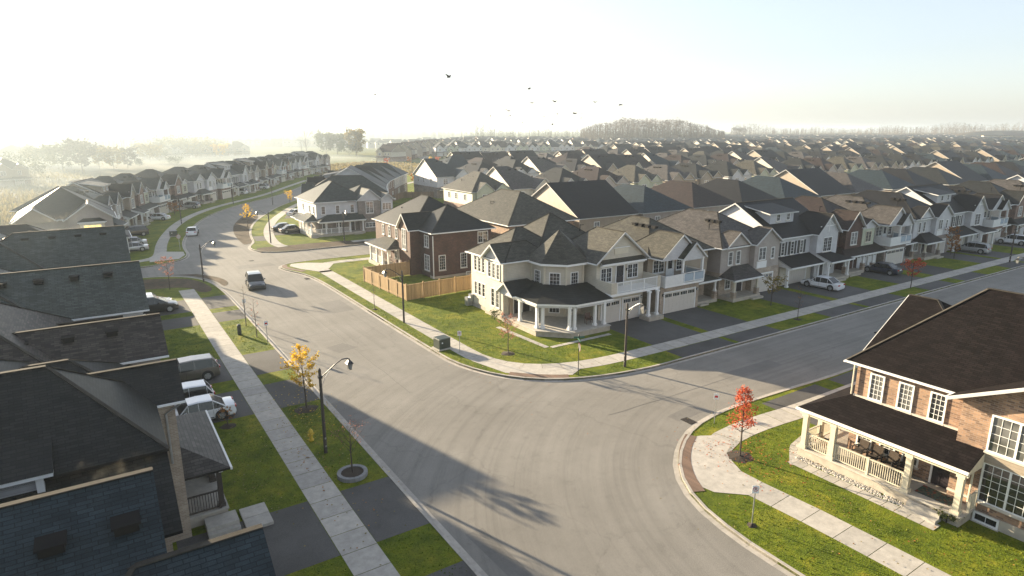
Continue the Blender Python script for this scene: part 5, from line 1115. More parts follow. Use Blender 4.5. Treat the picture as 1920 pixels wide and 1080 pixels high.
def tname(n):
    return ordn[n - 1] if n <= 20 else str(n) + ('st' if n % 10 == 1 else 'nd' if n % 10 == 2 else 'rd' if n % 10 == 3 else 'th')
cnt = 0; rowend = {}
rr = random.Random(11)
h = House('field_house', 'tan-lit hip-roofed brick house directly behind the dark brick house', (46.6, 71.8), 0, GF)
h.body(0, 11.2, 0, 16.4, 0, ZE + .1, 'b_tan'); h.hip(0, 11.2, 0, 16.4, ZE + .15, .62, 'y', 'hh', 'r_olive', .5); h.win('f', 0, 3, 3.8, 1, 1.2, 2, 3); h.win('f', 0, 8, 3.8, 1, 1.2, 2, 3); h.win('l', 0, 8, 3.8, 1, 1.2, 2, 3); h.vents([(5.9, 6.2 + k * .8, 9.3) for k in range(3)]); h.pipe((2.6, 9, 7.7)); h.finish()
index_kids()
for (y, fc, xa, xb, forced) in rows:
    x = xa; n = 0; nrow += 1; last = -1
    if y > 230:
        while pxof(x, y, 0)[0] < {236: 1075, 266: 1100, 296: 1130, 330: 1150, 362: 1165}[y]: x += 2
    while x < xb:
        k = forced[n % len(forced)] if forced and n < len(forced) * 2 else rr.choice((0, 1, 3, 7, 10, 5, 9, 1, 7, 3, 0, 10, 2, 4, 6, 8, 11))
        if k == last: k = (k + 5) % 12
        last = k; W, D = WD[k]
        far = y > 320
        px = pxof(x, y, 6)
        if px[0] > 2010: break
        n += 1
        kind, br, sd, rf, cw, shp = TY[k]
        lab = '%s %s roof, %s house from left in %s roof row behind right street' % (cw, shp, tname(n), rowname[nrow - 1])
        jy = rr.uniform(-.8, .8)
        loc = (x, y + jy, ZL) if fc == 's' else (x + W, y + jy, ZL); rz = 0 if fc == 's' else math.pi
        if nrow == 2 and n == 1: loc = (66.4, 116.4, ZL)
        if k not in templ:
            hh = House('field_house', lab, loc, rz, GF, near=False); t_far(hh, W, D, br, sd, rf, kind); templ[k] = hh.finish(); index_kids()
        else: copytree(templ[k], loc, rz, lab)
        rowend[nrow] = x + W; cnt += 1; x += W + 1.25 + (rr.uniform(0, 4) if n % 7 == 0 else 0)
print('FIELD HOUSES', cnt)
# ---- houses across the green, individually seen: left ones from the gap to the curved road
cols_ = [(3, 'charcoal'), (8, 'olive-grey'), (9, 'blue-grey'), (3, 'charcoal'), (4, 'grey'), (6, 'brown'), (7, 'black'), (8, 'olive-grey')]
index_kids()
for n in range(17):
    px = 829 + n * 21.5; x, y = gp(px, 293 - n * .25, 0)
    k, cw = cols_[n % 8]
    copytree(templ[k], (x - 5, y, ZL), R(-14), '%s-roofed house, %s from the left in the row across the green' % (cw, tname(n + 1))); cnt += 1
for n in range(12):
    x, y = gp(706 + n * 9, 303 - n * 1.9, 0); k = (6, 0, 2)[n % 3]
    copytree(templ[k], (x, y, 0), R(-62), '%s roof, %s house of the terrace beside the curving far road' % (('brown', 'black', 'dark brown')[n % 3], tname(n + 1))); cnt += 1
for n in range(9):
    x, y = gp(238 + n * 25, 300 - n * 1.0, 0); k = (3, 10, 4)[n % 3]
    copytree(templ[k], (x, y, 0), R(-14), 'faint %s-roofed house, %s from left in misty row left of tall bare tree' % (('dark', 'plain', 'grey')[n % 3], tname(n + 1))); cnt += 1
copytree(templ[10], gp(-12, 352, 0) + (0,), R(20), 'lone hazy house at the left edge beyond the misty meadow'); cnt += 1
# everything farther than those: one object
far = MB(); rr = random.Random(5)
def simple(x, y, W, D, z, rz, rf, wl):
    c_, s_ = math.cos(rz), math.sin(rz); T = lambda a, b_, q: (x + a * c_ - b_ * s_, y + a * s_ + b_ * c_, q)
    far.mesh([T(0, 0, 0), T(W, 0, 0), T(W, D, 0), T(0, D, 0), T(0, 0, ZE + z), T(W, 0, ZE + z), T(W, D, ZE + z), T(0, D, ZE + z)], [(0, 1, 5, 4), (1, 2, 6, 5), (2, 3, 7, 6), (3, 0, 4, 7)], wl)
    hw = W / 2; zr = ZE + z + hw * .6
    a, b_, c, d = T(-.4, -.4, ZE + z), T(W + .4, -.4, ZE + z), T(W + .4, D + .4, ZE + z), T(-.4, D + .4, ZE + z)
    if rr.random() < .6:
        p, q = T(hw, hw, zr), T(hw, D - hw, zr); far.mesh([a, b_, c, d, p, q], [(0, 1, 4), (1, 2, 5, 4), (2, 3, 5), (3, 0, 4, 5)], rf)
    else:
        p, q = T(-.4, D / 2, zr), T(W + .4, D / 2, zr); far.mesh([a, b_, c, d, p, q], [(0, 1, 5, 4), (2, 3, 4, 5)], rf); far.mesh([T(0, 0, ZE + z), T(0, D, ZE + z), T(0, D / 2, zr - .2), T(W, 0, ZE + z), T(W, D, ZE + z), T(W, D / 2, zr - .2)], [(0, 2, 1), (3, 4, 5)], wl)
    for u in (.2, .6): far.poly([T(W * u, -.05, 3.9), T(W * u + 1.5, -.05, 3.9), T(W * u + 1.5, -.05, 5.2), T(W * u, -.05, 5.2)], 'glass')
RFS = ['r_black', 'r_char', 'r_char', 'r_grey', 'r_blue', 'r_blue', 'r_slate', 'r_brown']; WLS = ['s_white', 's_beige', 's_cream', 'b_beige', 'b_red', 's_light']
for y in (395, 425, 462, 492, 530, 562, 604, 640, 690, 740, 800, 870, 950):
    x0 = gp(1172, 300)[0] / gp(1172, 300)[1] * y * 0.99; x = x0
    while pxof(x, y, 0)[0] < 1990:
        if rr.random() > .06: simple(x, y + rr.uniform(-3, 3), 10.5, 14, rr.uniform(-.3, .5), rr.choice((0, 0, .05, -.05)), rr.choice(RFS), rr.choice(WLS))
        x += 13 + (rr.random() < .1) * 9
for i_, (y, fc, xa, xb, forced) in enumerate(rows):
    x = rowend[i_ + 1] + 2.5
    while pxof(x, y, 0)[0] < 1990: simple(x, y + rr.uniform(-2, 2), 10.5, 14, rr.uniform(-.3, .5), 0, rr.choice(RFS), rr.choice(WLS)); x += 12.8
for (pa_, pb_, py_, st_) in ((690, 1170, 278, 15), (780, 1170, 272, 13), (860, 1170, 267, 11), (440, 700, 275, 17), (0, 170, 300, 30), (100, 420, 272, 17)):
    px = pa_
    while px < pb_:
        x, y = gp(px, py_ + rr.uniform(-1, 1)); simple(x, y, 11, 13, 0, R(-14), rr.choice(RFS), rr.choice(WLS)); px += st_ * rr.uniform(.9, 1.2)
struct(far.build('distant_houses', fix=False), 'stuff')
# ---------------------------------------------------------------- trees
def leafcloud(mb, pts, size, m, rnd):
    for (x, y, z) in pts:
        a = rnd.uniform(0, 6.28); t = rnd.uniform(-.9, .9); s = size * rnd.uniform(.6, 1.3)
        u = Vector((math.cos(a), math.sin(a), t * .6)).normalized() * s; v = Vector((-math.sin(a) * .5, math.cos(a) * .5, rnd.uniform(.3, 1))).normalized() * s * .8
        p = Vector((x, y, z)); mb.poly([p - u, p - v * .7, p + u, p + v], m)
def tree(name, label, loc, h, r, leaf, n, seed, z0=0.3, shape='oval', lsize=.09, cat='tree', group=None, trunk=.05, limbs=16, clump=0.0):
    rnd = random.Random(seed); e = empty(name, label, cat, (loc[0], loc[1], loc[2] if len(loc) > 2 else ZL), 0, group)
    t = MB(); lean = (rnd.uniform(-.03, .03), rnd.uniform(-.03, .03)); top = Vector((lean[0] * h, lean[1] * h, h * .96))
    P = [Vector((0, 0, -.1))] + [Vector((lean[0] * h * f + rnd.uniform(-.01, .01) * h, lean[1] * h * f + rnd.uniform(-.01, .01) * h, h * f)) for f in (.25, .5, .75)] + [top]
    t.tube(P, [trunk * 1.25, trunk, trunk * .8, trunk * .5, trunk * .15], 'bark', 6)
    tips = []
    for i in range(limbs):
        f = z0 + (0.93 - z0) * (i + .5) / limbs; zz = h * f; b0 = Vector((lean[0] * zz, lean[1] * zz, zz)); a = i * 2.4 + rnd.uniform(-.4, .4)
        q = (f - z0) / (1 - z0)
        rad = r * ((math.sin(math.pi * min(1, q * .85 + .13)) ** .7) if shape == 'oval' else (1 - q) ** .8 if shape == 'cone' else 1.0 * (math.sin(math.pi * min(1, q * .6 + .25))))
        rad *= rnd.uniform(.7, 1.1); rise = rad * (.75 if shape != 'vase' else 1.3); b2 = b0 + Vector((math.cos(a) * rad, math.sin(a) * rad, rise)); bm = b0.lerp(b2, .5) + Vector((0, 0, -rad * .08))
        if b2.z > h: b2.z = h * rnd.uniform(.93, 1.0)
        t.tube([b0, bm, b2], [trunk * .4 * (1.1 - q), trunk * .25, trunk * .07], 'bark', 4, False); tips.append((b0, bm, b2, rad))
        for _ in range(4):
            s = b0.lerp(b2, rnd.uniform(.3, .95)); a2 = a + rnd.uniform(-1.3, 1.3); L = rad * rnd.uniform(.3, .6) + .06 * h * .3
            e2 = s + Vector((math.cos(a2) * L, math.sin(a2) * L, L * rnd.uniform(.3, 1.1))); t.tube([s, e2], [trunk * .12, trunk * .04], 'bark', 3, False); tips.append((s, s.lerp(e2, .5), e2, L))
    t.build('trunk', e, fix=False)
    if n:
        c = MB(); pts = []
        for _ in range(n):
            b0, bm, b2, rad = tips[rnd.randrange(len(tips))]; f = rnd.uniform(.35, 1.08); q = b0.lerp(b2, f); j = (.10 + clump) * max(rad, .25 * r) + .03
            pts.append((q.x + rnd.gauss(0, j), q.y + rnd.gauss(0, j), q.z + rnd.gauss(0, j)))
        leafcloud(c, pts, lsize, leaf, rnd); c.build('crown', e, fix=False)
    return e
tree('maple_tree', 'young tree with bright yellow leaves at the left kerb', (10.35, 41.2), 4.2, .95, 'l_yellow', 1300, 1, .3, 'oval', .075, limbs=20)
tree('maple_tree', 'young conical tree with bright red leaves beside the tactile corner', (29.45, 20.9), 4.4, .78, 'l_red', 1500, 2, .32, 'cone', .055, limbs=34, clump=.04)
tree('maple_tree', 'slender tree with faded pink-red leaves before the tower house', (27.8, 43.0), 3.5, .75, 'l_pink', 420, 3, .3, 'oval', .06, trunk=.035)
tree('shrub_tree', 'small near-leafless dark red tree inside the round stone planter', (10.0, 31.2, ZL + .2), 2.7, .95, 'l_pink', 130, 4, .4, 'vase', .04, trunk=.04)
tree('maple_tree', 'thin reddish tree on the bare soil of the left side street corner', (6.4, 83.6), 4.0, .85, 'l_pink', 300, 5, .35, 'oval', .08, trunk=.04)
tree('sapling', 'leafless sapling with pink tape at the left kerb, the farther of two', (10.9, 63.4), 4.2, .35, 'l_pink', 14, 6, .35, 'oval', .05, trunk=.035, limbs=8)
tree('sapling', 'leafless sapling at the left kerb, the nearer of two', (11.0, 59.2), 3.8, .5, 'l_pink', 50, 7, .25, 'oval', .05, trunk=.035, limbs=12)
tree('sapling', 'small staked sapling on the boulevard strip beside the cedar fence', (23.5, 62.2), 2.6, .25, 'l_orange', 12, 8, .5, 'oval', .05, trunk=.03, limbs=6)
tree('sapling', 'thin leafless sapling on the strip before the taupe hip-roofed house', (57.4, 35.6), 3.4, .5, 'l_orange', 25, 9, .35, 'oval', .06, trunk=.035, limbs=10)
tree('maple_tree', 'small olive-yellow tree on the lawn of the taupe hip-roofed house', (59.7, 40.3), 3.0, .95, 'l_autumn', 500, 10, .4, 'oval', .09)
tree('maple_tree', 'small dark red tree on the strip near the dark blue sedan', (80.5, 36.0), 3.4, .95, 'l_red', 700, 12, .35, 'oval', .09)
tree('maple_tree', 'orange-brown conical sapling on the lawn left of the silver wagon', (104.8, 41.6), 3.6, .8, 'l_orange', 600, 13, .2, 'cone', .09)
tree('maple_tree', 'brown leafy sapling right behind the orange-brown one by the wagon', (107.8, 43.3), 4.2, .9, 'l_orange', 450, 14, .25, 'oval', .1)
tree('maple_tree', 'bright yellow tree on the bare soil at the bend', (24.9, 132.2), 4.6, 1.3, 'l_yellow', 330, 15, .25, 'cone', .12)
tree('maple_tree', 'small golden tree at the far end of the bend', (42.5, 168.5), 3.2, .9, 'l_yellow', 300, 16, .2, 'oval', .14)
tree('maple_tree', 'orange bush-like tree beside the parked cars on the left far row', (15.2, 160.5), 2.4, 1.3, 'l_orange', 400, 17, .1, 'oval', .14)
for i, (px, py, h_, lf, w_) in enumerate([(725, 303 + 12, 4.5, 'l_red', 'dark red'), (768, 310, 4.0, 'l_orange', 'orange'), (821, 311, 4.5, 'l_red', 'wine red'), (776, 351, 4.5, 'l_orange', 'pale orange'), (807, 308, 3.6, 'l_yellow', 'yellow'), (804 + 20, 292, 5, 'l_green', 'green'), (846, 295, 5, 'l_green', 'dull green'), (922, 291, 5, 'l_red', 'brown-red')]):
    tree('park_tree', w_ + ' young tree standing by the curving far road in the green', gp(px, py) + (.15,), h_, h_ * .28, lf, 120, 30 + i, .3, 'oval', .3, limbs=8)
# hazy trees of the marsh and beyond
def bigtree(label, px, pyb, pyt, wpx, leaf, seed, n=900, shape='oval', bare=False, z0=.12, group=None, name='tree'):
    x, y = gp(px, pyb); dep = x * _sy + y * _cy; sc = dep / F; h_ = (pyb - pyt) * sc * 1.0; r = wpx * sc / 2
    return tree(name, label, (x, y, 0), h_, r, leaf, 0 if bare else n, seed, z0, shape, .055 * h_ if h_ < 14 else .045 * h_, 'tree', group, trunk=h_ * .014, limbs=26 if bare else 18, clump=.12)
GT = 'hazy trees of the marsh on the left'
for i, a in enumerate([(66, 312, 286, 30, 'l_autumn', 'small orange-tinted'), (92, 318, 283, 44, 'l_green', 'grey-green rounded'), (118, 322, 281, 48, 'l_green', 'broad dark'), (155, 322, 270, 44, 'l_twig', 'thin half-bare'), (187, 318, 282, 40, 'l_autumn', 'pale yellow-green'), (214, 318, 285, 32, 'l_autumn', 'golden-topped'),
                       (240, 316, 282, 28, 'l_twig', 'spindly'), (262, 314, 298, 14, 'l_green', 'small dark conical'), (282, 306, 277, 44, 'l_autumn', 'wide yellowish'), (303, 300, 285, 26, 'l_green', 'rounded low'), (330, 296, 268, 60, 'l_green', 'big faint'), (362, 296, 270, 66, 'l_autumn', 'broad hazy brown'), (392, 294, 272, 46, 'l_green', 'faint rounded'), (412, 296, 274, 24, 'l_yellow', 'small bright yellow'), (328, 312, 298, 26, 'l_green', 'low isolated'), (20, 330, 300, 70, 'l_green', 'dark shadowed'), (60, 338, 312, 60, 'l_green', 'low dark')]):
    bigtree(a[5] + ' tree in the misty marsh, ' + tname(i + 1) + ' of the scattered group', a[0], a[1], a[2], a[3] * 1.15, a[4], 50 + i, 1000, 'cone' if 'conical' in a[5] else 'oval', group=GT)
bigtree('tall bare tree rising behind the end of the bending row', 575, 291, 245, 36, 'l_twig', 80, bare=True, shape='vase', z0=.2)
bigtree('second bare tree just left of the tall bare one', 566, 291, 258, 20, 'l_twig', 81, bare=True, shape='vase', z0=.2)
bigtree('broad green tree right of the tall bare tree', 612, 290, 256, 36, 'l_green', 82, 2000); bigtree('green tree next to the broad green one', 633, 290, 257, 34, 'l_green', 83, 2000)
bigtree('tall yellow-topped tree left of the terrace', 668, 292, 250, 34, 'l_autumn', 84, 2600); bigtree('dark bushy tree at the foot of the terrace', 655, 292, 272, 34, 'l_green', 85, 1200)
# dry grass and shrubs in the marsh
dg = MB(); rr = random.Random(4)
for _ in range(9000):
    px = rr.uniform(-40, 330); py = rr.uniform(318, 425)
    if py < 330 and px > 160: continue
    x, y = gp(px, py); h_ = rr.uniform(.3, 1.3) * (1.8 if rr.random() < .06 else 1); w_ = rr.uniform(.2, .6); a = rr.uniform(0, 3.1)
    if x > -9 and y < 200: continue
    dg.poly([(x - math.cos(a) * w_, y - math.sin(a) * w_, 0), (x + math.cos(a) * w_, y + math.sin(a) * w_, 0), (x + rr.uniform(-.4, .4), y + rr.uniform(-.4, .4), h_)], 'l_dry')
for _ in range(5200):
    x = rr.uniform(80, 156); y = rr.uniform(232, 372)
    if not in_poly(x, y, [(92, 234), (102, 246), (122, 258), (138, 274), (150, 300), (155, 320), (150, 350), (138, 370), (110, 350), (84, 300), (80, 262)]): continue
    h_ = rr.uniform(.2, 1.0); w_ = rr.uniform(.2, .6); a = rr.uniform(0, 3.1)
    dg.poly([(x - math.cos(a) * w_, y - math.sin(a) * w_, .15), (x + math.cos(a) * w_, y + math.sin(a) * w_, .15), (x + rr.uniform(-.3, .3), y, .15 + h_)], 'l_dry')
struct(dg.build('tall_dry_grass', fix=False), 'stuff')
# far woods: each one mass
def wood(name, pxa, pxb, depth, prof, n, m, seed, hvar=.12):
    """prof(px) -> top pixel row; trunks and twig clusters standing over a strip of land"""
    rnd = random.Random(seed); mb = MB()
    for _ in range(n):
        px = rnd.uniform(pxa, pxb); dep = depth * rnd.uniform(1.0, 1.12)
        a = (px - 960) / (F / _cp * 1.0); dx = dep * (_sy + a * _cy); dy = dep * (_cy - a * _sy)
        top = CAMH + (HY - prof(px)) / 1236.0 * dep; top *= rnd.uniform(1 - hvar, 1.03)
        if top < 4: continue
        r = top * .12
        mb.tube([(dx, dy, 0), (dx + rnd.uniform(-1, 1), dy, top * .95)], [.35, .06], 'l_twig', 3, False)
        for _k in range(26):
            q = rnd.uniform(.12, 1.0); rr2 = r * math.sin(math.pi * min(1, q * .8 + .12)) * 1.3 + .5; an = rnd.uniform(0, 6.28); d = rnd.uniform(.2, 1) * rr2
            p = Vector((dx + math.cos(an) * d, dy + math.sin(an) * d, top * q)); s = rnd.uniform(.5, 1.3) * top * .045
            u = Vector((rnd.uniform(-1, 1), rnd.uniform(-1, 1), rnd.uniform(-.3, 1))).normalized() * s; v = Vector((rnd.uniform(-1, 1), rnd.uniform(-1, 1), rnd.uniform(-.5, 1))).normalized() * s * .5
            mb.poly([p - u, p + v, p + u * 1.2], m)
    return struct(mb.build(name, fix=False), 'stuff')
def bump_(px, c, w, h): return h * max(0, 1 - ((px - c) / w) ** 2)
wood('bare_woodland', 1088, 1360, 800, lambda p: 246 - bump_(p, 1215, 150, 23) - 3 * math.sin(p * .09) * math.sin(p * .031), 900, 'l_twig', 1, .1)
wood('treeline', 1370, 2000, 1300, lambda p: 243 - 8 - 4 * math.sin(p * .011) - 2 * math.sin(p * .05), 1500, 'l_twig', 2, .35)
wood('treeline', 560, 1100, 1000, lambda p: 243 - 1 - bump_(p, 905, 35, 8) - bump_(p, 640, 40, 3) - 3 * abs(math.sin(p * .03)), 800, 'l_green', 3, .3)
wood('treeline', -60, 560, 760, lambda p: 246 - 3 * abs(math.sin(p * .02)) - bump_(p, 215, 35, 6) - bump_(p, 365, 18, 8), 420, 'l_green', 4)
wood('treeline', -60, 420, 520, lambda p: 262 - 4 * abs(math.sin(p * .05)), 200, 'l_green', 6)
bigtree('rounded tree right of the bare wood above the roofs', 1386, 262, 243, 26, 'l_twig', 90, 900)
# ---------------------------------------------------------------- street lamps
def lamp(label, x, y, ang, h_=5.15, arm=1.75, lantern=True):
    e = empty('street_lamp', label, 'street lamp', (x, y, ZL), ang, 'tall street lamps')
    p = MB(); p.tube([(0, 0, 0), (0, 0, h_)], [.105, .08], 'polebrown', 8); p.tube([(0, 0, h_), (0, 0, h_ + .12)], [.09, .02], 'polebrown', 8); p.build('pole', e, smooth=False)
    a = MB(); pts = [(0.05, 0, h_ - .45), (.35, 0, h_ - .25), (.9, 0, h_ + .15), (1.3, 0, h_ + .38), (arm - .1, 0, h_ + .38), (arm, 0, h_ + .28)]; a.tube(pts, .035, 'black', 6); a.tube([(.08, 0, h_ - .95), (.3, 0, h_ - .5), (.62, 0, h_ - .12)], .018, 'galv', 5)
    a.box(-.11, .11, -.11, .11, h_ - .5, h_ - .35, 'black'); a.build('arm', e)
    b = MB(); z = h_ + .05; s0, s1 = .1, .19
    for k in range(4):
        c0 = (math.cos(R(45 + 90 * k)), math.sin(R(45 + 90 * k))); b.bar((arm + c0[0] * s0, c0[1] * s0, z - .36), (arm + c0[0] * s1, c0[1] * s1, z), .022, 'black')
    b.mesh([(arm + x_ * .2, y_ * .2, z) for x_, y_ in ((-1, -1), (1, -1), (1, 1), (-1, 1))] + [(arm + x_ * .06, y_ * .06, z + .2) for x_, y_ in ((-1, -1), (1, -1), (1, 1), (-1, 1))], [(3, 2, 1, 0), (4, 5, 6, 7), (0, 1, 5, 4), (1, 2, 6, 5), (2, 3, 7, 6), (3, 0, 4, 7)], 'black')
    b.tube([(arm, 0, z + .2), (arm, 0, z + .32)], [.05, .01], 'black', 6); b.box(arm - .1, arm + .1, -.1, .1, z - .38, z - .35, 'black')
    ln_ = b.build('lantern', e, fix=False)
    q = MB(); q.mesh([(arm - .085, -.085, z - .35), (arm + .085, -.085, z - .35), (arm + .085, .085, z - .35), (arm - .085, .085, z - .35), (arm - .15, -.15, z - .01), (arm + .15, -.15, z - .01), (arm + .15, .15, z - .01), (arm - .15, .15, z - .01)], [(3, 2, 1, 0), (4, 5, 6, 7), (0, 1, 5, 4), (1, 2, 6, 5), (2, 3, 7, 6), (3, 0, 4, 7)], 'lampglass'); q.build('lantern_glass', ln_)
    st = MB(); st.box(-.02, .05, -.118, -.1, .4, .5, 'galv'); st.box(-.02, .05, -.112, -.09, .9, 1.0, 'galv'); st.build('sticker', e)
    return e
M['lampglass'] = plain('lantern_glass', (0.2, 0.2, 0.19), 0.15, spec=0.5)
lamp('nearest street lamp, lantern over the road by the yellow hydrant', 9.56, 34.5, 0)
lamp('street lamp beside the cedar fence corner', 24.1, 56.1, R(180)); lamp('street lamp on the left side street corner above the dark SUV', 10.4, 85.9, R(12), 4.6)
lamp('street lamp on the strip before the double garage of the tower house', 33.9, 35.3, R(-90)); lamp('street lamp on the far right of the north sidewalk', 108.5, 36.0, R(-90))
lamp('street lamp between the sidewalk and road before the black sedans', 24.1, 110.0, R(180)); lamp('street lamp before the porch of the pale house', 34.4, 103.4, R(-90)); lamp('street lamp on the outer sidewalk of the bend', 14.6, 143.6, R(-25)); lamp('street lamp farther along the bend on the inner side', 38.0, 167.5, R(150)); lamp('second street lamp on the outer sidewalk of the bend', 30.0, 174.5, R(-40))
xx = 80.0
while pxof(xx, 24.1, 5)[0] < 1872: xx += .5
lamp('street lamp rising behind the brown roof at right', xx, 24.1, R(90))
for i, (px, py, top) in enumerate([(773, 327, 281), (790, 318, 291), (798, 312, 288), (833, 307, 288), (848, 303, 289), (873, 314, 281), (899, 296, 282), (708, 342, 300)]):
    x, y = gp(px, py); dep = x * _sy + y * _cy; hh = (py - top) * dep / 1236
    m = MB(); m.tube([(0, 0, 0), (0, 0, hh)], [.14, .08], 'polebrown', 6); m.tube([(0, 0, hh - .1), (-1.4, 0, hh + .1)], .05, 'polebrown', 5); m.box(-1.8, -1.3, -.12, .12, hh + .02, hh + .15, 'galv')
    tag(m.build('road_lamp', loc=(x, y, .14)), 'thin lamp pole in the green, %s of the far poles' % tname(i + 1), 'lamp post', 'thin poles beside the far road')
# ---------------------------------------------------------------- signs
def sign(label, x, y, h_, ang, kind, cat='sign', blades=False):
    e = empty('street_sign', label, cat, (x, y, ZL), ang)
    p = MB(); p.tube([(0, 0, 0), (0, 0, h_)], .03, 'galv' if not blades else 'black', 6); p.build('post', e)
    f = MB()
    if kind == 'p':
        f.box(-.16, .16, -.045, -.03, h_ - .42, h_ - .02, 'signwhite'); z = h_ - .2; r = .11
        for k in range(20): a, b_ = R(18 * k), R(18 * k + 18); f.bar((r * math.cos(a), -.05, z + r * math.sin(a)), (r * math.cos(b_), -.05, z + r * math.sin(b_)), .022, 'signred', .012)
        f.bar((-.08, -.052, z + .08), (.08, -.052, z - .08), .022, 'signred', .012)
        f.box(-.04, -.02, -.05, -.046, z - .07, z + .07, 'black'); f.box(-.02, .035, -.05, -.046, z + .05, z + .07, 'black'); f.box(-.02, .035, -.05, -.046, z - .01, z + .01, 'black'); f.box(.025, .045, -.05, -.046, z + .0, z + .06, 'black')
    elif kind == 'rect': f.box(-.16, .16, -.045, -.03, h_ - .42, h_ - .02, 'signwhite'); f.box(-.1, .1, -.05, -.046, h_ - .3, h_ - .16, 'signred')
    elif kind in ('stop', 'stopback'):
        v = [(.36 * math.cos(R(22.5 + 45 * k)), h_ - .5 + .36 * math.sin(R(22.5 + 45 * k))) for k in range(8)]
        f.mesh([(a, -.045, b_) for a, b_ in v] + [(a, -.03, b_) for a, b_ in v], [tuple(range(8)), tuple(range(15, 7, -1))] + [(i, (i + 1) % 8, 8 + (i + 1) % 8, 8 + i) for i in range(8)], 'signred'); v2 = [(.345 * math.cos(R(22.5 + 45 * k)), -.028, h_ - .5 + .345 * math.sin(R(22.5 + 45 * k))) for k in range(8)]; f.poly(v2, 'galv')
        z = h_ - .58; w_ = .085
        def L(x0, segs):
            for a, b_, c, d in segs: f.bar((x0 + a * w_, -.05, z + b_ * .16), (x0 + c * w_, -.05, z + d * .16), .026, 'signwhite', .008)
        L(-.26, [(0, 0, 1, 0), (1, 0, 1, .5), (1, .5, 0, .5), (0, .5, 0, 1), (0, 1, 1, 1)]); L(-.12, [(.5, 0, .5, 1), (0, 1, 1, 1)]); L(.01, [(0, 0, 1, 0), (1, 0, 1, 1), (1, 1, 0, 1), (0, 1, 0, 0)]); L(.15, [(0, 0, 0, 1), (0, 1, 1, 1), (1, 1, 1, .5), (1, .5, 0, .5)])
    f.build('sign_panel', e, fix=False)
    if blades:
        b = MB(); b.box(-.42, .42, -.012, .012, h_ + .02, h_ + .18, 'signgreen'); b.box(-.012, .012, -.42, .42, h_ + .2, h_ + .36, 'signgreen'); b.build('name_blade', e); b = MB(); b.tube([(0, 0, h_), (0, 0, h_ + .45)], [.035, .03], 'black', 6); b.tube([(0, 0, h_ + .45), (0, 0, h_ + .55)], [.06, .01], 'black', 8); b.build('finial', e)
    return e
M['signwhite'] = plain('sign_white', (0.75, 0.76, 0.76), 0.4); M['signred'] = plain('sign_red', (0.5, 0.02, 0.02), 0.4); M['signgreen'] = plain('sign_green', (0.02, 0.10, 0.07), 0.4)
sign('no parking sign on the near right boulevard lawn', 24.4, 16.3, 2.15, R(-40), 'p'); sign('small white sign beside the red tree at the tactile corner', 31.7, 24.6, 2.1, R(-50), 'rect'); sign('no parking sign beside the green transformer box', 24.4, 45.3, 2.0, R(-30), 'p')
sign('stop sign with two street name blades at the tower house corner', 29.7, 36.0, 2.75, R(65), 'stop', blades=True); sign('small sign at the left kerb, the nearer of two', 11.35, 56.5, 2.2, R(-10), 'rect'); sign('small sign at the left kerb behind the leafless saplings', 11.3, 65.5, 2.2, R(170), 'rect'); sign('stop sign seen from behind at the left side street', 10.7, 111.6, 2.6, R(205), 'stop')
# ---------------------------------------------------------------- small street things
def hydrant(label, x, y, m, loc_h=.75):
    e = empty('fire_hydrant', label, 'hydrant', (x, y, ZL)); b = MB(); b.tube([(0, 0, 0), (0, 0, .08), (0, 0, .081), (0, 0, .55), (0, 0, .551), (0, 0, .6), (0, 0, .7), (0, 0, .76)], [.17, .17, .11, .11, .14, .14, .1, .03], m, 12); b.build('barrel', e)
    b = MB(); b.tube([(-.19, 0, .42), (.19, 0, .42)], .06, m, 8); b.tube([(0, -.2, .38), (0, 0, .38)], .07, m, 8); b.build('outlet', e); b = MB(); b.tube([(0, 0, .75), (0, 0, .82)], .03, m, 5); b.build('operating_nut', e)
M['hyd'] = plain('hydrant_yellow', (0.55, 0.38, 0.03), 0.45, var=.1); M['hydd'] = plain('dark_green_paint', (0.02, 0.03, 0.025), 0.5)
hydrant('yellow fire hydrant on the left strip beside the nearest lamp', 9.3, 36.5, 'hyd'); 
b = MB(); b.tube([(0, 0, 0), (0, 0, .9)], .17, 'hydd', 12); b.tube([(0, 0, .9), (0, 0, 1.0)], [.19, .12], 'hydd', 12); tag(b.build('utility_bollard', loc=(9.85, 60.9, ZL)), 'dark round utility bollard on the sunlit left strip', 'bollard')
def cabinet(label, x, y, w_, d_, h_, rz=0):
    e = empty('transformer_box', label, 'utility box', (x, y, ZL), rz); b = MB(); b.box(-w_ / 2, w_ / 2, -d_ / 2, d_ / 2, .1, h_ - .08, 'boxgreen'); b.mesh([(-w_ / 2 - .03, -d_ / 2 - .03, h_ - .079), (w_ / 2 + .03, -d_ / 2 - .03, h_ - .079), (w_ / 2 + .03, d_ / 2 + .03, h_ - .079), (-w_ / 2 - .03, d_ / 2 + .03, h_ - .079), (-w_ / 2, -d_ / 2, h_), (w_ / 2, -d_ / 2, h_), (w_ / 2, d_ / 2, h_), (-w_ / 2, d_ / 2, h_)], [(3, 2, 1, 0), (4, 5, 6, 7), (0, 1, 5, 4), (1, 2, 6, 5), (2, 3, 7, 6), (3, 0, 4, 7)], 'boxgreen'); b.box(-.01, .01, -d_ / 2 - .012, -d_ / 2 - .001, .15, h_ - .12, 'black'); b.build('cabinet', e)
    b = MB(); b.box(-w_ / 2 - .12, w_ / 2 + .12, -d_ / 2 - .12, d_ / 2 + .12, 0, .099, 'walk'); b.build('concrete_pad', e); b = MB(); b.box(-.32, -.2, -d_ / 2 - .02, -d_ / 2 - .013, h_ - .42, h_ - .3, 'signwhite'); b.build('warning_label', e)
M['boxgreen'] = plain('transformer_green', (0.03, 0.042, 0.03), 0.4, var=.1)
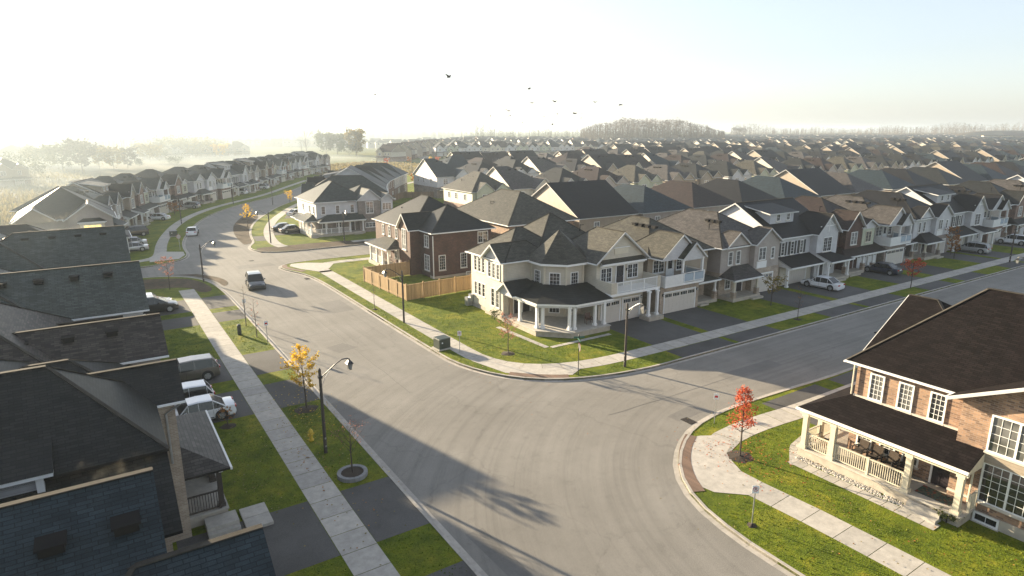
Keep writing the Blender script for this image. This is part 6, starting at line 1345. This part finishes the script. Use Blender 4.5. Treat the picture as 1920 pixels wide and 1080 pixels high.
cabinet('dark green transformer box between kerb and sidewalk by the tower house', 23.75, 47.3, 1.1, 1.0, 1.0, R(4)); cabinet('dark transformer box on the outer strip of the bend', 11.4, 127.0, 1.2, 1.0, 1.0)
M['stonering'] = plain('grey_retaining_stone', (0.22, 0.22, 0.22), 0.9, var=.2)
e = empty('round_planter', 'round grey stone planter ring around the dark red shrub tree', 'planter', (10.0, 31.2, ZL)); b = MB()
for k in range(18):
    a = R(20 * k); a2 = R(20 * k + 18.6); v = []
    for rr_, z_ in ((.82, 0), (.82, .22), (.62, .22), (.62, 0)): v += [(rr_ * math.cos(a), rr_ * math.sin(a), z_), (rr_ * math.cos(a2), rr_ * math.sin(a2), z_)]
    b.mesh(v, [(0, 1, 3, 2), (2, 3, 5, 4), (4, 5, 7, 6), (0, 2, 4, 6), (7, 5, 3, 1)], 'stonering')
b.build('stone_ring', e)
b = MB(); b.prism([(.61 * math.cos(R(20 * k)), .61 * math.sin(R(20 * k))) for k in range(18)], .02, .17, 'bed'); b.build('soil', e)
for x, y, r in ((10.35, 41.2, .75), (29.45, 20.9, .8), (27.8, 43.0, .6), (5.4, 41.3, .5), (23.5, 62.2, .3), (57.4, 35.6, .4), (24.4, 16.3, .25)):
    b = MB(); rn = random.Random(int(x * 9)); q = [(x + r * rn.uniform(.8, 1.15) * math.cos(R(24 * k)), y + r * rn.uniform(.8, 1.15) * math.sin(R(24 * k))) for k in range(15)]
    b.mesh([(a, c, ZL) for a, c in q] + [(x, y, ZL + .1)], [(k, (k + 1) % 15, 15) for k in range(15)], 'bed'); struct(b.build('mulch_bed', fix=False))
tree('shrub', 'sparse brown shrub on the left lawn beside the white sedan driveway', (5.4, 41.3), 1.2, .5, 'l_orange', 80, 21, .2, 'oval', .06, cat='shrub', trunk=.03)
tree('shrub', 'small green shrub at the west foot of the tower house', (32.0, 52.0), .9, .5, 'l_green', 400, 22, .05, 'oval', .06, cat='shrub', trunk=.03)
tree('shrub', 'dark evergreen shrub before the steps of the tan brick house', (32.4, 11.3), .5, .5, 'l_green', 400, 23, .05, 'oval', .05, cat='shrub', trunk=.03)
for i, (x, y) in enumerate(((23.15, 12.6), (22.2, 81), (31.2, 25.9))):
    b = MB(); b.box(-.3, .3, -.45, .45, 0, .012, 'vent')
    for k in range(7): b.box(-.26, .26, -.4 + k * .12, -.34 + k * .12, .013, .02, 'polebrown')
    tag(b.build('storm_drain', loc=(x - .42, y, .014)), ('iron storm drain grate at the near right kerb', 'iron drain grate at the kerb by the brown tactile corner far off', 'iron drain grate at the kerb beside the red tree')[i], 'drain')
for i, (x, y) in enumerate(((16.1, 118), (18.3, 97), (60, 29))):
    b = MB(); b.prism([(.38 * math.cos(R(22.5 * k)), .38 * math.sin(R(22.5 * k))) for k in range(16)], 0, .008, 'vent'); tag(b.build('manhole_cover', loc=(x, y, .006)), ('round manhole cover on the road behind the white car', 'round manhole cover in the side street crossing', 'round manhole cover in the right-hand street')[i], 'manhole cover')
# ---------------------------------------------------------------- fences
def fence(label, pts, m, h_=1.85, step=2.2, group=None, boards=True):
    e = empty('wooden_fence', label, 'fence', (pts[0][0], pts[0][1], ZL), 0, group); ox, oy = pts[0]
    for a, c in zip(pts, pts[1:]):
        L = math.dist(a, c); n = max(1, round(L / step)); dx, dy = (c[0] - a[0]) / L, (c[1] - a[1]) / L
        for i in range(n):
            s0 = L * i / n; s1 = L * (i + 1) / n; b = MB(); k = max(1, int((s1 - s0 - .12) / .145))
            for j in range(k):
                t0 = s0 + .07 + (s1 - s0 - .14) * j / k; t1 = t0 + (s1 - s0 - .14) / k - .012; off = .012 * (j % 2); hh = h_ - .1
                P = lambda t, o: (a[0] - ox + dx * t - dy * o, a[1] - oy + dy * t + dx * o)
                q = [P(t0, -.01 + off), P(t1, -.01 + off), P(t1, .012 + off), P(t0, .012 + off)]; b.prism(q, .06, hh, m)
            for z in (.25, hh - .06): b.bar(P(s0 + .05, -.03) + (z,), P(s1 - .05, -.03) + (z,), .05, m, .09)
            b.bar(P(s0 + .05, 0) + (h_ - .06,), P(s1 - .05, 0) + (h_ - .06,), .12, m, .035); b.build('fence_panel', e, fix=False)
            if i or a == pts[0]: pass
            b = MB(); px_, py_ = P(s0, 0); b.box(px_ - .06, px_ + .06, py_ - .06, py_ + .06, 0, h_ + .08, m); b.box(px_ - .08, px_ + .08, py_ - .08, py_ + .08, h_ + .081, h_ + .11, m); b.build('fence_post', e, fix=False)
    return e
fence('tall cedar board fence round the yard of the dark brick house', [(33.4, 75.3), (27.15, 75.0), (27.7, 63.5), (46.6, 64.6)], 'cedar')
fence('shadowed board fence behind the pale porch house', [(48.5, 121), (60, 124), (66.0, 129)], 'greywood', 1.7, 2.4, 'yard fences'); fence('long board fence closing the yards towards the green', [(59, 150), (72, 165), (84, 160)], 'greywood', 1.7, 2.4, 'yard fences'); fence('board fence with sunlit top rail between two yards', [(60, 133), (74, 150.5)], 'greywood', 1.7, 2.4, 'yard fences')
# ---------------------------------------------------------------- cars
def paint(name, c, metal=.3): M[name] = plain(name, c, .28, metal, coat=.8)
paint('paint_white', (.72, .73, .74), .0); paint('paint_black', (.012, .012, .014)); paint('paint_silver', (.42, .43, .45), .6); paint('paint_grey', (.20, .21, .23), .6); paint('paint_bronze', (.17, .15, .13), .6); paint('paint_blue', (.012, .02, .05)); paint('paint_dark', (.02, .021, .022))
M['tyre'] = plain('tyre_rubber', (.02, .02, .02), .8); M['tail'] = plain('tail_light', (.35, .01, .01), .2, spec=.8); M['head'] = plain('head_light', (.6, .62, .62), .1, spec=.9)
CARS = {}
def car_data(kind, pm):
    if (kind, pm) in CARS: return CARS[(kind, pm)]
    L, W, H, gc = {'sedan': (4.6, 1.8, 1.43, .17), 'suv': (4.65, 1.88, 1.68, .2), 'van': (5.05, 1.95, 1.75, .17), 'hatch': (4.3, 1.78, 1.52, .18), 'truck': (5.2, 1.98, 1.85, .25), 'wagon': (4.8, 1.88, 1.6, .19)}[kind]
    belt = H * .60; hood = belt - .07; x0, x1 = -L / 2, L / 2
    if kind == 'sedan': body = [(x0, .55, .9), (x0 + .08, .9, .95), (x0 + .35, belt + .06, .98), (x0 + 1.0, belt + .04, 1), (0, belt, 1), (x1 - 1.35, belt - .03, 1), (x1 - .55, hood - .12, .97), (x1 - .1, hood - .25, .9), (x1, .55, .82)]; gh = [(x0 + .62, belt + .05), (x0 + 1.35, H - .03), (-.1, H), (.5, H - .04), (x1 - 1.25, belt - .02)]
    else:
        body = [(x0, .55, .92), (x0 + .06, belt, .96), (x0 + .5, belt + .03, 1), (0, belt, 1), (x1 - 1.25, belt - .02, 1), (x1 - .5, hood - .06, .97), (x1 - .08, hood - .2, .9), (x1, .55, .85)]
        gh = [(x0 + .08, belt + .02), (x0 + (.45 if kind != 'van' else .3), H - .06), (-.6, H), (.35, H - .03), (x1 - (1.15 if kind != 'van' else .95), belt - .01)]
    b = MB(); vs = []; n = 9
    for x, zt, k in body:
        w_ = W / 2 * k; zb = gc + (.12 if x in (x0, x1) else 0)
        for y, z in ((-.86, zb), (-.98, zb + .12), (-1, (zb + zt) / 2), (-.95, zt - .05), (-.6, zt + .01), (.6, zt + .01), (.95, zt - .05), (1, (zb + zt) / 2), (.98, zb + .12), (.86, zb)): vs.append((x, y * w_, z))
    n = 10; fs = [tuple(range(n)), tuple((len(body) - 1) * n + k for k in range(n - 1, -1, -1))]
    for i in range(len(body) - 1):
        for k in range(n): fs.append((i * n + k, i * n + (k + 1) % n, (i + 1) * n + (k + 1) % n, (i + 1) * n + k))
    b.mesh(vs, fs, pm)
    # greenhouse
    g_ = MB(); ring = []
    def half(x, z, up): f = (z - belt) / (H - belt); f = max(0, min(1, f)); return (W / 2) * (.93 - .17 * f)
    gv = []
    for x, z in gh:
        hw = half(x, z, 0); gv.append([(x, -W / 2 * .93, belt - .06), (x, -hw, z - .03), (x, -hw * .8, z + .01), (x, hw * .8, z + .01), (x, hw, z - .03), (x, W / 2 * .93, belt - .06)])
    for i in range(len(gv) - 1):
        A, B = gv[i], gv[i + 1]
        roofp = 0 < i < len(gv) - 2
        for k in range(5):
            q = [A[k], A[k + 1], B[k + 1], B[k]]
            if roofp and k in (1, 2, 3): b.poly(q, pm)
            else: g_.poly(q, 'carglass')
    for sgn in (0, 1):    # pillars
        for i in (1, 2, 3):
            p_, q_ = (gv[i][0], gv[i][1]) if sgn == 0 else (gv[i][5], gv[i][4]); o = -.012 if sgn == 0 else .012
            b.bar((p_[0], p_[1] + o, p_[2]), (q_[0], q_[1] + o, q_[2]), .07 if i != 2 else .05, pm, .02)
        for i in (0, 3):
            A, B = gv[i], gv[i + 1]; k = 1 if sgn == 0 else 4; b.bar(A[k], B[k], .07, pm, .05)
    for y in (-W / 2 - .08, W / 2 + .08): b.box(.62, .78, y - .07, y + .07, belt - .02, belt + .13, pm)
    xf, xr = x1 - .88, x0 + .92; rw = .33 if kind in ('sedan', 'hatch') else .36
    for x in (xf, xr): b.tube([(x, -W / 2 + .0 - .008, rw + .02), (x, W / 2 + .008, rw + .02)], rw + .06, 'tyre', 20)
    b.box(x1 - .04, x1 + .012, -.42, .42, .42, .62, 'black'); b.box(x0 - .012, x0 + .03, -.26, .26, .68, .8, 'signwhite'); b.box(x1 + .0, x1 + .016, -.24, .24, .44, .55, 'signwhite') if False else None
    for y in (-1, 1):
        for dx in (.98, .02, -.92): b.box(dx - .006, dx + .006, y * (W / 2 + .001) - .004, y * (W / 2 + .001) + .004, .36, belt - .06, 'tyre')
        for dx in (.16, -.78): b.box(dx, dx + .16, y * (W / 2 + .006) - .01, y * (W / 2 + .006) + .01, belt - .17, belt - .14, pm)
    for y in (-1, 1): b.box(-.9, .95, y * (W / 2 + .004) - .006, y * (W / 2 + .004) + .006, .28, .34, 'tyre')
    wh = MB(); wh.tube([(0, -.11, 0), (0, .11, 0)], rw, 'tyre', 20); rim = MB(); rim.tube([(0, -.118, 0), (0, .118, 0)], rw * .66, 'galv', 14)
    for k in range(5): a = R(72 * k); rim.bar((0, -.125, 0), (rw * .6 * math.cos(a), -.125, rw * .6 * math.sin(a)), .06, 'paint_silver', .02); rim.bar((rw * .35 * math.cos(a + .63), -.121, rw * .35 * math.sin(a + .63)), (rw * .62 * math.cos(a + .63), -.121, rw * .62 * math.sin(a + .63)), .09, 'black', .02)
    hl = MB(); hl.mesh([(-.22, -.2, -.06), (.12, -.2, -.08), (.05, .2, -.06), (-.22, -.21, .07), (.06, -.18, .05), (-.02, .2, .04)], [(0, 1, 4, 3), (1, 2, 5, 4), (3, 4, 5), (0, 2, 1), (0, 3, 5, 2)], 'head')
    tl = MB(); tl.box(-.03, .14, -.17, .17, -.07, .07, 'tail')
    r = dict(body=b.data('body', True, True), glass=g_.data('windows', True), wheel=wh.data('wheel', True, True), rim=rim.data('rim', True), hl=hl.data('headlight', True), tl=tl.data('tail_light', True), dims=(L, W, H, belt, xf, xr, rw, hood)); CARS[(kind, pm)] = r; return r
def car(label, kind, pm, x, y, ang, cat='car', z=None):
    d = car_data(kind, pm); L, W, H, belt, xf, xr, rw, hood = d['dims']
    e = empty('parked_car' if z is None else 'driving_car', label, cat, (x, y, (ZL + .004) if z is None else z), ang, 'cars on the driveways and streets')
    link('body', d['body'], e); link('windows', d['glass'], e)
    for wx in (xf, xr):
        for sg in (-1, 1): w_ = link('wheel', d['wheel'], e, (wx, sg * (W / 2 - .08), rw)); link('rim', d['rim'], w_, (0, sg * .002, 0), 0 if sg < 0 else math.pi)
    for sg in (-1, 1):
        o = link('headlight', d['hl'], e, (L / 2 - .16, sg * (W / 2 - .3), hood - .22)); o.scale = (1, 1 if sg < 0 else -1, 1) if False else (1, 1, 1); o.rotation_euler = (0, 0, 0 if sg > 0 else 0)
        link('tail_light', d['tl'], e, (-L / 2 + .0, sg * (W / 2 - .26), belt - .1))
    return e
# left driveways: noses towards the houses (-X)
car('white sedan on the left driveway, closest to the nearest porch', 'sedan', 'paint_white', 3.9, 43.4, R(180)); car('white hatchback parked beside the white sedan on the left driveway', 'hatch', 'paint_white', 3.2, 46.2, R(180)); car('grey-brown SUV on the left driveway next to the shadowed lawn', 'suv', 'paint_bronze', 4.2, 51.3, R(180), 'suv')
car('black minivan on the left driveway by the bare soil corner', 'van', 'paint_black', 3.7, 73.8, R(0), 'minivan'); car('white car half hidden behind the black minivan', 'sedan', 'paint_white', 3.6, 76.4, R(0))
car('dark SUV driving towards the camera on the left-hand street', 'suv', 'paint_dark', 15.3, 80.0, R(-96), 'suv', .006); car('white car driving away along the left-hand kerb before the bend', 'sedan', 'paint_white', 14.6, 128.0, R(78), 'car', .006)
car('silver sedan on the first driveway past the left side street', 'sedan', 'paint_silver', 4.3, 114.5, R(180)); car('pale grey sedan parked behind the silver sedan past the side street', 'sedan', 'paint_silver', 4.5, 120.0, R(180)); car('dark pickup-like SUV on the driveway before the bending row', 'truck', 'paint_black', 5.2, 131.0, R(190), 'suv')
car('white sedan parked in the middle of the bending row', 'sedan', 'paint_white', 11.2, 152.5, R(155)); car('silver car behind the orange bush of the bending row', 'wagon', 'paint_silver', 19.6, 171.5, R(150)); car('white minivan on a far driveway of the bending row', 'van', 'paint_white', 36.5, 202.0, R(140), 'minivan'); car('second white car farther along the bending row', 'suv', 'paint_white', 46.0, 216.0, R(140), 'suv')
car('white sedan on the inner driveway left of the pale porch house', 'sedan', 'paint_white', 37.6, 143.9, R(22)); car('black sedan on the driveway of the pale house, the farther one', 'sedan', 'paint_black', 29.7, 123.3, R(2)); car('black sedan on the driveway of the pale house, the nearer one', 'sedan', 'paint_dark', 30.3, 119.9, R(2))
car('white sedan on the driveway of the black-shuttered house', 'sedan', 'paint_white', 71.8, 41.9, R(95)); car('dark blue sedan on the driveway of the brown-roofed brick house', 'sedan', 'paint_blue', 86.2, 42.4, R(95)); car('silver wagon near the right end of the north driveways', 'wagon', 'paint_silver', 112.8, 42.6, R(95), 'wagon')
car('white car parked far down the right-hand street row', 'suv', 'paint_white', 126.5, 42.0, R(92), 'suv')
for i, (px, py, pm, w_) in enumerate([(750, 293, 'paint_white', 'white'), (740, 291, 'paint_silver', 'silver'), (1235, 285, 'paint_white', 'white'), (1205, 287, 'paint_silver', 'silver')]):
    x, y = gp(px, py); car(('tiny %s car by the far terrace' if i < 2 else 'tiny %s car before the far sunlit houses') % w_, 'suv', pm, x, y, R(20 + 40 * i))
# ---------------------------------------------------------------- person on the path, birds
def person(label, loc, rz, top, legs):
    e = empty('person', label, 'person', loc, rz); s = 1.0
    def skin(name, V, E_, Rr, m, parent):
        me = bpy.data.meshes.new(name); me.from_pydata(V, E_, []); o = bpy.data.objects.new(name, me); COL.objects.link(o); o.parent = parent
        md_ = o.modifiers.new('skin', 'SKIN'); o.modifiers.new('sub', 'SUBSURF').levels = 1; md_.use_smooth_shade = True
        for i, r_ in enumerate(Rr): me.skin_vertices[0].data[i].radius = (r_, r_)
        me.skin_vertices[0].data[0].use_root = True; me.materials.append(M[m]); return o
    V = [(0, 0, .95), (0, 0, 1.2), (0, 0, 1.42), (0, 0, 1.52), (0, .02, 1.66), (.19, 0, 1.4), (.25, -.04, 1.14), (.24, -.2, .95), (.25, -.26, .88), (-.19, 0, 1.4), (-.25, .06, 1.14), (-.24, -.02, .9), (-.25, -.05, .82), (.1, 0, .9), (.11, -.12, .5), (.11, -.05, .1), (.11, -.2, .04), (-.1, 0, .9), (-.11, .12, .5), (-.11, .28, .12), (-.11, .18, .04)]
    E_ = [(0, 1), (1, 2), (2, 3), (3, 4), (2, 5), (5, 6), (6, 7), (7, 8), (2, 9), (9, 10), (10, 11), (11, 12), (0, 13), (13, 14), (14, 15), (15, 16), (0, 17), (17, 18), (18, 19), (19, 20)]
    Rr = [.15, .14, .15, .06, .11, .08, .055, .045, .04, .08, .055, .045, .04, .1, .07, .05, .045, .1, .07, .05, .045]
    b = skin('body', V, E_, Rr, legs, e)
    skin('jacket', [(0, 0, .9), (0, 0, 1.2), (0, 0, 1.43), (.2, 0, 1.4), (.26, -.04, 1.14), (.245, -.17, .99), (-.2, 0, 1.4), (-.26, .06, 1.14), (-.245, -.0, .95)], [(0, 1), (1, 2), (2, 3), (3, 4), (4, 5), (2, 6), (6, 7), (7, 8)], [.17, .165, .165, .09, .07, .055, .09, .07, .055], top, e)
x, y = gp(784, 336); person('lone person in dark clothes walking on the path in the green', (x, y, .16), R(40), 'black', 'polebrown')
BIRDS = [(841, 145, 9), (703, 178, 8), (992, 167, 6), (998, 193, 7), (954, 208, 7), (957, 217, 7), (1040, 191, 6), (1078, 213, 7), (1116, 192, 5), (1164, 196, 6), (864, 207, 3), (920, 218, 3), (980, 230, 3), (956, 237, 3), (1029, 219, 3), (1045, 214, 3), (1036, 234, 4), (1090, 221, 3), (1092, 214, 3), (1054, 225, 3), (1020, 218, 3), (1069, 232, 3), (450, 207, 3), (428, 204, 2)]
def bird(label, px, py, sz, i):
    rn = random.Random(i); dist = 95 if sz > 4 else 190; span = sz * dist / F * 2.3
    X = (px - 960) / F; Y = (540 - py) / F; f = Vector((_sy * _cp, _cy * _cp, -_sp)); r = Vector((_cy, -_sy, 0)); u = Vector((_sy * _sp, _cy * _sp, _cp)); P = Vector((0, 0, CAMH)) + (f + r * X + u * Y) * dist
    e = empty('bird', label, 'bird', P, rn.uniform(0, 6.28), 'flock of dark birds'); s = span / 1.0; b = MB()
    b.tube([(-.22 * s, 0, 0), (-.1 * s, 0, 0), (.08 * s, 0, .01 * s), (.2 * s, 0, .02 * s), (.27 * s, 0, .02 * s)], [.01 * s, .05 * s, .065 * s, .04 * s, .006 * s], 'birdblack', 6); b.mesh([(-.2 * s, 0, 0), (-.36 * s, .07 * s, 0), (-.36 * s, -.07 * s, 0), (-.2 * s, 0, .02 * s)], [(0, 1, 2), (3, 2, 1), (0, 3, 1), (0, 2, 3)], 'birdblack'); b.build('body', e)
    up = rn.choice((.45, .25, -.3, .6))
    for sg in (-1, 1):
        w_ = MB(); pts = [(.12, .03, .02), (-.1, .03, .02), (.14, .26, up * .28), (-.1, .24, up * .26), (.02, .55, up * .42), (-.08, .5, up * .40)]
        v = [(a * s, sg * c * s, d * s) for a, c, d in pts]; v2 = [(a, c, d + .012 * s) for a, c, d in v]; w_.mesh(v + v2, [(0, 1, 3, 2), (2, 3, 5, 4), (8, 9, 7, 6), (10, 11, 9, 8), (0, 2, 8, 6), (2, 4, 10, 8), (4, 5, 11, 10), (5, 3, 9, 11), (3, 1, 7, 9)], 'birdblack'); w_.build('wing', e)
M['birdblack'] = plain('dark_feathers', (.015, .014, .014), .7)
wh = {0: 'largest bird, wings bent, high above the far gap', 1: 'bird flying alone to the left of the flock', 2: 'highest bird of the central flock', 22: 'tiny bird far to the left over the misty marsh', 23: 'tinier bird far left beside another over the marsh', 9: 'rightmost dark bird of the flock', 10: 'small bird left of the central flock'}
for i, (px, py, sz) in enumerate(BIRDS):
    bird(wh.get(i, ('dark bird of the flock, number %s counted from the top left' % tname(i + 1)) if sz > 4 else ('tiny distant bird of the flock, %s of the small ones' % tname(i - 9))), px, py, sz, i)
# ---------------------------------------------------------------- air
def vol(name, dens, col, g_):
    m = bpy.data.materials.new(name); m.use_nodes = True; n = m.node_tree; n.nodes.clear(); o = n.nodes.new('ShaderNodeOutputMaterial'); v = n.nodes.new('ShaderNodeVolumePrincipled')
    v.inputs['Density'].default_value = dens; v.inputs['Color'].default_value = rgb(col); v.inputs['Anisotropy'].default_value = g_; n.links.new(v.outputs[0], o.inputs['Volume']); return m
M['haze'] = vol('haze_air', HAZE, (0.55, 0.64, 0.73), 0.3); M['mist'] = vol('mist_air', 0.0045, (0.70, 0.77, 0.84), 0.15)
b = MB(); b.box(-3600, 5600, -65, 5600, -1.0, 42, 'haze'); struct(b.build('haze'), 'stuff')
def lens(cx, cy, rx, ry, h_, rz=0.0, z0=.25):
    b = MB(); n = 40; v = [(cx, cy, z0 + h_)]; f = []
    for ri, (rr_, hh) in enumerate(((.35, .95), (.65, .75), (.88, .4), (1.0, 0.0))):
        for k in range(n):
            a = 2 * math.pi * k / n; wob = 1 + .14 * math.sin(3 * a + cx) + .09 * math.sin(5 * a + cy); x = rx * rr_ * wob * math.cos(a); y = ry * rr_ * wob * math.sin(a)
            v.append((cx + x * math.cos(rz) - y * math.sin(rz), cy + x * math.sin(rz) + y * math.cos(rz), z0 + h_ * hh))
    for k in range(n): f.append((0, 1 + k, 1 + (k + 1) % n))
    for ri in range(3):
        for k in range(n): a = 1 + ri * n; f.append((a + k, a + n + k, a + n + (k + 1) % n, a + (k + 1) % n))
    f.append(tuple(1 + 3 * n + k for k in range(n - 1, -1, -1))); b.mesh(v, f, 'mist'); return struct(b.build('ground_mist'), 'stuff')
M['thinmist'] = vol('thin_mist_air', 0.0022, (0.46, 0.53, 0.57), 0.15)
b = MB(); b.prism([(-900, 60), (-3, 60), (3, 130), (40, 215), (95, 330), (170, 440), (520, 900), (300, 1500), (-900, 1500)], .3, 24, 'thinmist'); struct(b.build('thin_mist'), 'stuff')
lens(-60, 255, 75, 65, 3.2, R(20)); lens(30, 400, 160, 55, 4.5, R(-10)); lens(-160, 420, 190, 70, 7, R(-14))

# ---------------------------------------------------------------- far right: earth mound and long buildings
b = MB(); mv = []; n = 24
for k in range(n + 1):
    f = k / n; x, y = 1330 + 300 * f, 560 - 60 * f; hh = 17 * math.sin(math.pi * f) ** .35 if 0 < f < 1 else 0
    mv += [(x - 10, y - 45, 0), (x, y, hh), (x + 12, y + 20, hh), (x + 30, y + 70, 0)]
fs = []
for k in range(n):
    for j in range(3): fs.append((k * 4 + j, k * 4 + 4 + j, k * 4 + 5 + j, k * 4 + 1 + j))
b.mesh(mv, fs, 'dirt'); struct(b.build('hill', fix=False))
def shed(label, x, y, rz, L, D, h0, h1, m1):
    e = empty('long_building', label, 'building', (x, y, 0), rz); b = MB(); b.box(0, L, 0, D, 0, h0, m1); b.build('wall', e); b = MB(); b.mesh([(-1, -1, h0), (L + 1, -1, h0), (L + 1, D + 1, h1), (-1, D + 1, h1), (-1, -1, h0 + .6), (L + 1, -1, h0 + .6), (L + 1, D + 1, h1 + .6), (-1, D + 1, h1 + .6)], [(3, 2, 1, 0), (4, 5, 6, 7), (0, 1, 5, 4), (1, 2, 6, 5), (2, 3, 7, 6), (3, 0, 4, 7)], 'r_brown'); b.build('roof', e)
    b = MB()
    for k in range(int(L / 8)): b.box(2 + k * 8, 6 + k * 8, -.1, .02, 1, 4, 'glass')
    b.build('window_band', e)
def pxx(px, y):
    x = 100.0
    while pxof(x, y, 5)[0] < px: x += 4
    return x
shed('long low pale building at the right horizon', pxx(1843, 420), 420, R(-60), 34, 20, 10, 10.2, 's_cream'); shed('building with slanting pinkish roof at the right edge of the horizon', pxx(1884, 410), 410, R(-60), 34, 26, 9, 14, 's_beige')
# steam lifting from the wet left ridges
def steam(x0, x1, y, z, r, dens):
    m = bpy.data.materials.new('steam_air'); m.use_nodes = True; n = m.node_tree; n.nodes.clear(); o = n.nodes.new('ShaderNodeOutputMaterial'); v = n.nodes.new('ShaderNodeVolumePrincipled'); n.links.new(v.outputs[0], o.inputs['Volume'])
    f = noise(n, objc(n), 2.6, 5, .7); mr = n.nodes.new('ShaderNodeMapRange'); mr.inputs[1].default_value = .5; mr.inputs[2].default_value = .75; mr.inputs[3].default_value = 0; mr.inputs[4].default_value = dens; n.links.new(f, mr.inputs[0]); n.links.new(mr.outputs[0], v.inputs['Density'])
    v.inputs['Color'].default_value = (1, .95, .8, 1); v.inputs['Anisotropy'].default_value = .4
    mb = MB(); mb.tube([(x0 + (x1 - x0) * k / 6, y + .3 * math.sin(k * 1.7), z + r * .3 * math.sin(k * 2.3)) for k in range(7)], [.05, r * .7, r, r * .6, r * .9, r * .7, .05], m, 10); return struct(mb.build('roof_steam'), 'stuff')
steam(-1.6, .7, 19.4, 9.4, .34, .12); steam(-5.5, 1.0, 69.2, 9.75, .45, .2); steam(-5.0, -1, 82, 9.6, .5, .2)
